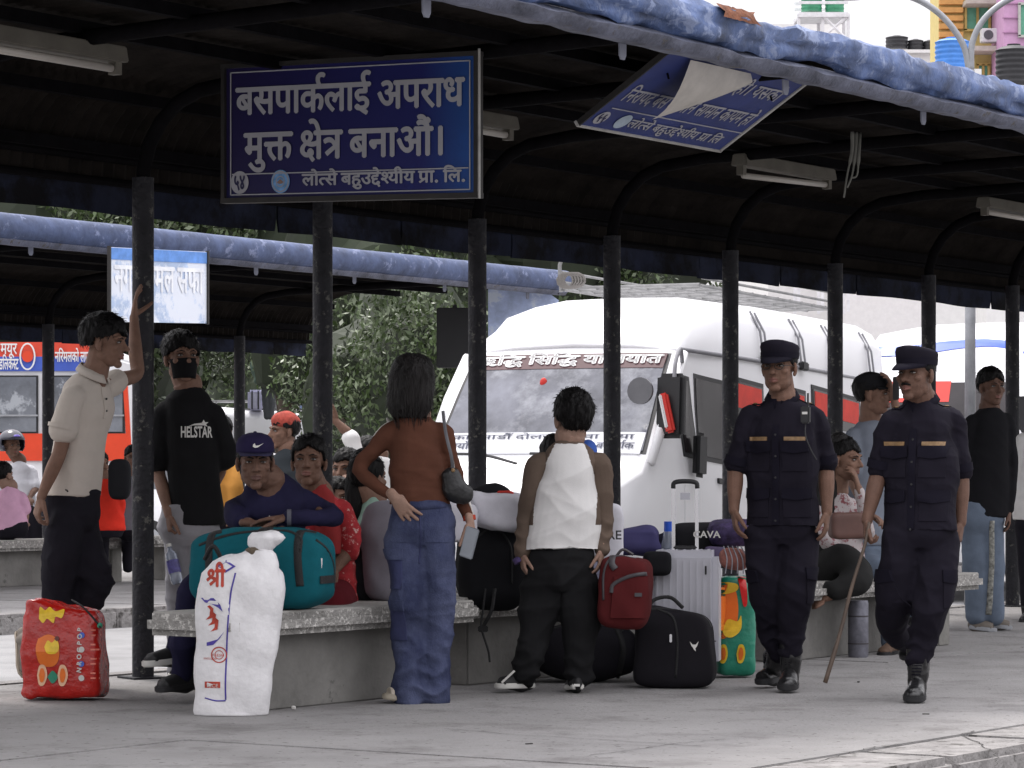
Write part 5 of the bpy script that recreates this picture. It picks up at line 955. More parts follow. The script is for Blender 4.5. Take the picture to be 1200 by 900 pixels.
def face_bits(M4, parent_ob, brow=1.0, female=False, squint=1.0, glasses=False, moustache=0, stubble=False):
    def tf(m, name, mt, sm=True): me = m.mesh(); me.transform(M4); return mk(name, me, mt, parent_ob, smooth=sm)
    for s in (-1, 1):
        e = MB(); ir = MB(); br = MB(); li = MB()
        e.ell((s * .0315, -.0745, .0105), (.0125, .0092, .0052 * squint), n=12); ir.ell((s * .0315 , -.0815, .0105), (.0052, .0035, .0052 * squint), n=10)
        br.tube([(s * .014, -.0915, .0275), (s * .030, -.0895, .0325), (s * .047, -.0745, .0275)], [.0022 * brow, .0034 * brow, .0012], n=6, round_ends=True)
        li.tube([(s * .0165, -.0800, .0115), (s * .026, -.0855, .0175 if squint > .9 else .0155), (s * .038, -.0815, .0165 if squint > .9 else .0145), (s * .046, -.072, .0115)], [.0012, .0019, .0019, .001], n=6)
        tf(e, 'eye', M_EYEW); tf(ir, 'iris', M_IRIS); tf(br, 'eyebrow', M_HAIR); tf(li, 'eyelash', M_HAIR)
    if moustache: tf(MB().tube([(-.024, -.0855, -.0445), (-.01, -.0985, -.0385), (0, -.1005, -.0385), (.01, -.0985, -.0385), (.024, -.0855, -.0445)], [(.002, .003), (.004, .005), (.004, .0045), (.004, .005), (.002, .003)], n=8, round_ends=True), 'moustache', M_HAIR)
    if glasses:
        g = MB()
        for s in (-1, 1):
            g.tube([(s * (.032 + .022 * math.cos(t * .5236)), -.099 + .004 * abs(math.cos(t * .5236)), .008 + .0155 * math.sin(t * .5236)) for t in range(13)], .0019, n=5)
            g.tube([(s * .054, -.095, .012), (s * .072, -.04, .012), (s * .078, .01, .008)], .0014, n=5)
        g.tube([(-.010, -.101, .010), (.010, -.101, .010)], .0013, n=5); tf(g, 'glasses', M_blk)
def strands(b, n, L, seed, comb, w_=.0013):
    """loose locks lifted off a hair surface"""
    rs = random.Random(seed); b.verts.ensure_lookup_table(); b.normal_update(); vs = [v for v in b.verts if v.is_valid]; src = [(v.co.copy(), v.normal.copy()) for v in rs.choices(vs, k=n)]
    for co, no in src:
        d = comb(co); d = d + Vector((rs.gauss(0, .3), rs.gauss(0, .3), rs.gauss(0, .25))); d = (d - no * d.dot(no)); 
        if d.length < 1e-4: continue
        d.normalize(); s_ = no.cross(d) * w_ * (.7 + rs.random()); l = L * (.5 + rs.random()); p0 = co - no * .001; p1 = co + d * l * .5 + no * (.003 + .003 * rs.random()); p2 = co + d * l + no * (.001 + .006 * rs.random())
        q = [b.verts.new(p0 - s_), b.verts.new(p0 + s_), b.verts.new(p1 + s_ * .9), b.verts.new(p1 - s_ * .9), b.verts.new(p2)]; b.faces.new((q[0], q[1], q[2], q[3])); b.faces.new((q[3], q[2], q[4]))
def hair_short(M4, parent_ob, vol=.012, front=.058, seed=1, name='hair', part=0, m=None, back=-.055, spike=.006, voxel=.0045, side=.012):
    h = MB().ell((0, .020, .046), (.078 + vol * .5, .098 + vol * .7, .082 + vol), n=36, k=26)
    if vol > .014: h.ell((0, -.035, .075 + vol * .7), (.058, .055, .040), n=20)
    me = remesh(h, voxel, 1); P = getco(me); b = bmesh.new(); b.from_mesh(me); kill = []
    for v in b.verts:
        x, y, z = v.co
        if y < -.045: lim = front + .010 * math.sin(x * 60 + seed) - 12 * (abs(x) > .045) * 0 - (.25 * max(0, abs(x) - .045))
        elif y < .0: lim = (front - .012) * (-y / .045) + side * (1 + y / .045)
        elif y < .035: lim = side - .012 + (.02 if y < .025 else 0)
        else: lim = back
        if z < lim: kill.append(v)
    bmesh.ops.delete(b, geom=kill, context='VERTS')
    b.normal_update(); bd = [(v, v.normal.copy()) for v in b.verts if v.is_boundary]
    for v, n_ in bd: v.co -= n_ * (.004 + vol * .9)
    for v in b.verts:
        q = Vector((v.co.x * 38, v.co.y * 30, v.co.z * 16 + seed)); d = noise.noise(q) * spike + noise.noise(q * 2.3) * spike * .6; v.co += v.normal * d
    strands(b, int(600 if voxel < .006 else 200), .014 + vol * .5, seed, lambda co: Vector((co.x * 2, -1.0 if co.z > .09 and co.y < .03 else .5, -.9 if co.z < .10 else .0)))
    b.to_mesh(me); b.free(); me.transform(M4)
    o = mk(name, me, m or M_HAIR, parent_ob, smooth=True); return o

def limb(mb, pts, rads, n=14, sub=5):
    P = bpoly(pts, sub); k = len(pts) - 1; rr = []
    for i in range(len(P)):
        t = i / sub; a = min(int(t), k - 1); f = t - a; r0, r1 = rads[a], rads[a + 1]
        g = f * f * (3 - 2 * f)
        rr.append(tuple(r0[q] * (1 - g) + r1[q] * g for q in (0, 1)) if isinstance(r0, tuple) else r0 * (1 - g) + r1 * g)
    mb.tube(P, rr, n=n, round_ends=True)
def hand(mb, wrist, d, palm, side, k=1.0, curl=(.35, .4, .45, .5), thumb=(.5, .3), spread=.05, thumb_side=None):
    """d finger direction, palm normal points out of the palm; side=+1 puts the thumb on d x palm side"""
    d = Vector(d).normalized(); p = Vector(palm); p = (p - d * p.dot(d)).normalized(); t = d.cross(p) * side; w = Vector(wrist)
    mb.tube([w - d * .03 * k, w + d * .012 * k, w + d * .045 * k, w + d * .082 * k], [(.019 * k, .026 * k), (.017 * k, .028 * k), (.014 * k, .037 * k), (.010 * k, .037 * k)], n=14, up=p, round_ends=True)
    mb.ell(w + d * .035 * k + t * .022 * k + p * .008 * k, (.016 * k,) * 3, n=8)
    L = [.070, .079, .073, .058]
    for i in range(4):
        o = w + d * (.084 - .004 * abs(i - 1.2)) * k + t * (.030 - .0205 * i) * k
        a = (1.5 - i) * spread; dd = (d * math.cos(a) + t * math.sin(a)).normalized(); q = o; pts = [q - dd * .02 * k, q]; c = 0
        for s_, fr in enumerate((.45, .31, .24)):
            c += curl[i] * (1.0, 1.25, .8)[s_]; q = q + (dd * math.cos(c) + p * math.sin(c)) * L[i] * fr * k; pts.append(q)
        r = (.0092, .0094, .0090, .0080)[i] * k; mb.tube(pts, [r * 1.05, r * 1.05, r, r * .92, r * .75], n=8, round_ends=True)
    o = w + d * .020 * k + t * .026 * k + p * .006 * k; q = o; a = thumb[0]; dd = (d * math.cos(a) + t * math.sin(a)); dd = (dd + p * thumb[1]).normalized(); pts = [q]
    for s_, L_ in enumerate((.042, .032, .026)):
        q = q + dd * L_ * k; pts.append(q); dd = (dd + d * .18 + p * .10).normalized()
    mb.tube(pts, [.0135 * k, .0115 * k, .0100 * k, .008 * k], n=8, round_ends=True)

class Person:
    """joints are read off the photograph: P(px, py, dy) is the point seen there, dy metres behind the person's own depth"""
    def __init__(s, Y, foot_px, label, group=None, name='person', z=0, sk=SK_TAN):
        s.Y = Y; s.root = empty(name, Vector(((foot_px - 600) * Y / F, Y, z)), label, 'person', group); s.sk = sk; s.vox = 1.0
    def P(s, px, py, dy=0): return W(px, py, s.Y + dy)
    def body(s, head_c=None, Mr=None, k=1.0, neck=None, arms=(), extra=None, head_kw={}, voxel=.0042, lip=M_LIP, hide_head=False):
        """one continuous skin: head, neck, shoulders, arms, hands"""
        parts = []; k = k * 1.06
        mb = MB()
        if neck is not None:      # neck from under the jaw down to the chest core
            j = Vector(head_c) + Mr @ Vector((0, .022, -.055)) * k
            limb(mb, [j + Z * .02, (j + Vector(neck)) / 2, Vector(neck), Vector(neck) - Z * .07], [.056 * k, .060 * k, .070 * k, .055 * k])
        if extra: extra(mb)
        for a in arms: a(mb)
        me = remesh(mb, voxel, 2) if mb.v else None
        if me: parts.append(me)
        s.M4 = None
        if head_c is not None:
            hm, s.M4 = build_head(head_c, Mr, k, **head_kw); parts.insert(0, hm)
        full = join(parts) if len(parts) > 1 else parts[0]
        s.bod = mk('body', full, [s.sk, lip], s.root, smooth=True); return s.bod
    def garment(s, fn, name, m, voxel=.008, smooth=3, fold=.004, freq=26, seed=1, extra=(), dirv=(.5, .3, 1), keep=False):
        mb = MB(); fn(mb); me = remesh(mb, voxel * s.vox, smooth)
        if fold or extra: folds(me, fold, freq, seed, dirv, extra)
        if name is None: return me
        o = mk(name, me, m, s.root, smooth=True)
        return o
def wbvh(o, T): q = wloc(T); return BVHTree.FromPolygons([v.co + q for v in o.data.vertices], [p.vertices[:] for p in o.data.polygons])
def torso(mb, secs, yaw=0, e=2.5):
    """secs: (centre, half width, half depth, [yaw])"""
    rings = []
    P = []
    for q in secs:
        c, rx, ry = q[:3]; yw = q[3] if len(q) > 3 else yaw
        ax = Vector((math.cos(R(yw)), math.sin(R(yw)), 0)); ay = Vector((math.sin(R(yw)), -math.cos(R(yw)), 0)); rings.append(sect(c, ax, ay, rx, ry, 28, e))
    # refine
    out = []
    for i in range(len(rings) - 1):
        a, b, c, d = rings[max(0, i - 1)], rings[i], rings[i + 1], rings[min(len(rings) - 1, i + 2)]
        for t in (0, .25, .5, .75): out.append([.5 * ((2 * q) + (r - p) * t + (2 * p - 5 * q + 4 * r - u) * t * t + (3 * q - p - 3 * r + u) * t ** 3) for p, q, r, u in zip(a, b, c, d)])
    out.append(rings[-1]); mb.loft(out)
def shoe(T, ankle, toe, m_up, m_sole, k=1.0, high=.0, flat=0.0, name='shoe', lace=False, sandal=False, sole_h=.028, shaft=None, smo=2, par=None):
    """ankle: point over the heel at ground level + height; toe: tip on the ground"""
    A = Vector(ankle); Tt = Vector(toe); d = (Tt - A); L = d.length; d.normalize(); up = Z - d * d.z; up.normalize(); s = d.cross(up)
    heel = A - d * .055 * k
    L2 = (Tt - heel).length
    out = [];
    prof = [(-.0, .024), (.04, .033), (.25, .035), (.5, .042), (.72, .049), (.88, .043), (.97, .026), (1.0, .010)]
    ring = [(L2 * t, w_ * k) for t, w_ in prof] + [(L2 * t, -w_ * k) for t, w_ in prof[::-1]]
    pts = [heel + d * x + s * y for x, y in ring]
    so = MB().prism(pts, up * .0, up * sole_h * k).build(name, m_sole, par or T, bevel=.005, smooth=45)
    ub = MB(); h = .03 * k
    ub.tube([heel + up * h + d * .03, heel + d * L2 * .3 + up * h, heel + d * L2 * .6 + up * h, heel + d * L2 * .85 + up * (h - .002), heel + d * (L2 - .03) + up * (h - .004)], [(.045 * k, .030 * k), (.055 * k, .033 * k), (.040 * k, .040 * k), (.030 * k, .043 * k), (.020 * k, .03 * k)], n=16, up=up, round_ends=True)
    ub.tube([heel + d * .055 + up * .03, heel + d * .06 + up * (.09 + high), (Vector(shaft) if shaft is not None else heel + d * .06 + up * (.10 + high))], [.040 * k, .041 * k, .047 * k], n=14, round_ends=True)
    me = remesh(ub, .006, smo)
    up_o = mk('upper', me, m_up, so, smooth=True); return so
def trousers(s, hips, legs, m, name='trousers', seed=1, fold=.005, voxel=.0085, waist=None, extra=(), yaw=0, freq=24, hip_r=(.165, .125), wr=(.150, .11), dirv=(.3, .2, 1)):
    """hips centre; legs: list of (points, radii)"""
    def fn(mb):
        h = Vector(hips); w_ = Vector(waist) if waist is not None else h + Z * .16
        torso(mb, [(h - Z * .07, hip_r[0] * .8, hip_r[1] * .8), (h, hip_r[0], hip_r[1]), (h * .5 + w_ * .5, hip_r[0] * .98, hip_r[1] * .95), (w_, wr[0], wr[1])], yaw)
        for pts, rads in legs: limb(mb, pts, rads, n=18)
    return s.garment(fn, name, m, voxel, 3, fold, freq, seed, extra, dirv)

def CORE_(nb, yaw):
    return lambda mb: torso(mb, [(nb - Z * .26, .075, .05), (nb - Z * .14, .105, .052), (nb - Z * .06, .07, .048), (nb, .05, .045)], yaw)
SHTOP = lambda mid, W_: [(mid + Z * .03, W_ * .86, .095), (mid + Z * .065, W_ * .60, .080), (mid + Z * .085, W_ * .38, .070), (mid + Z * .092, .050, .050)]
def police(Y, foot, label, head, yaw, sh, arms, hips, legs, boots, baton=False, radio=False, glasses=False, mous=0, seed=1, pitch=0, sk=SK_TAN, chest_yaw=0, hem=None, jaw=1.05):
    p = Person(Y, foot, label, sk=sk); P = p.P
    hc = P(*head); Mr = head_mats(yaw, pitch); shL, shR = P(*sh[0]), P(*sh[1]); nb = (shL + shR) / 2 + Z * .085
    def mkarm(A, sd):
        S, E_, Wr, hd, pn, curl = P(*A[0]) - Z * .03, P(*A[1]), P(*A[2]), Vector(A[3]), Vector(A[4]), A[5]
        def f(mb):
            limb(mb, [S + (E_ - S) * .1, S + (E_ - S) * .5, E_, E_ + (Wr - E_) * .35, Wr], [.028, .037, .040, .041, .027]); hand(mb, Wr, hd, pn, sd, 1.02, curl=curl)
        return f
    p.body(hc, Mr, 1.0, neck=nb, arms=[mkarm(arms[0], arms[0][6]), mkarm(arms[1], arms[1][6])], head_kw=dict(jaw=jaw, nose=1.02), extra=CORE_(nb, chest_yaw))
    face_bits(p.M4, p.bod, 1.0, squint=.8, glasses=glasses, moustache=mous)
    hair_short(p.M4, p.bod, vol=.001, front=.05, spike=.002, back=-.05, side=.004)
    # trousers and shirt
    hp = P(*hips)
    trousers(p, hp, legs(P), M_UNI, seed=seed, fold=.011, waist=hp + Z * .2, yaw=chest_yaw, freq=30, extra=[(P(*q[:2]), .07, .012, 90) for q in boots['gather']])
    hm = P(*hem) if hem else hp + Z * .02; W_ = (shR - shL).length / 2
    def sh_fn(mb):
        mid = (shL + shR) / 2
        torso(mb, [(hm, .186, .128), (hm * .7 + mid * .3, .178, .122), (hm * .4 + mid * .6, .186, .126), (mid - Z * .10, W_ * 1.0, .130), (mid - Z * .03, W_ * 1.0, .112)] + SHTOP(mid, W_), chest_yaw, e=2.35)
        for A, S in ((arms[0], shL), (arms[1], shR)):
            E_ = P(*A[1]); c = mid + (S - mid) * .80; q = S + (E_ - S) * .93
            limb(mb, [c + Z * .0, S - Z * .012, S + (E_ - S) * .5, q], [.056, .059, .060, .063], n=18)
    sho = p.garment(sh_fn, 'shirt', M_UNI, .0065, 3, .009, 27, seed + 5, extra=[(S + (P(*A[1]) - S) * .75, .07, .006, 70) for A, S in ((arms[0], shL), (arms[1], shR))])
    B = wbvh(sho, p.root); mid = (shL + shR) / 2; ax = Vector((math.cos(R(chest_yaw)), math.sin(R(chest_yaw)), 0)); ft = Vector((math.sin(R(chest_yaw)), -math.cos(R(chest_yaw)), 0))
    def pt(dx, dz, w_, h_, m, name, off=.006, parent=sho, nx=8, ny=5, shape=None): return patch(B, mid + ax * dx + Z * dz, ax, Z, ft, w_, h_, off, .006, nx, ny, shape).build(name, m, parent, smooth=50)
    cv = lambda x, y: (x, y - .010 * (1 - abs(x) / .065) * (y < 0))
    H = mid.z - hm.z
    for s_ in (-1, 1):
        pt(s_ * .090, -.205, .118, .145, M_UNI, 'pocket', .005); f = pt(s_ * .090, -.155, .128, .052, M_UNI2, 'pocket_flap', .013, shape=cv); 
        pt(s_ * .090, -.122, .095, .024, M_GOLD, 'name_tape', .010)
        pt(s_ * .10, -H + .115, .125, .135, M_UNI, 'pocket', .005); pt(s_ * .10, -H + .165, .135, .05, M_UNI2, 'pocket_flap', .013, shape=cv)
        MB().ell(mid + ax * s_ * .090 + ft * .14 - Z * .17, .006, n=8)
    pt(0, -H / 2 - .02, .034, H - .06, M_UNI2, 'button_placket', .007, nx=3, ny=16)
    for k in range(5):
        hit = B.ray_cast(mid + ft * .5 - Z * (.10 + .105 * k), -ft)
        if hit[0]: MB().tube([hit[0] + ft * .006, hit[0] + ft * .010], .0055, n=8).build('button', M_blk, sho)
    # sleeve cuffs turned up
    for A, S in ((arms[0], shL), (arms[1], shR)):
        E_ = P(*A[1]); d = (E_ - S).normalized(); q = S + (E_ - S) * .90; MB().tube([q - d * .028, q + d * .012], .0625, n=20, cap=False).build('cuff', M_UNI2, sho, smooth=True)
        # shoulder strap
        a = S + Z * .2; rowp = []
        st_dir = (S - mid).normalized(); pp = []
        for t in (0, .25, .5, .75, 1):
            o = mid + (S - mid) * (.42 + .50 * t); r_ = []
            for y in (-.022, 0, .022):
                h_ = B.ray_cast(o + ft * y + Z * .3, -Z); r_.append((h_[0] if h_[0] else o) + Z * .006)
            pp.append(r_)
        MB().grid(pp).build('epaulette', M_UNI2, sho); e = pp[3][1]; MB().ell(e + Z * .003, (.012, .012, .004), n=10).build('rank_badge', M_GOLD, sho)
    # collar
    cl = MB()
    for s_ in (-1, 1):
        r_ = []
        for t in range(7):
            a = R(8 + t * 26); r0 = .066; c = nb + Z * .012
            u1 = c + ax * s_ * r0 * math.sin(a) + ft * r0 * math.cos(a) * .95 + Z * (.006 - .026 * math.cos(a)); r_.append([u1 + Z * .012, u1 + (u1 - c) * .34 - Z * (.028 + .016 * (t < 2)), ])
        cl.grid(r_)
    o = cl.build('collar', M_UNI2, sho, smooth=True); o.modifiers.new('s', 'SOLIDIFY').thickness = .005
    # cap
    cm = MB(); cp = p.M4
    def ring(z, rx, ry, dy=.012, tilt=0): return [Vector((rx * math.cos(t), dy + ry * math.sin(t), z + tilt * math.sin(t))) for t in [2 * math.pi * j / 32 for j in range(32)]]
    cm.loft([ring(.050, .083, .104), ring(.066, .085, .106), ring(.078, .087, .108), ring(.098, .090, .112, .012, -.008), ring(.110, .086, .108, .012, -.016), ring(.117, .070, .088, .014, -.016), ring(.120, .03, .04, .014, -.008)])
    me = cm.mesh(); folds(me, .0015, 60, seed); me.transform(cp); cap = mk('cap', me, M_UNI, p.root, smooth=60)
    bm_ = MB(); bm_.loft([ring(.046, .0855, .1065), ring(.075, .0885, .1095)], cap=False); me = bm_.mesh(); me.transform(cp); mk('cap_band', me, M_UNI2, cap, smooth=True)
    vz = []
    for i in range(13):
        a = R(200 + i * 140 / 12); x, y = math.cos(a), math.sin(a); vz.append([Vector((.083 * x, .012 + .104 * y, .053)), Vector((.082 * x, .012 + (.104 + .040 * abs(y) ** .5) * y, .041)), Vector((.076 * x, .012 + (.104 + .084 * abs(y) ** .8) * y, .020 + .014 * x * x))])
    v = MB().grid(vz); me = v.mesh(); me.transform(cp); o = mk('visor', me, M_UNI2, cap, smooth=True); o.modifiers.new('s', 'SOLIDIFY').thickness = .004
    # boots
    for b in boots['b']:
        an, toe, shaft = P(*b[0]), P(*b[1]), P(*b[2])
        so = shoe(p.root, an, toe, M_BOOT, M_blk, 1.12, name='boot', shaft=shaft, high=.05)
        d = (toe - an).normalized()
        bt = MB(); limb(bt, [an + Z * .07, an * .5 + shaft * .5, shaft], [.050, .052, .060]); me = remesh(bt, .006, 2); folds(me, .003, 60, seed); mk('boot_shaft', me, M_BOOT, so, smooth=True)
        fr = Vector((d.x, d.y, 0)).normalized(); 
        for k in range(7):
            c = an + Z * .1 + (shaft - an - Z * .1) * (k / 7.5) + fr * .052; sdv = fr.cross(Z); MB().tube([c - sdv * .022, c + fr * .006, c + sdv * .022], .003, n=5).build('lace', M_UNI2, so)
    # cargo pockets on the thighs
    tb = next(o for o in p.root.children if o.name.startswith('trousers')); TB = wbvh(tb, p.root)
    for c, s_ in boots['cargo']:
        o_ = P(*c); nrm = (ft * .75 + ax * s_ * .66).normalized(); rr_ = Z.cross(nrm) * 1.0
        patch(TB, o_, rr_, Z, nrm, .13, .17, .006, .006, 6, 6).build('cargo_pocket', M_UNI, tb, smooth=50); patch(TB, o_ + Z * .065, rr_, Z, nrm, .14, .055, .014, .008, 6, 3, lambda x, y: (x, y - .01 * (1 - abs(x) / .07) * (y < 0))).build('pocket_flap', M_UNI2, tb, smooth=50)
    if radio:
        c = P(*radio); r_ = empty('radio', c, 'small black radio clipped to the left chest of the officer with glasses', 'radio')
        MB().box(c, (.045, .03, .085), rot=R(chest_yaw)).build('case', M_blk, r_, bevel=.006); MB().tube([c + Z * .04 + ax * .012, c + Z * .105 + ax * .012], .005, n=8).build('antenna', M_blk, r_)
        MB().box(c + ft * .017 + Z * .008, (.026, .003, .012), rot=R(chest_yaw)).build('label', M_SOLE, r_)
        co = MB(); co.tube(bpoly([c - Z * .04, c - Z * .10 + ft * .02 + ax * .005, c - Z * .17 + ft * .015 + ax * .03, c - Z * .22 + ax * .055], 6), .0035, n=6); co.build('cord', M_blk, r_)
    return p, B
relax = (.30, .36, .42, .48)
OFF1, B1 = police(15.12, 915, 'police officer in navy uniform with glasses and a chest radio, walking near the suitcase',
    head=(913, 432, -.02), yaw=-24, pitch=0, sh=((877, 486, .0), (957, 486, 0.02)), chest_yaw=-20, jaw=1.12,
    arms=[((870, 482), (862, 548, .02), (860, 598, -.03), (.08, -.25, -1), (.9, .1, .1), relax, 1), ((961, 482, .02), (968, 546, .05), (969, 600, -.02), (-.05, -.15, -1), (-.9, .25, .1), relax, -1)],
    hips=(917, 622), hem=(917, 617), glasses=True, seed=3, radio=(944, 486, -.15), sk=SK_MID,
    legs=lambda P: [([P(895, 628), P(899, 690, .02), P(905, 742, .10), P(913, 765, .12)], [.100, .096, .074, .064]), ([P(938, 628), P(933, 690, -.06), P(927, 740, -.02), P(927, 764, -.02)], [.100, .098, .078, .068])],
    boots=dict(gather=[(908, 748), (928, 752)], b=[((906, 799, .24), (890, 803, .16), (912, 757, .13)), ((926, 802, .0), (922, 810, -.20), (927, 757, -.02))], cargo=[((885, 690), -1), ((946, 686), 1)]))
OFF2, B2 = police(14.45, 1080, 'police officer in navy uniform with a moustache, holding a wooden baton at far right',
    head=(1073, 440, -.02), yaw=-38, pitch=0, sh=((1043, 492, .02), (1117, 489, .06)), chest_yaw=-26, jaw=1.0,
    arms=[((1037, 488, .02), (1030, 552, .05), (1016, 610, -.02), (-.1, -.2, -1), (.9, -.2, .1), (.9, .9, .9, .9), 1), ((1122, 486, .06), (1126, 556, .09), (1126, 612, .06), (-.08, -.1, -1), (-.9, .3, .1), relax, -1)],
    hips=(1078, 626), hem=(1078, 622), mous=1, seed=8, sk=SK_DARK,
    legs=lambda P: [([P(1057, 632), P(1050, 694, .04), P(1046, 735, .22), P(1064, 752, .40)], [.104, .098, .076, .062]), ([P(1100, 632), P(1094, 700, -.06), P(1082, 745, .0), P(1076, 768, 0)], [.106, .100, .082, .068])],
    boots=dict(gather=[(1060, 750), (1080, 750)], b=[((1075, 762, .50), (1062, 775, .40), (1068, 745, .42)), ((1075, 815, .0), (1070, 824, -.20), (1077, 762, .0))], cargo=[((1042, 690), -1), ((1108, 690), 1)]))
# baton held in the officer's hand
bt = MB(); b0, b1 = W(1013, 640, 14.35), W(967, 800, 14.25); b2 = W(1019, 612, 14.38)
pts = [b2, b0, b0 * .7 + b1 * .3 + Vector((-.004, 0, 0)), b0 * .35 + b1 * .65 + Vector((.003, 0, 0)), b1]
bt.tube(bpoly(pts, 6), [.008] * 12 + [.009] * 8 + [.011] * 5, n=10)
tag(bt.build('baton', mat('cane_wood', (.085, .058, .042), rough=.5, var=.5, vs=14, stretch=(1, 1, .2)), loc=b1, smooth=True), 'worn wooden cane baton held low by the officer at right', 'baton')

def CORE_(nb, yaw):
    return lambda mb: torso(mb, [(nb - Z * .26, .075, .05), (nb - Z * .14, .105, .052), (nb - Z * .06, .07, .048), (nb, .05, .045)], yaw)
def arm_fn(S, E_, Wr, hd, pn, sd, curl=relax, r=(.045, .041, .036, .037, .024), hk=1.0, thumb=(.5, .3), spread=.05, pts=None):
    def f(mb):
        limb(mb, [S + (E_ - S) * .08, S + (E_ - S) * .5, E_, E_ + (Wr - E_) * .35, Wr], [r[0] * .85] + list(r[1:])); hand(mb, Wr, Vector(hd), Vector(pn), sd, hk, curl=curl, thumb=thumb, spread=spread)
    return f
def top(p, name, m, shL, shR, hem, yaw=0, hemr=(.175, .125), chest=(.0, .125), sleeves=(), seed=1, fold=.010, freq=26, voxel=.0075, waist=None, sl_r=(.062, .060, .060), extra=(), only=None, shtop=None, depth=1.0, dirv=(.5, .3, 1)):
    mid = (shL + shR) / 2; W_ = (shR - shL).length / 2
    def fn(mb):
        if only != 'sleeves':
            wv = waist or (hemr[0] * .97, hemr[1] * .96)
            torso(mb, [(hem, hemr[0], hemr[1]), (hem * .68 + mid * .32, wv[0], wv[1]), (hem * .4 + mid * .6, (wv[0] + W_) / 2, chest[1] * .98), (mid - Z * .10, W_ * 1.0, chest[1]), (mid - Z * .03, W_ * 1.0, chest[1] * .88)] + (shtop or SHTOP(mid, W_)), yaw, e=2.35)
        if only != 'torso':
            for S, pts in sleeves: c = mid + (S - mid) * .78; limb(mb, [c, S - Z * .01] + pts, [sl_r[0]] + [sl_r[0] * 1.02] + [sl_r[1] + (sl_r[2] - sl_r[1]) * i / max(1, len(pts) - 1) for i in range(len(pts))], n=16)
    return p.garment(fn, name, m, voxel, 3, fold, freq, seed, extra, dirv)
def tube_ring(pts_c, d, r, w_, name, m, par, n=20):
    d = Vector(d).normalized(); return MB().tube([Vector(pts_c) - d * w_ / 2, Vector(pts_c) + d * w_ / 2], r, n=n, cap=False).build(name, m, par, smooth=True)
# ---------------------------------------------------------------- tall man in the beige polo, hand on the post
p = Person(15.4, 84, 'tall young man in beige polo leaning one raised hand on the shelter post', sk=SK_TAN); P = p.P
M_polo = cloth('beige_polo', (.50, .45, .40), var=.05); M_trb = cloth('black_trousers', (.013, .012, .017), var=.2)
sN, sF = P(86, 462, -.14), P(118, 455, .16); mid = (sN + sF) / 2; nb = P(110, 441)
aN = arm_fn(P(84, 468, -.15), P(70, 530, -.16), P(48, 583, -.16), (-.25, -.05, -1), (.9, .5, 0), 1, hk=1.05, curl=(.5, .6, .65, .7))
aF = arm_fn(P(122, 452, .16), P(160, 438, .42), P(157, 372, .52), (.06, .12, 1), (1, .15, 0), 1, hk=1.1, curl=(.12, .15, .2, .25), thumb=(.35, 1.2))
p.body(P(124, 403), head_mats(78, -4), 1.0, neck=nb, arms=[aN, aF], extra=CORE_(nb, 62), head_kw=dict(nose=1.03))
face_bits(p.M4, p.bod); hair_short(p.M4, p.bod, vol=.028, front=.044, spike=.006, side=.014, back=-.02, seed=4)
sh = top(p, 'polo_shirt', M_polo, sN, sF, P(85, 582), yaw=62, hemr=(.150, .135), chest=(0, .118), waist=(.14, .122), sleeves=[(P(84, 466, -.15), [P(78, 488, -.16), P(74, 504, -.165)]), (P(120, 455, .17), [P(136, 447, .28)])], sl_r=(.062, .066, .075), seed=11, fold=.010, freq=20)
tube_ring(P(74, 500, -.165), (P(70, 530, -.16) - P(84, 466, -.15)), .077, .02, 'cuff', M_polo, sh)
cl = MB()
for s_ in (-1, 1):
    r_ = []; ax = Vector((math.cos(R(62)), math.sin(R(62)), 0)); ft = Vector((math.sin(R(62)), -math.cos(R(62)), 0)); c = nb + Z * .01
    for t in range(8): a = R(10 + t * 24.5); u1 = c + ax * s_ * .066 * math.sin(a) + ft * .064 * math.cos(a) + Z * (.014 - .03 * math.cos(a)); r_.append([u1 + Z * .016, u1 + (u1 - c) * .38 - Z * .030])
    cl.grid(r_)
o = cl.build('collar', M_polo, sh, smooth=True); o.modifiers.new('s', 'SOLIDIFY').thickness = .005
B = wbvh(sh, p.root); patch(B, mid + ft * .1 - Z * .06, ax, Z, ft, .03, .16, .005, .004, 3, 8).build('placket', M_polo, sh)
for k in range(2): MB().ell(mid + ft * .118 - Z * (.04 + .06 * k) + ax * .0, .006, n=8).build('button', M_blk, sh)
trousers(p, P(84, 606), [([P(78, 612, -.07), P(72, 655, -.09), P(68, 705, -.08), P(72, 800, -.04)], [.105, .100, .085, .075]), ([P(92, 612, .06), P(106, 660, .0), P(113, 688, -.02), P(70, 735, .1), P(32, 765, .2)], [.105, .095, .088, .07, .06])], M_trb, seed=12, fold=.012, waist=P(84, 572), yaw=62, hip_r=(.135, .15), wr=(.13, .13), extra=[(P(118, 686), .12, .012, 60)])
shoe(p.root, P(66, 806, -.04), P(92, 806, -.16), M_shoeg if False else mat('shoe_grey', (.16, .14, .12), rough=.8), M_SOLE, 1.0, name='shoe')
shoe(p.root, P(24, 752, .20), P(30, 796, .16), MATS['shoe_grey'], mat('sole_tan', (.33, .28, .22)), 1.0, name='shoe')
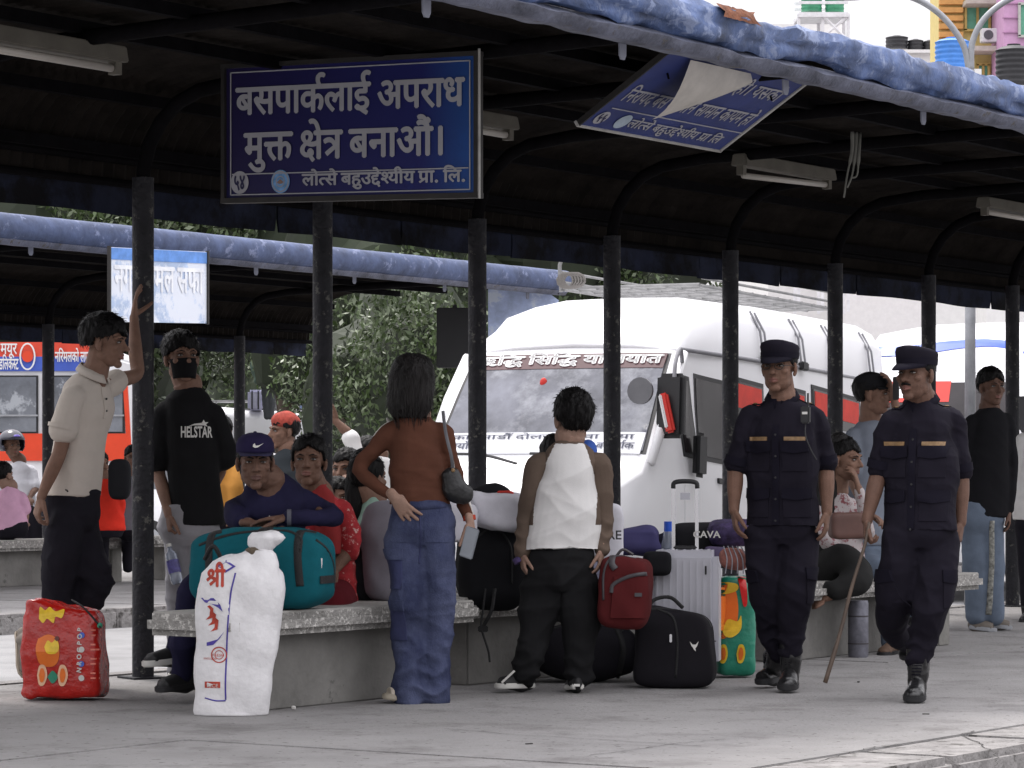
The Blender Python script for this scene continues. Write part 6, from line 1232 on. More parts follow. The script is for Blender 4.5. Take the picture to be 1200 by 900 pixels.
# ---------------------------------------------------------------- man with black mask and black T-shirt behind the post
p = Person(16.25, 222, 'man in black printed T-shirt and black face mask standing behind the post', sk=SK_TAN); P = p.P
shL, shR = P(193, 472), P(251, 472); nb = P(220, 451)
p.body(P(213, 421, -.02), head_mats(24, 4), 1.06, neck=nb, arms=[arm_fn(P(190, 488), P(186, 552, .02), P(198, 604, -.08), (.0, -.2, -1), (.8, .4, 0), 1, curl=(.9, 1, 1, 1), r=(.043, .040, .035, .036, .024)), arm_fn(P(252, 488), P(258, 548, .12), P(240, 590, .30), (-.3, .1, -1), (-1, 0, 0), -1)], extra=CORE_(nb, 8))
face_bits(p.M4, p.bod); hair_short(p.M4, p.bod, vol=.019, front=.038, spike=.007, side=.004, seed=9, back=-.04)
mk_ = MB(); gr = []
for i in range(15):
    a = R(-75 + 150 * i / 14); r_ = []
    for j in range(8):
        z = -.004 - .092 * j / 7; bulge = math.sin(math.pi * (j + .6) / 8.2) * .012; k = 1 - .22 * (j / 7); r_.append(Vector((.069 * k * math.sin(a), -.010 - (.080 + bulge + .016 * math.exp(-(a / .35) ** 2) * (1 - j / 9)) * max(.12, math.cos(a)) * (1 - .05 * j / 7), z)))
    gr.append(r_)
me = MB().grid(gr).mesh(); me.transform(p.M4); mo = mk('face_mask', me, cloth('mask_black', (.008, .008, .009)), p.root, smooth=True); mo.modifiers.new('s', 'SOLIDIFY').thickness = -.003
for s_ in (-1, 1):
    me = MB().tube([(s_ * .066, -.03, -.02), (s_ * .076, .015, .01), (s_ * .074, .02, -.03), (s_ * .066, -.03, -.05)], .0015, n=5).mesh(); me.transform(p.M4); mk('ear_loop', me, M_blk, mo)
M_tee = cloth('black_tee', (.010, .010, .011), var=.2)
sh = top(p, 't_shirt', M_tee, shL, shR, P(231, 616), yaw=8, hemr=(.150, .12), chest=(0, .125), waist=(.142, .118), sleeves=[(P(190, 487), [P(187, 515, .01), P(184, 536, .01)]), (P(252, 487), [P(258, 512, .04), P(261, 534, .06)])], sl_r=(.066, .075, .085), seed=21, fold=.012, freq=18)
B = wbvh(sh, p.root); me = latin('HELSTAR', .058, .165, .002); place(me, P(230, 512, -.2), (1, .1, 0), Z); project(me, B, (.1, -1, 0), .006); mk('shirt_print', me, M_SOLE, sh)
me = curve_mesh([[(-.05, 0), (-.02, .012), (.02, .018), (.03, .034), (.037, .020), (.055, .022), (.042, .010), (.05, -.002), (.03, .004), (-.02, .004)]]); place(me, P(232, 499, -.2), (1, .1, 0), Z); project(me, B, (.1, -1, 0), .006); mk('shirt_print', me, M_SOLE, sh)
trousers(p, P(222, 625), [([P(212, 630), P(212, 690), P(211, 740), P(210, 786)], [.10, .085, .07, .065]), ([P(234, 630), P(236, 690), P(237, 740), P(238, 786)], [.10, .085, .07, .065])], cloth('grey_trousers', (.24, .235, .25)), seed=22, fold=.010)
for fx in (210, 238): shoe(p.root, P(fx, 790), P(fx - 3, 797, -.2), M_SHOEB, M_SOLE)
bo = empty('water_bottle', P(205, 684, -.16), 'small water bottle with dark label hanging in the masked man\'s hand', 'bottle')
a, b_ = P(198, 640, -.14), P(208, 684, -.17); d = (b_ - a)
MB().tube([a, a + d * .12, a + d * .22, a + d * .9, b_], [.012, .014, .031, .032, .028], n=16).build('bottle_body', mat('bottle_clear', (.45, .5, .6), rough=.1, trans=.6, spec=.6), bo, smooth=True)
MB().tube([a + d * .38, a + d * .72], .0335, n=16, cap=False).build('label', mat('label_violet', (.07, .06, .22), rough=.4, var=.5, vs=40), bo, smooth=True); MB().tube([a - d * .06, a + d * .02], .014, n=12).build('cap', M_SOLE, bo)
# ---------------------------------------------------------------- seated man in navy jacket and cap, leaning on the teal bag
p = Person(14.25, 300, 'seated man in navy jacket and peaked sports cap leaning his arms on the teal duffel', sk=SK_DARK); P = p.P
shL, shR = P(279, 582, .08), P(360, 574, .12); nb = P(316, 562, .04)
p.body(P(299, 543, -.06), head_mats(8, -4), 1.0, neck=nb, arms=[arm_fn(P(366, 592, .12), P(386, 606, -.02), P(336, 607, -.16), (-1, -.05, -.05), (0, 0, -1), 1, curl=(.15, .2, .25, .3), hk=1.05, r=(.024, .024, .024, .024, .026)), arm_fn(P(280, 595, .1), P(276, 612, -.02), P(292, 613, -.12), (1, .0, -.05), (0, 0, -1), -1, curl=(.3, .3, .3, .3), r=(.024, .024, .024, .024, .026))], extra=CORE_(nb, 0), lip=M_LIPD)
face_bits(p.M4, p.bod, squint=.75, moustache=0, brow=1.2); hair_short(p.M4, p.bod, vol=.002, front=.045, spike=.002, side=.002, back=-.04)
M_navy = cloth('jacket_navy', (.014, .013, .036), var=.2)
sh = top(p, 'jacket', M_navy, shL, shR, P(318, 690, .22), yaw=0, hemr=(.18, .14), chest=(0, .15), sleeves=[(P(366, 592, .12), [P(384, 600, .06), P(388, 607, -.03), P(362, 607, -.12), P(340, 607, -.155)]), (P(281, 595, .1), [P(276, 606, .0), P(281, 612, -.08)])], sl_r=(.070, .062, .046), seed=31, fold=.013, freq=22)
tube_ring(P(339, 607, -.157), (1, .05, 0), .040, .02, 'cuff', cloth('cuff_grey', (.09, .09, .11)), sh)
B = wbvh(sh, p.root)
SWOOSH = [(-.022, -.004), (-.012, -.009), (.0, -.007), (.026, .010), (.004, .001), (-.008, .000), (-.011, .004), (-.014, .010), (-.021, .004)]
me = curve_mesh([[(x * .6, y * .6) for x, y in SWOOSH]]); place(me, P(315, 594, -.2), (1, 0, 0), Z); project(me, B, (0, -1, .3), .004); mk('emblem', me, M_SOLE, sh)
def sports_cap(M4, T, m, m2, seed=1, visor=True, band=None, vl_=.072):
    cm = MB()
    def ring(z, rx, ry, dy=.014): return [Vector((rx * math.cos(t), dy + ry * math.sin(t), z)) for t in [2 * math.pi * j / 32 for j in range(32)]]
    cm.loft([ring(.046, .083, .104), ring(.062, .0845, .106), ring(.085, .083, .103), ring(.108, .074, .090), ring(.124, .056, .068), ring(.133, .03, .036), ring(.135, .008, .01)]); me = cm.mesh(); folds(me, .0012, 50, seed); me.transform(M4); c = mk('cap', me, m, T, smooth=True)
    vz = []
    for i in range(13):
        a = R(205 + i * 130 / 12); x, y = math.cos(a), math.sin(a); vz.append([Vector((.083 * x, .014 + .103 * y, .051)), Vector((.081 * x, .014 + (.104 + vl_ * .5 * abs(y) ** .8) * y, .046)), Vector((.074 * x, .014 + (.104 + vl_ * abs(y) ** .8) * y, .030 + .016 * (1 - x * x)))])
    if visor: me = MB().grid(vz).mesh(); me.transform(M4); v = mk('visor', me, m2, c, smooth=True); v.modifiers.new('s', 'SOLIDIFY').thickness = .004
    me = MB().ell((0, .014, .136), (.008, .008, .004), n=8).mesh(); me.transform(M4); mk('cap_button', me, m2, c)
    return c
c = sports_cap(p.M4, p.root, cloth('cap_navy', (.018, .014, .045)), cloth('visor_navy', (.03, .028, .06)))
me = curve_mesh([SWOOSH]); a = getco(me); b2 = np.stack([a[:, 0] + .006, -.0935 + .75 * np.abs(a[:, 0] + .006) ** 2 * 8, a[:, 1] * 1.05 + .083], 1); b2[:, 1] -= .0035 - .10 * (b2[:, 2] - .083); setco(me, b2); me.transform(p.M4); mk('emblem', me, M_SOLE, c)
# legs astride the end of the bench
trousers(p, P(300, 700, .25), [([P(285, 700, .25), P(250, 690, .1), P(228, 690, .0), P(218, 740, .05), P(214, 792, .12)], [.10, .09, .075, .062, .058]), ([P(300, 705, .3), P(262, 706, .35), P(226, 712, .35), P(212, 740, .3), P(208, 768, .25)], [.10, .09, .07, .06, .055])], M_navy, seed=33, fold=.010)
for a, t in (((220, 806, .14), (184, 812, .02)), ((216, 776, .30), (168, 782, .16))): so = shoe(p.root, P(*a), P(*t), M_SHOEB, M_SOLE if a[1] < 790 else M_blk, 1.08)
# ---------------------------------------------------------------- seated woman in red
p = Person(14.85, 372, 'seated woman with tied back hair and red patterned top, behind the man in the cap', sk=SK_MID); P = p.P
shL, shR = P(352, 592), P(398, 590, .06); nb = P(374, 580, .02)
p.body(P(362, 543, -.04), head_mats(-4, 6), .98, neck=nb, arms=[arm_fn(P(404, 600, .04), P(412, 640, -.02), P(392, 668, -.12), (-.5, -.5, -.5), (0, .3, -1), 1)], extra=CORE_(nb, 0), head_kw=dict(female=True, jaw=1.08))
face_bits(p.M4, p.bod, female=True, squint=.85); hair_short(p.M4, p.bod, vol=.016, front=.060, spike=.001, side=-.005, back=-.06)
h = MB().ell((0, .10, .02), (.035, .035, .035), n=12); me = h.mesh(); me.transform(p.M4); mk('hair_bun', me, M_HAIR, p.bod, smooth=True)
M_redf = mat('red_floral', (.33, .02, .025), rough=.9, var=.25, vs=20, c2=(.55, .35, .32), c2amt=.40, c2s=34, bump=.2, bs=200)
top(p, 'top', M_redf, shL, shR, P(380, 705, .1), yaw=5, hemr=(.17, .15), chest=(0, .13), sleeves=[(P(402, 598, .04), [P(410, 625, .0), P(410, 645, -.04)])], sl_r=(.060, .060, .062), seed=41, fold=.010)
top(p, 'scarf', cloth('scarf_red', (.25, .03, .03)), shL + Vector((.02, -.02, .01)), shR - Vector((.02, .02, -.01)), P(388, 650, .0), yaw=5, hemr=(.06, .13), chest=(0, .14), waist=(.08, .14), only='torso', seed=42)
trousers(p, P(378, 700, .1), [([P(365, 700), P(350, 705, -.2), P(345, 720, -.35), P(345, 780, -.35)], [.10, .09, .08, .06]), ([P(395, 700), P(392, 704, -.2), P(388, 720, -.36), P(388, 780, -.34)], [.10, .09, .08, .06])], cloth('maroon', (.10, .01, .015)), seed=43)
# ---------------------------------------------------------------- child in mint shirt seen from behind
p = Person(15.6, 432, 'child with long black hair and mint green shirt seated left of the woman in brown', sk=SK_TAN); P = p.P
nb = P(438, 588); p.body(P(432, 562), head_mats(140, 0), .95, neck=nb, arms=[arm_fn(P(455, 602), P(460, 635), P(450, 660, -.1), (-.5, -.5, -.2), (0, 0, -1), 1)], voxel=.006)
face_bits(p.M4, p.bod); hair_short(p.M4, p.bod, vol=.012, front=.05, back=-.09, side=-.03, seed=5)
def fn(mb): limb(mb, [P(428, 540, .04), P(420, 565, .0), P(415, 595, -.02), P(413, 622, .0)], [(.07, .08), (.06, .07), (.045, .05), (.02, .03)])
p.garment(fn, 'hair_lock', M_HAIR, .008, 2, .003, 70, 3, dirv=(3, 1, .2))
top(p, 'shirt', cloth('mint', (.27, .40, .33)), P(418, 602), P(456, 602), P(438, 665), hemr=(.13, .1), chest=(0, .1), sleeves=[(P(456, 606), [P(460, 625), P(460, 640)])], sl_r=(.05, .05, .05), seed=44, voxel=.01)
# ---------------------------------------------------------------- standing woman in brown top and cargo jeans
p = Person(14.28, 492, 'woman with long black hair seen from behind in brown top and blue cargo jeans', sk=SK_LIGHT); P = p.P
shL, shR = P(456, 503), P(515, 503, .02); nb = P(487, 486); mid = (shL + shR) / 2
p.body(P(484, 452, .02), head_mats(170, 6), 1.0, neck=nb, arms=[arm_fn(P(452, 508), P(419, 550, .02), P(462, 583, -.12), (.62, -.10, -.75), (.3, .95, 0), 1, hk=1.0, curl=(.25, .2, .2, .3), r=(.024, .022, .020, .020, .021), spread=.12, thumb=(-.3, .9)), arm_fn(P(520, 508, .02), P(536, 566, .06), P(551, 612, -.02), (.15, -.15, -1), (-.8, .4, 0), -1, hk=1.0, r=(.024, .022, .020, .020, .020), curl=(.35, .5, .6, .6))], extra=CORE_(nb, 0), head_kw=dict(female=True))
M_HAIRL = mat('hair_long', (.006, .0045, .0045), rough=.45, var=.5, vs=20, bump=.7, bs=60, spec=.25, stretch=(2.2, 2.2, .12))
def fn(mb):
    hc = P(484, 452, .02)
    torso(mb, [(P(480, 490, -.06), .080, .035), (P(480, 478, -.05), .105, .066), (P(481, 466, -.03), .112, .095), (P(482, 450, -.01), .110, .122), (P(483, 433, -.005), .104, .128), (P(484, 420, .0), .080, .105), (P(484, 414, .0), .045, .060)], 0, e=2.0)
me = p.garment(fn, None, None, .006, 2, .003, 130, 3, dirv=(3, 2, .1)); b = bmesh.new(); b.from_mesh(me); strands(b, 900, .075, 3, lambda co: Vector((0, 0, -3)), .0012); b.to_mesh(me); b.free(); mk('long_hair', me, M_HAIRL, p.root, smooth=True)
M_brown = cloth('brown_top', (.088, .036, .023), var=.12); M_piping = cloth('white_piping', (.6, .57, .54))
sh = top(p, 'top', M_brown, shL, shR, P(492, 592), yaw=0, hemr=(.148, .112), waist=(.138, .100), chest=(0, .112), sleeves=[(P(453, 508), [P(436, 530, .01), P(421, 549, .02), P(440, 568, -.06), P(459, 581, -.11)]), (P(519, 508, .02), [P(528, 538, .04), P(536, 566, .06), P(544, 592, .01), P(549, 605, .0)])], sl_r=(.054, .044, .030), seed=51, fold=.008, freq=26, extra=[(P(425, 548), .08, .005, 80), (P(492, 585), .16, .004, 70)])
B = wbvh(sh, p.root)
def strip(B, pts, w_, nrm, off, th, name, m, par, n=10):
    P_ = bpoly(pts, n); nrm = Vector(nrm).normalized(); g = []
    for i, q in enumerate(P_):
        t = (P_[min(i + 1, len(P_) - 1)] - P_[max(0, i - 1)]).normalized(); s_ = t.cross(nrm).normalized(); r_ = []
        for k in (-.5, 0, .5):
            x = q + s_ * w_ * k; h = B.ray_cast(x + nrm * .4, -nrm) if B else (None,); r_.append((h[0] if h[0] else x) + nrm * off)
        g.append(r_)
    o = MB().grid(g).build(name, m, par, smooth=True); o.modifiers.new('s', 'SOLIDIFY').thickness = th; return o
strip(B, [P(471, 482), P(462, 486), P(448, 497), P(438, 512)], .012, (-.5, -1, .8), .004, .003, 'piping', M_piping, sh)
strip(B, [P(531, 540), P(540, 568), P(548, 590), P(554, 606)], .013, (.9, -1, 0), .004, .003, 'piping', M_piping, sh)
tube_ring(P(550, 607, -.0), (.15, -.1, -1), .030, .022, 'cuff', cloth('red_cuff', (.35, .05, .03)), sh)
M_jean = mat('denim', (.034, .041, .088), rough=.9, var=.35, vs=5, bump=.3, bs=160, c2=(.10, .115, .19), c2amt=.46, c2s=2.2, c2w=.14, stretch=(1, 1, .6), spec=.12)
tr = trousers(p, P(493, 622), [([P(476, 632), P(477, 690, -.02), P(478, 745, 0), P(478, 785, 0), P(477, 815, .0)], [.108, .092, .082, .082, .088]), ([P(511, 632), P(513, 690, .02), P(512, 745, .04), P(510, 785, .04), P(509, 812, .04)], [.106, .090, .080, .080, .086])], M_jean, seed=52, fold=.013, freq=20, waist=P(493, 586), hip_r=(.160, .128), wr=(.138, .105), extra=[(P(484, 800), .10, .010, 70), (P(506, 800), .10, .010, 70)])
B = wbvh(tr, p.root)
wb = strip(B, [P(464, 590), P(493, 592), P(523, 590)], .035, (0, -1, 0), .005, .004, 'waistband', M_jean, tr)
for x in (474, 512): patch(B, P(x, 620), (1, 0, 0), Z, (0, -1, 0), .11, .12, .004, .004, 6, 6).build('back_pocket', M_jean, tr, smooth=50)
M_jd = mat('denim_dark', (.03, .035, .09), rough=.9, var=.3, vs=8, bump=.2, bs=200)
for (x, y, nx) in ((470, 668, -.5), (472, 728, -.5)):
    patch(B, P(x, y), (1, -.4, 0), Z, (nx, -1, 0), .10, .17, .008, .004, 6, 6).build('cargo_pocket', M_jd, tr, smooth=50); patch(B, P(x, y - 19), (1, -.4, 0), Z, (nx, -1, 0), .11, .05, .015, .008, 6, 3).build('pocket_flap', M_jean, tr, smooth=50)
strip(B, [P(493, 600), P(494, 630), P(492, 660)], .006, (0, -1, 0), .003, .003, 'seam', M_jd, tr)
shoe(p.root, P(476, 822, .02), P(448, 819, -.02), mat('shoe_beige', (.45, .40, .33), rough=.8, bump=.3), mat('sole_beige', (.38, .34, .27)), 1.0)
shoe(p.root, P(505, 825, .05), P(494, 823, .22), MATS['shoe_beige'], MATS['sole_beige'], 1.0)
# handbag on her shoulder
hb_c = P(536, 568, -.06); HB = empty('handbag', P(536, 590, -.06), 'small black crescent handbag under the right arm of the woman in brown', 'handbag')
m = MB(); limb(m, [P(528, 556, -.07), P(534, 574, -.07), P(545, 580, -.06)], [(.035, .045), (.05, .062), (.04, .05)]); me = remesh(m, .006, 3); folds(me, .003, 50, 5); mk('bag_body', me, mat('bag_leather', (.012, .012, .013), rough=.4, bump=.3), HB, smooth=True)
MB().tube(bpoly([P(519, 487, .0) + Z * .02, P(523, 510, -.10), P(529, 535, -.12), P(531, 553, -.09)], 8), (.0035, .009), n=6).build('strap', mat('strap_grey', (.10, .10, .11), rough=.5), HB); MB().ell(P(531, 551, -.10), .010, n=8).build('buckle', M_GOLD, HB)
ph = MB().box(P(550, 636, -.10), (.07, .010, .145), rot=Matrix.Rotation(R(-25), 3, 'Z') @ Matrix.Rotation(R(16), 3, 'Y')); tag(ph.build('phone', mat('phone_grey', (.25, .27, .30), rough=.3), loc=P(549, 650, -.1), bevel=.006), 'grey phone held low in the right hand of the woman in brown', 'phone')
# ---------------------------------------------------------------- boy in the raglan sweater
p = Person(15.0, 655, 'boy seen from behind in white sweater with brown raglan sleeves and black trousers', sk=SK_LIGHT); P = p.P
shL, shR = P(634, 534), P(701, 534); nb = P(668, 512); mid = (shL + shR) / 2
aL = arm_fn(P(628, 556), P(618, 602, .03), P(611, 648, -.02), (.15, -.1, -1), (.9, .2, 0), 1, r=(.024, .022, .022, .022, .023), hk=.92); aR = arm_fn(P(706, 556), P(710, 602, .03), P(706, 644, -.02), (-.15, -.1, -1), (-.9, .2, 0), -1, r=(.024, .022, .022, .022, .023), hk=.92)
p.body(P(671, 493, .02), head_mats(196, 2), 1.04, neck=nb, arms=[aL, aR], extra=CORE_(nb, 0))
face_bits(p.M4, p.bod); hair_short(p.M4, p.bod, vol=.022, front=.05, spike=.009, side=.006, back=-.058, seed=13)
M_wk = cloth('sweater_white', (.66, .65, .64), var=.04); M_rb = cloth('raglan_brown', (.112, .082, .064), var=.1)
HL = lambda z: z
body = top(p, 'sweater', M_wk, shL, shR, P(658, 645), yaw=0, hemr=(.192, .138), waist=(.186, .134), chest=(0, .128), only='torso', seed=61, fold=.013, freq=15, extra=[(P(660, 640), .2, .004, 60)], dirv=(.2, .2, 1))
me = body.data; me.materials.append(M_rb); a = getco(me) + np.array(wloc(p.root)); 
zc = np.array([EYE - (y - HZ) * 15 / F for y in (512, 540, 585, 615)]); xw = (668 - 600) * 15 / F
mi = []
for pl in me.polygons:
    c = a[list(pl.vertices)].mean(0); z = c[2]; t = max(0, min(1, (zc[0] - z) / (zc[0] - zc[3]))); lim = .050 + .102 * min(1, t * 1.7) ** .8
    mi.append(1 if abs(c[0] - xw + .03 * t) > lim and z > zc[3] else (1 if z > EYE - (520 - HZ) * 15 / F else 0))
me.polygons.foreach_set('material_index', mi); me.update()
sl = top(p, 'sleeves', M_rb, shL, shR, P(660, 645), yaw=0, chest=(0, .12), only='sleeves', sleeves=[(P(629, 548), [P(624, 580, .01), P(619, 606, .03), P(614, 634, .0), P(612, 646, -.015)]), (P(703, 548), [P(706, 580, .01), P(706, 606, .03), P(706, 634, .0), P(706, 643, -.015)])], sl_r=(.068, .067, .050), seed=62, fold=.012, freq=24, extra=[(P(610, 630), .08, .008, 90), (P(715, 630), .08, .008, 90)])
tube_ring(nb + Z * .012, Z, .060, .022, 'collar', M_rb, body)
tube_ring(P(659, 648), Z, .01, .01, 'hem_band', M_wk, body)
MB().tube([P(607, 653, -.01), P(610, 659, -.015)], .031, n=16).build('wristband', mat('band_violet', (.06, .04, .12), var=.6, vs=60), p.root)
trousers(p, P(655, 674), [([P(637, 684), P(629, 720), P(624, 755), P(617, 792, 0)], [.118, .105, .088, .074]), ([P(678, 684), P(681, 722), P(679, 757), P(676, 792, 0)], [.118, .105, .090, .076])], cloth('boy_trousers', (.012, .012, .013), var=.2), seed=63, fold=.013, freq=20, waist=P(658, 640), hip_r=(.178, .14), wr=(.165, .12), extra=[(P(619, 785), .10, .012, 80), (P(677, 785), .10, .012, 80)])
shoe(p.root, P(614, 806, .02), P(580, 807, -.04), M_SHOEB, M_SOLE, .95); so = shoe(p.root, P(676, 808, -.02), P(670, 809, .20), M_SHOEB, M_SOLE, .95)
for q0, q1 in ((P(588, 800, -.1), P(603, 786, -.1)),): MB().tube([q0, q1], .006, n=6).build('shoe_stripe', M_SOLE, p.root)
MB().box(P(676, 803, -.09), (.03, .008, .012)).build('heel_tab', M_SOLE, p.root)

# ================================================================== LUGGAGE AND SMALL THINGS
def soft(name, c, size, yaw, m, parent=None, e=(.55, .45), fold=.006, freq=22, seed=1, tilt=0, n=40, shape=None, extra=(), loc=None):
    c = Vector(c); k = 28; vs = []
    def sg(x, p): return math.copysign(abs(x) ** p, x)
    M3 = Matrix.Rotation(R(yaw), 3, 'Z') @ Matrix.Rotation(R(tilt), 3, 'Y'); rings = []
    for i in range(k + 1):
        a = -math.pi / 2 + math.pi * i / k; r = []
        for j in range(n):
            t = 2 * math.pi * j / n; x = sg(math.cos(a), e[0]) * sg(math.cos(t), e[1]) * size[0] / 2; y = sg(math.cos(a), e[0]) * sg(math.sin(t), e[1]) * size[1] / 2; z = sg(math.sin(a), e[0]) * size[2] / 2
            v = Vector((x, y, z)); v = shape(v) if shape else v; r.append(c + M3 @ v)
        rings.append(r)
    me = MB().loft(rings[0:], cap=False).mesh(); b = bmesh.new(); b.from_mesh(me); bmesh.ops.remove_doubles(b, verts=b.verts, dist=1e-4); bmesh.ops.recalc_face_normals(b, faces=b.faces)
    bmesh.ops.subdivide_edges(b, edges=[e_ for e_ in b.edges if e_.calc_length() > .035], cuts=1, use_grid_fill=True); b.to_mesh(me); b.free(); me.update()
    folds(me, fold, freq, seed, (.4, .3, 1), extra)
    zmin = c.z - size[2] / 2; a = getco(me); a[:, 2] = np.maximum(a[:, 2], zmin + .002); setco(me, a)
    return mk(name, me, m, parent, loc, smooth=True), M3
def onto(B, pts, nrm, w_, name, m, par, off=.004, th=.004): return strip(B, pts, w_, nrm, off, th, name, m, par)
# ---- teal duffel
Yb = 14.0; q = lambda x, y, dy=0: W(x, y, Yb + dy)
M_teal = cloth('teal_nylon', (.006, .085, .108), var=.15); M_webb = mat('webbing_black', (.012, .012, .013), rough=.7, bump=.3, bs=200)
T = empty('duffel_bag', q(308, 717), 'large teal duffel bag with black straps on the bench', 'duffel bag')
bag, M3 = soft('bag_body', q(308, 666, .0), (.66, .34, .385), -14, M_teal, T, e=(.42, .42), fold=.008, seed=3, shape=lambda v: Vector((v.x, v.y * (1 - .15 * max(0, v.z / .19)), v.z * (1 - .10 * abs(v.x / .33) ** 2) + .0)))
B = wbvh(bag, T); nf = Vector((-.25, -1, .35))
for xs in (256, 318, 366): onto(B, [q(xs + 4, 622, -.05), q(xs - 2, 632), q(xs - 4, 660), q(xs - 2, 690), q(xs, 712)], (-.2, -1, .5), .035, 'strap', M_webb, T)
MB().tube(bpoly([q(240, 655, -.20), q(250, 640, -.27), q(262, 660, -.24)], 6), [(.004, .016)] * 13 if False else .010, n=8).build('handle', M_webb, T)
onto(B, [q(232, 634, -.1), q(270, 626, -.1), q(330, 626, -.1), q(352, 640, -.1), q(356, 670), q(352, 700)], (0, -1, .6), .012, 'zip', M_webb, T)
onto(B, [q(360, 640), q(388, 660), q(392, 690)], (.3, -1, .2), .010, 'zip', M_webb, T)
patch(B, q(377, 678), (1, .2, 0), Z, (.3, -1, 0), .10, .035, .008, .006, 5, 3).build('side_grip', M_webb, T)
MB().box(q(374, 660, -.18), (.03, .008, .05), rot=R(20)).build('buckle', M_chr, T, bevel=.003)
# ---- white woven sack
T = empty('sack', G(279, 838), 'tall white woven plastic sack with red and violet print, tied at its neck', 'sack')
Ys = T.location.y; q = lambda x, y, dy=0: W(x, y, Ys + dy); M_sack = mat('woven_white', (.70, .69, .70), rough=.55, var=.06, vs=30, bump=.3, bs=26)
rings = []
prof = [(272, 838, 40), (272, 832, 41), (274, 800, 44), (277, 760, 46), (280, 720, 48), (282, 690, 48), (284, 672, 46), (288, 660, 37), (296, 652, 24), (303, 647, 10), (306, 643, 8), (308, 637, 14), (312, 630, 19), (311, 625, 15), (311, 624, 6)]
rings = []
for x, y, w_ in prof:
    rw = w_ * Ys / F; rings.append(sect(q(x, y), (1, 0, 0), (0, -1, 0), rw, rw * (.62 if w_ > 20 else .8), 40, 2.6 if w_ > 20 else 2.0))
out = []
for i in range(len(rings) - 1):
    for t in (0, .25, .5, .75): out.append([a.lerp(b, t) for a, b in zip(rings[i], rings[i + 1])])
out.append(rings[-1]); me = MB().loft(out).mesh(); folds(me, .011, 24, 5, (1.3, .6, .35), [(q(296, 655), .12, .014, 30)]); folds(me, .004, 70, 9, (1.2, .5, .4)); a = getco(me); a[:, 2] = np.maximum(a[:, 2], .003); setco(me, a)
sk = mk('sack_body', me, M_sack, T, smooth=True); B = wbvh(sk, T)
MB().tube([q(300, 652), q(303, 647), q(306, 642)], [.058, .048, .046], n=14).build('tie_cord', mat('tie_brown', (.13, .10, .07), rough=.9, bump=.6, bs=80), T, smooth=True)
M_pr = mat('print_red', (.42, .05, .03), rough=.6, var=.3, vs=30); M_pv = mat('print_violet', (.07, .05, .30), rough=.6, var=.25, vs=30)
def prnt(me, x, y, m): place(me, q(x, y, -.4), (1, 0, 0), Z); project(me, B, (0, -1, 0), .003); return mk('print', me, m, sk)
prnt(deva(['श्र', 'ी'], .075, .085, .004), 245, 690, M_pr)
prnt(curve_mesh([[(-.045, 0), (0, .028), (.045, 0), (0, -.028)], [(-.03, 0), (0, .018), (.03, 0), (0, -.018)]]), 257, 666, M_pv)
prnt(curve_mesh([[(-.06, .03), (.0, .03), (.03, 0), (.04, -.03), (.02, -.012), (-.01, .004), (-.04, .01)]]), 243, 712, M_pv)
prnt(curve_mesh([[(-.03, -.02), (.02, -.005), (.05, .03), (.03, .0), (.0, -.03), (-.03, -.035)]]), 242, 752, M_pv)
for k in range(3): prnt(curve_mesh([[(-.012, -.03 + .0), (.02, -.02), (.025, .02), (.008, .035), (-.004, .03), (.010, .015), (.006, -.012)]]), 236 + k * 3, 722 + k * 7, M_pr)
prnt(curve_mesh(ring_contour(.036, .031) + ring_contour(.020, .017)), 249, 772, M_pr)
prnt(latin('FRESH', .012, .05), 248, 774, M_pr)
prnt(curve_mesh([[(-.035, -.014), (.035, -.014), (.035, .014), (-.035, .014)]]), 241, 808, M_pr); prnt(latin('RICE', .016, .05), 241, 811, M_SOLE)
prnt(latin('WHITE SUGAR', .010, .06), 238, 778, M_pr)
onto(B, [q(274, 672, -.2), q(268, 700, -.2), q(264, 750, -.2), q(262, 800, -.2), q(262, 822, -.2)], (0, -1, 0), .007, 'print', M_pv, sk, .002, .001)
onto(B, [q(237, 820, -.2), q(250, 823, -.2), q(262, 823, -.2)], (0, -1, 0), .006, 'print', M_pv, sk, .002, .001)
# ---- red printed plastic bag
T = empty('plastic_bag', G(76, 820), 'bulging red plastic bag with a yellow and orange print, left foreground', 'bag'); Yr = T.location.y; q = lambda x, y, dy=0: W(x, y, Yr + dy)
M_redb = mat('red_plastic', (.40, .010, .006), rough=.25, var=.2, vs=14, bump=.8, bs=12, spec=.6)
bag, _ = soft('bag_body', q(76, 762), (.385, .26, .46), -6, M_redb, T, e=(.22, .30), fold=.012, freq=34, seed=8, shape=lambda v: Vector((v.x * (1 - .06 * v.z / .23), v.y * (1 - .2 * max(0, v.z / .23)), v.z - .03 * max(0, v.z / .23) * (v.x / .19))), extra=[(q(90, 703), .14, .012, 45)])
B = wbvh(bag, T); M_ye = mat('print_yellow', (.75, .50, .03), rough=.35, var=.15, vs=30); M_or = mat('print_orange', (.72, .16, .02), rough=.35, var=.15); M_bk = mat('print_brown', (.12, .03, .02), rough=.4); M_bl = mat('print_blue', (.05, .12, .5), rough=.4); M_pk = mat('print_peach', (.75, .45, .28), rough=.4); M_gn = mat('print_green', (.02, .22, .13), rough=.4)
def blob(pts, n=6): return [tuple(v.xy) for v in bpoly([Vector((x, y, 0)) for x, y in pts] + [Vector((pts[0][0], pts[0][1], 0))], n)[:-1]]
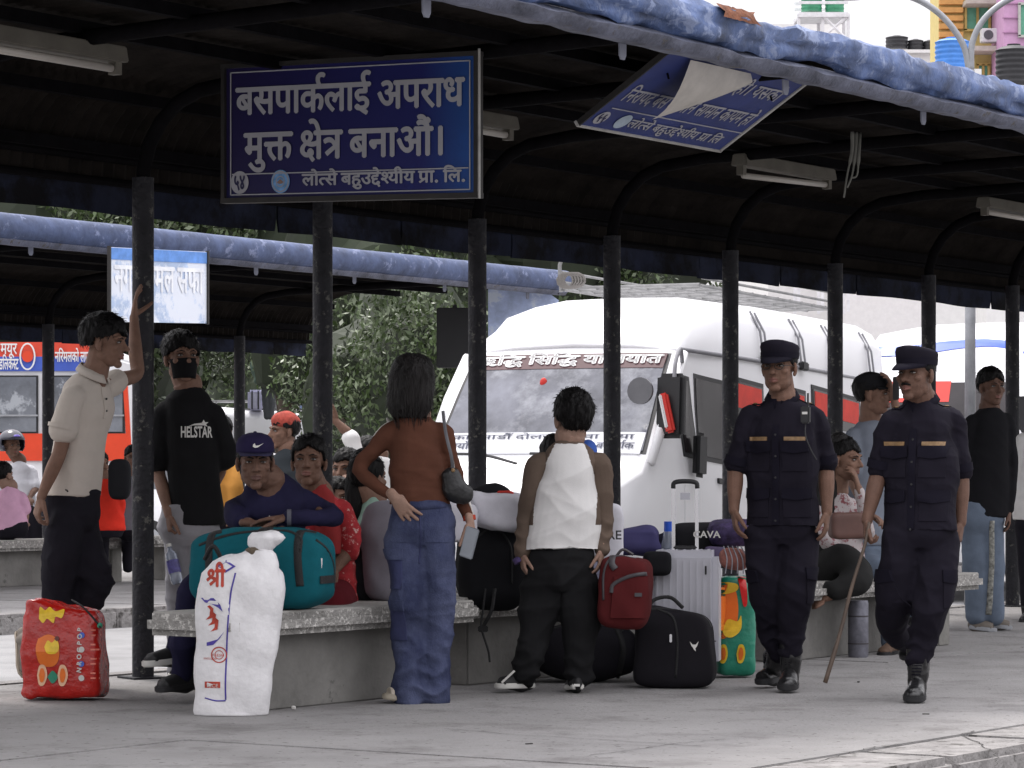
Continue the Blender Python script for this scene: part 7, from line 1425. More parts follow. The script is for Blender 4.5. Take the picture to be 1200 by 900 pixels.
def pr2(c, x, y, m, off=.004, s=1): me = curve_mesh(c if isinstance(c[0][0], (tuple, list)) else [c]); a = getco(me); a *= s; setco(me, a); bm = bmesh.new(); bm.from_mesh(me); bmesh.ops.triangulate(bm, faces=bm.faces); bmesh.ops.subdivide_edges(bm, edges=[e for e in bm.edges if e.calc_length() > .02], cuts=1); bm.to_mesh(me); bm.free(); place(me, q(x, y, -.4), (1, -.05, 0), Z); project(me, B, (0, -1, 0), off); return mk('print', me, m, bag)
pr2(blob([(-.06, -.01), (-.055, .045), (-.03, .03), (-.01, .045), (.02, .025), (.06, .035), (.05, -.005), (.02, .0), (.01, -.03), (-.02, -.01), (-.04, -.03)]), 49, 726, M_ye)
pr2(blob([(-.05, .05), (.0, .07), (.045, .04), (.05, -.04), (.02, -.08), (-.04, -.07), (-.06, 0)]), 46, 765, M_or)
pr2(blob([(-.035, .0), (-.02, .03), (.0, .02), (.02, .035), (.035, .0), (.02, -.03), (-.02, -.03)]), 50, 762, M_ye, .006)
pr2(blob([(-.012, .0), (0, .012), (.012, 0), (0, -.012)]), 56, 752, M_bk, .008)
for dx in (-11, 14):
    pr2(blob([(-.024, 0), (-.012, .045), (.014, .045), (.026, 0), (.010, -.045), (-.014, -.045)]), 49 + dx, 796, M_pk, .006); pr2(blob([(-.014, 0), (-.006, .03), (.008, .03), (.015, 0), (.006, -.03), (-.008, -.03)]), 49 + dx, 796, M_or, .008)
pr2(blob([(-.025, 0), (0, .03), (.025, 0), (0, -.03)]), 51, 798, M_gn, .007)
for k in range(4):
    pr2(ring_contour(.014, None, 16)[0], 86, 748 + 17 * k, M_bl if k % 2 == 0 else M_SOLE, .005)
    for j in range(2): pr2([(-.02, -.004), (.02, -.004), (.02, .004), (-.02, .004)], 102, 742 + 17 * k + 6 * j, mat('print_pale_red', (.75, .2, .15), rough=.4), .004)
for k, ch in enumerate('POPCORN'):
    me = latin(ch, .022, None, .001); place(me, q(86, 742 + k * 8, -.4), (.2, 0, 1), (-1, 0, .2)); project(me, B, (0, -1, 0), .007); mk('print', me, M_SOLE, bag)
MB().tube(bpoly([q(84, 703, -.08), q(98, 712, -.15), (q(114, 730, -.16)), q(118, 736, -.17)], 5), .005, n=6).build('cord', M_webb, T); MB().ell(q(117, 733, -.16), (.014, .01, .014), n=8).build('green_clip', M_gn, T)
# ---- greyish sack behind the woman in brown
T = empty('sack', row(-.25, 1.8, .45), 'plump pale grey cloth sack standing between the child and the woman in brown', 'sack')
Yg = 15.0; q = lambda x, y, dy=0: W(x, y, Yg + dy); soft('sack_body', q(454, 645), (.28, .26, .50), 0, cloth('grey_mauve', (.22, .205, .235)), T, e=(.6, .8), fold=.009, seed=4)
soft('side_bag', q(418, 672, .05), (.20, .24, .30), 0, cloth('bag_black', (.012, .012, .014)), T, e=(.5, .6), fold=.008, seed=5)
# ---- heap on the middle bench: black bag with white cloth over it
Ym = 15.5; q = lambda x, y, dy=0: W(x, y, Ym + dy); M_bb = cloth('bag_black', (.012, .012, .014))
T = empty('backpack', q(575, 708), 'big black backpack with hanging straps on the middle bench under white cloth', 'backpack')
bag, _ = soft('bag_body', q(576, 658), (.36, .34, .50), 8, M_bb, T, e=(.5, .5), fold=.010, seed=6)
MB().tube(bpoly([q(569, 690, -.18), q(566, 715, -.22), q(564, 735, -.24), q(572, 762, -.25), q(574, 776, -.26)], 6), .006, n=6).build('strap', M_webb, T); MB().tube(bpoly([q(580, 690, -.18), q(576, 715, -.22), q(566, 735, -.22)], 6), .010, n=6).build('strap', M_webb, T)
MB().box(q(566, 737, -.24), (.05, .012, .03)).build('buckle', M_webb, T, bevel=.004)
B = wbvh(bag, T); onto(B, [q(556, 640), q(578, 625), q(598, 645), q(600, 690)], (0, -1, .2), .010, 'zip', M_webb, T)
def clothheap(name, px, py, Y, size, m, label, cat, seed, yaw=0, e=(.55, .5), fold=.030, tilt=0, parent=None, freq=17):
    c = W(px, py, Y); return tag(soft(name, c, size, yaw, m, None, e=e, fold=fold, freq=freq, seed=seed, tilt=tilt, loc=c - Z * size[2] / 2)[0], label, cat)
M_wc = cloth('white_cotton', (.62, .61, .66))
clothheap('cloth_bundle', 582, 600, 15.35, (.32, .26, .22), M_wc, 'crumpled white cloth bundle on top of the black backpack', 'cloth', 7)
clothheap('cloth_bundle', 540, 612, 15.2, (.22, .2, .24), M_wc, 'white cloth bundle showing just right of the black handbag', 'cloth', 17)
T = empty('cap', W(578, 583, 15.4), 'black cap with a red edge lying on the white cloth', 'cap')
m = MB().ell(W(576, 580, 15.4), (.105, .10, .06), n=24); me = m.mesh(); folds(me, .004, 40, 3); mk('crown', me, M_bb, T, smooth=True)
MB().tube(bpoly([W(585, 577, 15.3), W(598, 577, 15.27), W(606, 583, 15.28)], 5), (.008, .02), n=8, up=(0, 0, 1)).build('red_edge', mat('cap_red', (.5, .03, .02)), T)
# ---- black duffel bags on the ground behind the boy
T = empty('duffel_bag', G(684, 802), 'long plain black duffel bag on the ground behind the boy', 'duffel bag'); Yd = T.location.y + .2; q = lambda x, y, dy=0: W(x, y, Yd + dy)
bag, _ = soft('bag_body', Vector((q(686, 0).x, Yd, .155)), (.56, .34, .31), 4, cloth('duffel_charcoal', (.016, .015, .019)), T, e=(.75, .55), fold=.009, seed=9); B = wbvh(bag, T)
onto(B, [q(640, 750), q(660, 742), q(700, 742), q(730, 750)], (0, -1, .5), .010, 'zip', M_webb, T); onto(B, [q(720, 740), q(726, 765), q(722, 795)], (.1, -1, .2), .03, 'strap', M_webb, T)
T = empty('duffel_bag', G(792, 808), 'boxy black bag with a white emblem on the ground before the silver suitcase', 'duffel bag'); Yd = T.location.y + .13; q = lambda x, y, dy=0: W(x, y, Yd + dy)
bag, _ = soft('bag_body', Vector((q(791, 0).x, Yd, .2)), (.40, .28, .40), -10, cloth('duffel_black', (.013, .012, .015)), T, e=(.35, .35), fold=.007, seed=10, shape=lambda v: Vector((v.x * (1 - .10 * v.z / .2), v.y, v.z + .05 * (-v.x / .2) * max(0, v.z / .2) * .6))); B = wbvh(bag, T)
onto(B, [q(770, 716, -.05), q(788, 725, -.1), q(792, 760), q(790, 802)], (0, -1, .3), .012, 'zip', M_webb, T); onto(B, [q(752, 722, -.05), q(800, 716, -.05), q(834, 735)], (0, -1, .8), .02, 'strap', M_webb, T)
MB().box(q(786, 748, -.16), (.012, .006, .04)).build('zip_pull', M_chr, T, bevel=.002)
me = curve_mesh([[(-.022, .022), (-.008, .006), (.008, .006), (.022, .022), (.014, -.002), (.006, -.012), (.008, -.028), (-.002, -.018), (-.006, -.010), (-.014, .0)]]); place(me, q(817, 760, -.4), (1, 0, 0), Z); project(me, B, (0, -1, 0), .005); mk('emblem', me, M_SOLE, bag)
MB().tube(bpoly([q(758, 722, -.12), q(765, 704, -.08), q(785, 700, -.06), q(800, 712, -.1)], 6), .010, n=8).build('handle', M_webb, T)
# ---- maroon backpack
T = empty('backpack', W(733, 738, 14.9), 'maroon backpack with dark zips lying on the black duffel beside the boy', 'backpack'); q = lambda x, y, dy=0: W(x, y, 14.9 + dy); M_mar = cloth('maroon_nylon', (.075, .012, .013))
bag, _ = soft('bag_body', q(733, 694), (.255, .26, .36), -12, M_mar, T, e=(.45, .45), fold=.006, seed=12, tilt=4); B = wbvh(bag, T)
patch(B, q(738, 702), (1, -.1, 0), Z, (0, -1, .1), .18, .20, .018, .02, 8, 8, lambda x, y: (x * (1 - .1 * y / .1), y)).build('front_pocket', M_mar, T, smooth=60)
M_zip = mat('zip_grey', (.05, .045, .05), rough=.5)
B2_ = B; onto(B, [q(715, 700), q(718, 690), q(735, 682), q(757, 678)], (0, -1, .2), .018, 'zip', M_zip, T, .022); onto(B, [q(706, 715), q(707, 680), q(720, 660), q(745, 658)], (0, -1, .5), .010, 'zip', M_zip, T, .006)
onto(B, [q(718, 655), q(716, 670), q(720, 678)], (0, -1, .4), .030, 'strap', M_zip, T, .010); MB().box(q(748, 697, -.155), (.035, .004, .018)).build('badge', M_zip, T)
MB().tube(bpoly([q(722, 652, 0), q(730, 644, 0), q(742, 650, 0)], 5), .008, n=6).build('handle', M_zip, T)
# ---- silver suitcase
T = empty('suitcase', W(802, 779, 15.75), 'silver ribbed hard shell suitcase standing with its long handle pulled up', 'suitcase'); q = lambda x, y, dy=0: W(x, y, 15.75 + dy)
M_sil = mat('silver_shell', (.50, .50, .55), rough=.32, metal=.15, var=.04, spec=.6); yw = R(-8); ax = Vector((math.cos(yw), math.sin(yw), 0)); ay = Vector((-math.sin(yw), math.cos(yw), 0)); cc = q(803, 713); Ww, Hh_, Dd = .355, .60, .24
M3 = Matrix((ax, ay, Z)).transposed()
MB().box(cc, (Ww, Dd, Hh_), rot=M3).build('shell', M_sil, T, bevel=.035, smooth=40)
for k in range(9): MB().box(cc + ax * (-.135 + .034 * k) - ay * (Dd / 2), (.013, .010, Hh_ - .09), rot=M3).build('rib', M_sil, T, bevel=.004)
for z in (.31, -.31): pass
for k in range(7): MB().box(cc + ax * (-.12 + .04 * k) + Z * Hh_ / 2, (.012, Dd - .09, .008), rot=M3).build('rib', M_sil, T, bevel=.003)
MB().box(cc - ay * (Dd / 2 + .002) - Z * .16, (Ww - .02, .006, .006), rot=M3).build('seam', M_zip, T)
MB().box(cc + ax * .115 - ay * (Dd / 2 + .008) + Z * .20, (.009, .008, .045), rot=M3).build('lock', M_blk, T, bevel=.002)
MB().box(cc + Z * (Hh_ / 2 + .012), (.12, .03, .02), rot=M3).build('carry_handle', M_blk, T, bevel=.006)
for s_ in (-1, 1):
    MB().box(cc + ax * s_ * .060 + Z * (Hh_ / 2 + .16), (.018, .010, .33), rot=M3).build('telescopic_rod', M_chr, T, bevel=.002)
    for d_ in (-1, 1): MB().tube([cc + ax * (s_ * .12 - .012) + ay * d_ * .08 - Z * (Hh_ / 2 + .022), cc + ax * (s_ * .12 + .012) + ay * d_ * .08 - Z * (Hh_ / 2 + .022)], .024, n=16).build('wheel', M_blk, T, smooth=40)
MB().tube(bpoly([cc + ax * -.062 + Z * .615, cc + ax * -.055 + Z * .645, cc + ax * 0 + Z * .652, cc + ax * .055 + Z * .645, cc + ax * .062 + Z * .615], 4), .012, n=8).build('grip', M_blk, T, smooth=True)
MB().box(cc + Z * .575, (.05, .006, .035), rot=M3).build('tag', M_sil, T)
# ---- water bottle behind it
T = empty('water_bottle', W(783, 654, 15.95), 'clear water bottle with a blue cap between the suitcase handle rods', 'bottle'); q = lambda x, y: W(x, y, 15.95)
MB().tube([q(783, 654), q(783, 648), q(783, 638), q(784, 632), q(784, 624), q(784, 620)], [.034, .036, .036, .033, .030, .018], n=18).build('bottle_body', MATS['bottle_clear'], T, smooth=True)
MB().tube([q(784, 626), q(784, 611)], .026, n=16).build('cap', mat('cap_bright_blue', (.02, .10, .6), rough=.35), T, smooth=40)
# ---- orange, yellow and green printed shopping bag
T = empty('plastic_bag', G(864, 795), 'bright green and orange printed plastic bag right of the suitcase', 'bag'); Yo = T.location.y + .1; q = lambda x, y, dy=0: W(x, y, Yo + dy)
bag, _ = soft('bag_body', Vector((q(860, 0).x, Yo, .27)), (.22, .22, .53), 6, mat('green_plastic', (.015, .22, .14), rough=.3, bump=.25, bs=30, var=.2, spec=.6), T, e=(.32, .45), fold=.007, freq=34, seed=14); B = wbvh(bag, T)
def pr3(c, x, y, m, off=.004): me = curve_mesh([c]); bm = bmesh.new(); bm.from_mesh(me); bmesh.ops.triangulate(bm, faces=bm.faces); bmesh.ops.subdivide_edges(bm, edges=[e for e in bm.edges if e.calc_length() > .02], cuts=1); bm.to_mesh(me); bm.free(); place(me, q(x, y, -.4), (1, 0, 0), Z); project(me, B, (0, -1, 0), off); return mk('print', me, m, bag)
pr3(blob([(-.06, .12), (.03, .13), (.06, .04), (.05, -.08), (-.02, -.15), (-.07, -.1), (-.07, .02)]), 856, 718, M_or); pr3(blob([(-.06, .0), (-.03, .035), (.05, .03), (.06, .0), (.02, -.02), (-.04, -.025)]), 856, 693, M_ye, .007)
pr3(blob([(-.05, -.02), (-.02, .04), (.03, .03), (.05, .06), (.05, -.01), (.01, -.05), (-.03, -.05)]), 862, 738, M_ye, .007); pr3(blob([(-.02, .05), (.02, .05), (.03, -.08), (.01, -.10), (-.01, .0)]), 874, 690, mat('print_scarlet', (.6, .02, .02), rough=.35), .006)
for x in (852, 873): pr3(blob([(-.022, 0), (-.010, .045), (.014, .045), (.024, 0), (.010, -.045), (-.014, -.045)]), x, 770, M_ye, .006); pr3(blob([(-.013, 0), (-.006, .03), (.008, .03), (.014, 0), (.006, -.03), (-.008, -.03)]), x, 770, M_or, .008)
# ---- heap of clothes and bags behind the suitcase on the bench
def tx(ob, t, px, py, Y, h, w_, m): Bq = wbvh(ob, None); me = latin(t, h, w_, .001); place(me, W(px, py, Y - .5), (1, 0, 0), Z); project(me, Bq, (0, -1, 0), .004); mk('lettering', me, m, ob)
M_pur = cloth('purple_cloth', (.065, .06, .15)); M_dpur = mat('dark_violet_print', (.045, .03, .085), rough=.8, var=.7, vs=30)
clothheap('jacket', 745, 634, 16.1, (.25, .22, .19), M_pur, 'crumpled slate blue jacket heaped behind the maroon backpack', 'jacket', 22)
o = clothheap('shopping_bag', 712, 624, 15.6, (.17, .14, .30), M_wc, 'white bag with black lettering right of the boy', 'bag', 23, fold=.008, e=(.4, .4)); tx(o, 'ERE', 716, 632, 15.6, .045, .10, M_blk)
o = clothheap('holdall', 820, 634, 16.2, (.34, .24, .20), cloth('bag_black2', (.02, .02, .022)), 'black holdall with white curly lettering behind the suitcase', 'bag', 24, fold=.008, e=(.5, .5)); tx(o, 'CAVA', 828, 630, 16.2, .035, .14, M_SOLE)
clothheap('jacket', 856, 626, 16.0, (.24, .2, .19), M_dpur, 'dark violet patterned jacket heaped above the green and orange bag', 'jacket', 25)
T = empty('striped_bag', W(825, 665, 16.0), 'black and white striped bag just above the suitcase top', 'bag'); bag, _ = soft('bag_body', W(826, 655, 16.0), (.26, .16, .10), 0, cloth('stripe_dark', (.03, .03, .032)), T, e=(.4, .4), fold=.004, seed=26); B = wbvh(bag, T)
for k in range(5): onto(B, [W(808, 646 + 4 * k, 15.9), W(826, 645 + 4 * k, 15.9), W(844, 646 + 4 * k, 15.9)], (0, -1, .1), .007, 'stripe', M_wc, T, .003, .002)
clothheap('cloth_bundle', 800, 652, 15.95, (.20, .16, .07), M_wc, 'thin white cloth draped along the suitcase top', 'cloth', 27, fold=.008)
T = empty('mesh_bag', W(860, 668, 15.3), 'clear mesh bag of pinkish things above the green and orange bag', 'bag'); soft('bag_contents', W(860, 655, 15.3), (.15, .14, .12), 0, mat('pinkish', (.28, .11, .09), var=.4, vs=25), T, e=(.8, .8), fold=.008, seed=28)
nm = MB()
for k in range(5): nm.tube(bpoly([W(848 + 5 * k, 640, 15.25), W(852 + 6 * k, 655, 15.20), W(850 + 7 * k, 672, 15.22)], 4), .003, n=5)
nm.build('mesh_cord', mat('cord_pale', (.3, .3, .34)), T)
clothheap('bag', 770, 660, 15.6, (.16, .16, .14), M_bb, 'small black bag squeezed between the maroon backpack and the suitcase', 'bag', 29, fold=.006)
# ---- metal drum under the right bench, litter
T = empty('metal_canister', G(1008, 772), 'dull steel canister standing under the right bench', 'canister'); c = T.location + Vector((0, .1, 0)); MB().tube([c, c + Z * .02, c + Z * .32, c + Z * .335], [.055, .06, .06, .056], n=24).build('drum', mat('drum_steel', (.16, .16, .19), rough=.45, metal=.5, var=.4, vs=14), T, smooth=40)
for z in (.08, .24): MB().tube([c + Z * z, c + Z * (z + .008)], .062, n=24).build('hoop', M_zip, T)
tag(soft('paper_ball', G(344, 832) + Z * .01, (.022, .02, .018), 0, M_SOLE, None, fold=.002, freq=200, loc=G(344, 832))[0], 'tiny white crumpled paper on the pavement right of the white sack', 'litter')
for i, (x, y) in enumerate(((1085, 838), (620, 873), (1006, 800))):
    tag(MB().box(G(x, y) + Z * .004, (.03, .012, .006), rot=R(i * 40)).build('litter_scrap', M_gap, loc=G(x, y)), ['dark scrap of litter in front of the officer with the baton', 'dark scrap of litter at the bottom centre of the pavement', 'dark scrap of litter beside the baton tip'][i], 'litter')

clothheap('jacket', 772, 640, 16.3, (.26, .2, .16), cloth('dark_navy_cloth', (.02, .02, .035)), 'dark navy jacket lying behind the telescopic handle of the suitcase', 'jacket', 41)
clothheap('jacket', 612, 618, 15.9, (.22, .2, .2), cloth('charcoal_cloth', (.03, .03, .032)), 'charcoal jacket heaped between the white bundle and the boy', 'jacket', 42)
clothheap('cloth_bundle', 838, 650, 15.9, (.14, .14, .12), cloth('violet_grey', (.10, .08, .14)), 'small violet grey bundle between the suitcase and the mesh bag', 'cloth', 43)

# ================================================================== PEOPLE FURTHER BACK
def figure(Y, foot, label, head, yaw, sh, hem, m_top, arms, m_low=None, hips=None, legs=(), skin_=SK_TAN, sleeve='short', hair=True, shoes=None, pitch=0, tyaw=0, hemr=(.18, .13), vox=1.5, seed=1, hk=.012, k=1.0, front=.05):
    p = Person(Y, foot, label, sk=skin_); p.vox = vox; P = p.P; shL, shR = P(*sh[0]), P(*sh[1]); nb = (shL + shR) / 2 + Z * .085
    fs = []
    for i, A in enumerate(arms):
        if A is None: continue
        S = (shL, shR)[i]; fs.append(arm_fn(S - Z * .02, P(*A[0]), P(*A[1]), A[2], A[3], 1 if i == 0 else -1, r=(.040, .038, .034, .034, .024) if sleeve == 'short' else (.024, .022, .022, .022, .024)))
    p.body(P(*head), head_mats(yaw, pitch), k, neck=nb, arms=fs, extra=CORE_(nb, tyaw), voxel=.0065, head_kw=dict(voxel=.005))
    face_bits(p.M4, p.bod)
    if hair: hair_short(p.M4, p.bod, vol=hk, front=front, seed=seed, voxel=.007)
    sl = []
    for i, A in enumerate(arms):
        if A is None: continue
        S = (shL, shR)[i]; E_, Wr = P(*A[0]), P(*A[1]); sl.append((S - Z * .02, [S.lerp(E_, .55), S.lerp(E_, .85)] if sleeve == 'short' else [S.lerp(E_, .5), E_, E_.lerp(Wr, .5), E_.lerp(Wr, .93)]))
    p.sh = top(p, 'shirt', m_top, shL, shR, P(*hem), yaw=tyaw, hemr=hemr, chest=(0, .12), sleeves=sl, sl_r=(.06, .060, .066) if sleeve == 'short' else (.058, .052, .040), seed=seed, fold=.006)
    if hips: trousers(p, P(*hips), [([P(*q) for q in L[0]], L[1]) for L in legs], m_low, seed=seed, yaw=tyaw, fold=.006, waist=P(*hips) + Z * .14)
    for s_ in shoes or (): shoe(p.root, P(*s_[0]), P(*s_[1]), s_[2], s_[3], 1.0)
    return p
M_jl = mat('denim_light', (.11, .14, .19), rough=.9, var=.2, vs=6, bump=.2, bs=160)
# man in the black jacket at the far right
p = figure(21.0, 1150, 'man in black jacket and pale jeans standing by the rightmost posts', (1162, 455), 22, ((1139, 492), (1180, 490, .05)), (1155, 606), cloth('jacket_black', (.010, .010, .012)), [((1134, 545), (1136, 598), (0, -.2, -1), (1, 0, 0)), ((1186, 545, .05), (1182, 600), (0, -.2, -1), (-1, 0, 0))],
    M_jl, (1150, 612), [([(1141, 616), (1143, 660), (1144, 700), (1144, 722)], [.10, .095, .08, .075]), ([(1160, 616), (1162, 660), (1163, 700), (1166, 722)], [.10, .09, .08, .07])], SK_DARK, 'long', shoes=[((1145, 738), (1168, 741, -.05), MATS['shoe_grey'], M_galv), ((1166, 736, .1), (1186, 738, .1), MATS['shoe_grey'], M_galv)], seed=71, hk=.018, tyaw=12, hemr=(.16, .12))
B = wbvh(next(o for o in p.root.children if o.name.startswith('trousers')), p.root); strip(B, [p.P(1156, 610), p.P(1157, 650), p.P(1156, 690), p.P(1155, 720)], .035, (.2, -1, 0), .004, .003, 'side_stripe', mat('stripe_pattern', (.22, .22, .20), var=.8, vs=40), p.root)
# man in grey shirt with a phone at his ear, sitting behind the second officer
p = figure(18.4, 1040, 'man in grey shirt and black cap seated behind the officer with the baton, phone raised', (1024, 464, .3), 70, ((1000, 508, .3), (1040, 508, .4)), (1015, 640, .3), cloth('shirt_bluegrey', (.17, .19, .23)), [((996, 555, .2), (1015, 600, .0), (.8, -.2, -.4), (0, 0, -1)), ((1062, 520, .2), (1046, 462, .2), (-.2, 0, 1), (-1, 0, 0))],
    M_jl, (1015, 655, .3), [([(1012, 660, .25), (1025, 668, .0), (1036, 675, -.1), (1040, 715, -.12), (1043, 755, -.1)], [.10, .09, .075, .06, .055]), ([(1025, 660, .25), (1050, 668, .0), (1070, 675, -.1), (1072, 715, -.12), (1072, 755, -.1)], [.10, .09, .075, .06, .055])], SK_TAN, 'short', shoes=[((1046, 766, -.1), (1034, 770, -.3), mat('sandal', (.10, .06, .04)), M_blk), ((1074, 766, -.1), (1066, 770, -.3), MATS['sandal'], M_blk)], seed=72, tyaw=30)
sports_cap(p.M4, p.root, M_bb, M_bb)
ph = tag(MB().box(p.P(1050, 455, .12), (.012, .07, .14), rot=R(20)).build('phone', M_blk, loc=p.P(1050, 462, .12), bevel=.004), 'dark phone held at the ear of the man in the grey shirt', 'phone')
# woman in floral top with her hand on her cheek
p = figure(18.0, 975, 'long haired woman in floral top seated cross legged between the two officers', (990, 540), 55, ((962, 594), (998, 590, .1)), (985, 660), mat('floral', (.42, .38, .38), rough=.9, var=.1, c2=(.22, .07, .08), c2amt=.45, c2s=26), [((965, 630, -.1), (985, 650, -.15), (.9, -.2, 0), (0, 0, -1)), ((1018, 625, -.05), (1006, 572, -.12), (-.25, 0, 1), (-1, .3, 0))],
    cloth('dark_shalwar', (.022, .022, .022)), (972, 665, .05), [([(965, 672), (985, 655, -.15), (1003, 668, -.22), (985, 690, -.25), (955, 692, -.25)], [.11, .095, .08, .065, .055]), ([(985, 672), (1000, 668, -.1), (1006, 680, -.25), (980, 692, -.3)], [.11, .10, .085, .06])], SK_TAN, 'long', shoes=(), seed=73, hemr=(.15, .12), tyaw=20, pitch=-4)
def fn(mb): limb(mb, [p.P(985, 518, .0), p.P(973, 530, .04), p.P(968, 560, .03), p.P(970, 600, .0), p.P(976, 625, -.04)], [(.06, .07), (.085, .095), (.075, .085), (.06, .07), (.03, .04)])
p.garment(fn, 'long_hair', M_HAIRL, .008, 2, .004, 80, 4, dirv=(3, 1, .2))
f = MB(); limb(f, [p.P(948, 690, -.25), p.P(938, 697, -.27), p.P(925, 703, -.28)], [.03, .034, .022])
for k in range(5): limb(f, [p.P(930, 699 + 2.0 * k, -.28 - .01 * k), p.P(922, 703 + 2.2 * k, -.29 - .012 * k), p.P(918, 705 + 2.0 * k, -.29)], [.010, .009, .007])
me = remesh(f, .005, 2); a = getco(me); me.transform(Matrix.Translation(Vector((.17, 0, 0)))); mk('bare_foot', me, SK_TAN, p.root, smooth=True)
tag(soft('handbag', W(993, 616, 17.6), (.22, .12, .16), 10, mat('bag_brown', (.11, .055, .045), rough=.6, var=.2), None, e=(.4, .4), fold=.004, seed=74, loc=W(993, 632, 17.6))[0], 'brown handbag in the lap of the woman in the floral top', 'handbag')
# person at the right edge
p = figure(22.5, 1205, 'person in white shirt cut off by the right edge of the photo', (1216, 470), -20, ((1198, 512), (1236, 512)), (1215, 610), M_wk, [((1192, 560), (1194, 606), (0, -.2, -1), (1, 0, 0)), ((1240, 560), (1240, 610), (0, -.2, -1), (-1, 0, 0))], M_trb, (1216, 618), [([(1206, 620), (1206, 670), (1206, 722)], [.10, .08, .06]), ([(1226, 620), (1226, 670), (1226, 722)], [.10, .08, .06])], SK_DARK, 'long', shoes=[((1204, 728), (1200, 732, -.2), M_SHOEB, M_blk), ((1226, 728), (1224, 732, -.2), M_SHOEB, M_blk)], seed=75)
# person behind the boy
p = figure(16.4, 672, 'seated person mostly hidden behind the boy, with blue collar and black hair', (652, 540, .0), 170, ((640, 590), (690, 590)), (668, 680), cloth('pale_lilac', (.3, .3, .4)), [((632, 630), (645, 660), (1, 0, 0), (0, 0, -1)), ((700, 630), (688, 660), (-1, 0, 0), (0, 0, -1))], M_trb, (668, 690), [([(655, 695), (655, 695, .3), (655, 760, .35)], [.1, .08, .06]), ([(680, 695), (680, 695, .3), (680, 760, .35)], [.1, .08, .06])], SK_TAN, 'long', seed=76)
MB().ell(p.P(689, 528, 0), (.05, .07, .06), n=14).build('blue_hood', mat('hood_blue', (.05, .13, .5), rough=.8, var=.2), p.root, smooth=True)
# second shelter: people on the far bench and around
M_pink = cloth('pink_top', (.62, .36, .50)); M_redj = cloth('red_jacket', (.62, .035, .02))
p = figure(29.6, 14, 'person in pink top with black hair seated on the far bench at the left edge', (4, 558, 0), 150, ((-2, 580), (26, 580)), (12, 622), M_pink, [((-6, 600), (-2, 615), (.5, -.5, 0), (0, 0, -1)), ((30, 600), (30, 615), (-.5, -.5, 0), (0, 0, -1))], M_trb, (13, 622), [([(8, 624), (8, 624, .3), (8, 665, .35)], [.1, .08, .06])], SK_LIGHT, seed=81)
p = figure(30.0, 126, 'person in red jacket with a dark backpack seated on the far bench', (117, 545, .1), 40, ((112, 570), (138, 570)), (126, 622), M_redj, [((110, 595), (116, 612), (.5, -.5, 0), (0, 0, -1)), ((142, 595), (140, 612), (-.5, -.5, 0), (0, 0, -1))], M_trb, (126, 622), [([(120, 624), (120, 624, .3), (120, 665, .35)], [.1, .08, .06])], SK_TAN, 'long', seed=82)
tag(soft('backpack', W(140, 562, 29.7), (.22, .18, .40), 0, M_bb, None, fold=.006, seed=83, loc=W(140, 590, 29.7))[0], 'dark backpack behind the shoulder of the person in the red jacket', 'backpack')
p = figure(30.4, 152, 'person in grey top seated on the far bench beside the near post', (156, 538, .1), 10, ((142, 566), (170, 566)), (154, 622), cloth('grey_top', (.16, .165, .19)), [((140, 590), (146, 612), (.5, -.5, 0), (0, 0, -1)), ((172, 590), (168, 612), (-.5, -.5, 0), (0, 0, -1))], M_trb, (154, 622), [([(150, 624), (150, 624, .3), (150, 665, .35)], [.1, .08, .06])], SK_TAN, 'short', seed=84)
# motorcyclist
p = figure(32.5, 22, 'motorcyclist in white shirt and dark helmet at the left edge', (14, 523, 0), 35, ((10, 550), (36, 548, .1)), (22, 596), cloth('white_shirt', (.6, .6, .64)), [((4, 574), (18, 588, -.1), (.8, -.2, -.2), (0, 0, -1)), ((42, 572), (34, 584, -.2), (.3, -.8, -.2), (0, 0, -1))], M_trb, (20, 600), [([(16, 602), (30, 606, -.2), (34, 640, -.2)], [.1, .08, .06]), ([(28, 602), (40, 606, -.2), (44, 640, -.2)], [.1, .08, .06])], SK_MID, 'short', seed=85, hair=False)
hm = MB().ell((0, .012, .035), (.125, .145, .125), n=26); me = hm.mesh(); b = bmesh.new(); b.from_mesh(me); bmesh.ops.delete(b, geom=[v for v in b.verts if v.co.y < -.055 and v.co.z < .045 or v.co.z < -.06], context='VERTS'); b.to_mesh(me); b.free(); me.transform(p.M4); o = mk('helmet', me, mat('helmet_dark', (.03, .03, .05), rough=.2, spec=.7), p.root, smooth=True); o.modifiers.new('s', 'SOLIDIFY').thickness = -.012
me = MB().ell((0, -.108, .095), (.045, .02, .022), n=12).mesh(); me.transform(p.M4); mk('helmet_emblem', me, mat('emblem_violet', (.2, .15, .6), rough=.3), o, smooth=True)
bk = empty('motorcycle', (W(25, 560, 32.6).x, 32.6, -.15), 'dark motorcycle under the rider in the white shirt', 'motorcycle'); x0 = W(25, 560, 32.6).x
for dx in (-.62, .66):
    c = Vector((x0 + dx, 32.65, .15)); MB().tube([c + Vector((.3 * math.cos(t * .3927), 0, .3 * math.sin(t * .3927))) for t in range(17)], .05, n=8).build('wheel', M_rub, bk, smooth=True)
MB().ell((x0 + .15, 32.62, .66), (.26, .14, .14), n=18).build('tank', mat('bike_dark', (.04, .03, .06), rough=.25), bk, smooth=True); MB().box((x0 - .3, 32.62, .66), (.55, .22, .10)).build('seat', M_blk, bk, bevel=.03)
MB().box((x0 + .0, 32.62, .32), (.42, .22, .34)).build('engine', M_zip, bk, bevel=.03); MB().tube([(x0 + .66, 32.62, .15), (x0 + .45, 32.62, .95)], .03, n=8).build('fork', M_chr, bk); MB().tube([(x0 + .40, 32.25, .98), (x0 + .45, 32.62, .92), (x0 + .40, 32.98, .98)], .014, n=8).build('handlebar', M_blk, bk)
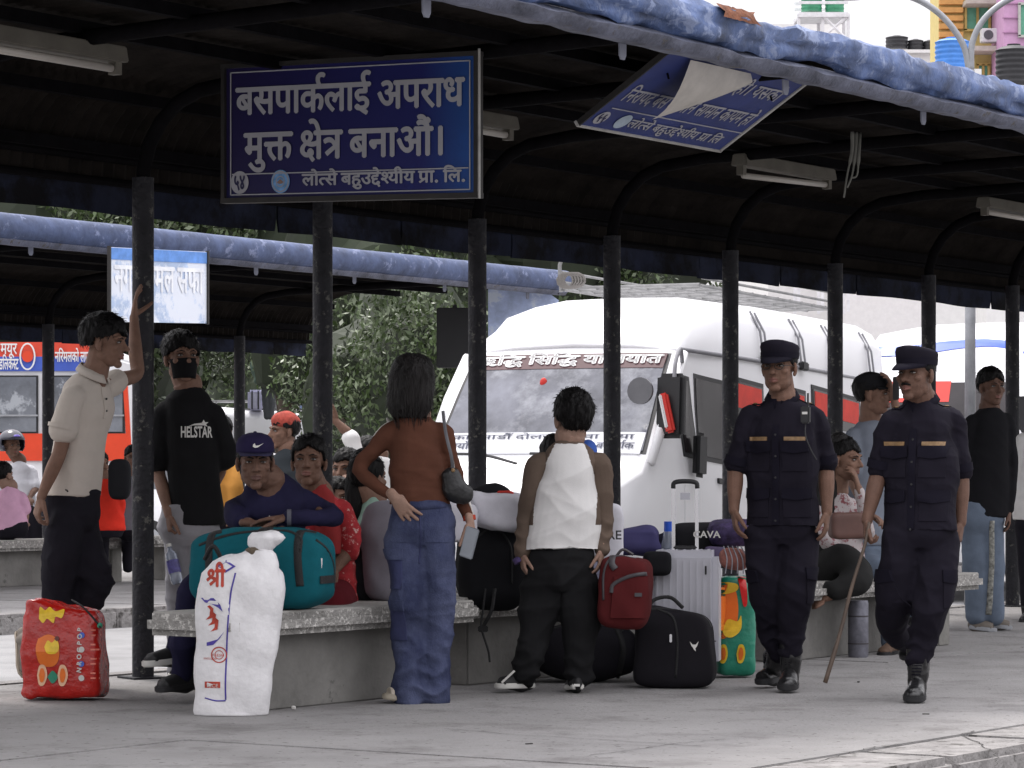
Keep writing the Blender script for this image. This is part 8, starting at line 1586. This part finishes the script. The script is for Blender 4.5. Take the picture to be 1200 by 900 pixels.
MB().ell((x0 + .58, 32.6, .80), (.09, .10, .10), n=14).build('headlight', MATS['lamp_glass'], bk, smooth=True)
# red cap man, raised arm, heads beyond the bench
p = figure(22.0, 332, 'man in reddish knitted cap and dark T-shirt behind the man in the sports cap', (332, 507, 0), -60, ((318, 540), (356, 538)), (338, 620), cloth('dark_tee', (.03, .035, .04)), [((312, 575), (314, 610), (0, -.2, -1), (1, 0, 0)), ((360, 575), (360, 612), (0, -.2, -1), (-1, 0, 0))], M_trb, (338, 626), [([(328, 628), (328, 680), (328, 725)], [.1, .08, .06]), ([(350, 628), (350, 680), (350, 725)], [.1, .08, .06])], SK_MID, seed=91, shoes=[((328, 735), (322, 738), M_SHOEB, M_blk), ((350, 735), (345, 738), M_SHOEB, M_blk)])
me = MB().ell((0, .015, .075), (.086, .105, .075), n=22).mesh(); folds(me, .004, 60, 2); me.transform(p.M4); mk('knitted_cap', me, mat('cap_brick', (.30, .05, .035), rough=.95, var=.5, vs=30), p.root, smooth=True)
p = figure(21.0, 440, 'person in white sleeves raising an arm behind the woman in brown', (432, 535, .2), 20, ((424, 545), (462, 548)), (442, 640), M_wk, [((408, 508), (394, 494), (-.7, 0, .7), (0, -1, 0)), ((468, 590), (466, 630), (0, -.2, -1), (-1, 0, 0))], M_trb, (442, 645), [([(432, 648), (432, 700), (432, 738)], [.1, .08, .06]), ([(452, 648), (452, 700), (452, 738)], [.1, .08, .06])], SK_MID, 'short', seed=92)
p = figure(17.6, 400, 'dark haired child seated left of the child in mint, face turned right', (398, 585, .2), 40, ((386, 618), (412, 618)), (400, 690), cloth('pink_grey', (.25, .2, .22)), [None, None], M_trb, (400, 695), [([(400, 698), (400, 698, -.2), (400, 740, -.2)], [.09, .07, .05])], SK_TAN, seed=93, hemr=(.13, .1), k=.92)
p = figure(18.6, 409, 'black haired person further back above the child in mint', (405, 552, .2), -20, ((390, 588), (424, 588)), (408, 660), cloth('dark_blouse', (.03, .025, .035)), [None, None], M_trb, (408, 665), [([(400, 668), (400, 668, -.2), (400, 725, -.2)], [.09, .07, .05])], SK_TAN, seed=94)
p = figure(18.2, 262, 'person in mustard yellow top hidden behind the man in the black T-shirt', (256, 512, .2), 30, ((238, 545), (270, 545)), (258, 600), cloth('mustard', (.55, .26, .06)), [((232, 580), (236, 610), (0, -.2, -1), (1, 0, 0)), ((276, 570, -.1), (275, 598, -.1), (0, -.2, -1), (-1, 0, 0))], M_trb, (256, 605), [([(250, 608), (250, 660), (250, 740)], [.09, .07, .05]), ([(264, 608), (264, 660), (264, 740)], [.09, .07, .05])], SK_TAN, 'long', seed=95)
p = figure(69.0, 315, 'man standing on the roof of the far van with a greenish bundle on his shoulder', (317, 421, 0), 60, ((309, 432), (322, 432)), (315, 456), cloth('man_dark', (.04, .04, .05)), [((305, 444), (310, 436), (0, 0, 1), (0, 0, 1)), ((326, 442), (322, 434), (0, 0, 1), (0, 0, 1))], cloth('man_grey', (.07, .075, .08)), (315, 457), [([(312, 458), (312, 470), (313, 488)], [.12, .10, .08]), ([(318, 458), (318, 470), (317, 488)], [.12, .10, .08])], SK_MID, seed=96, vox=2.5)
tag(soft('bundle', W(303, 437, 68.9), (.30, .3, .62), 0, cloth('bundle_green', (.12, .17, .14)), None, fold=.02, seed=97, tilt=-20, loc=W(303, 450, 68.9))[0], 'greenish bundle carried by the man on the far van roof', 'bundle')
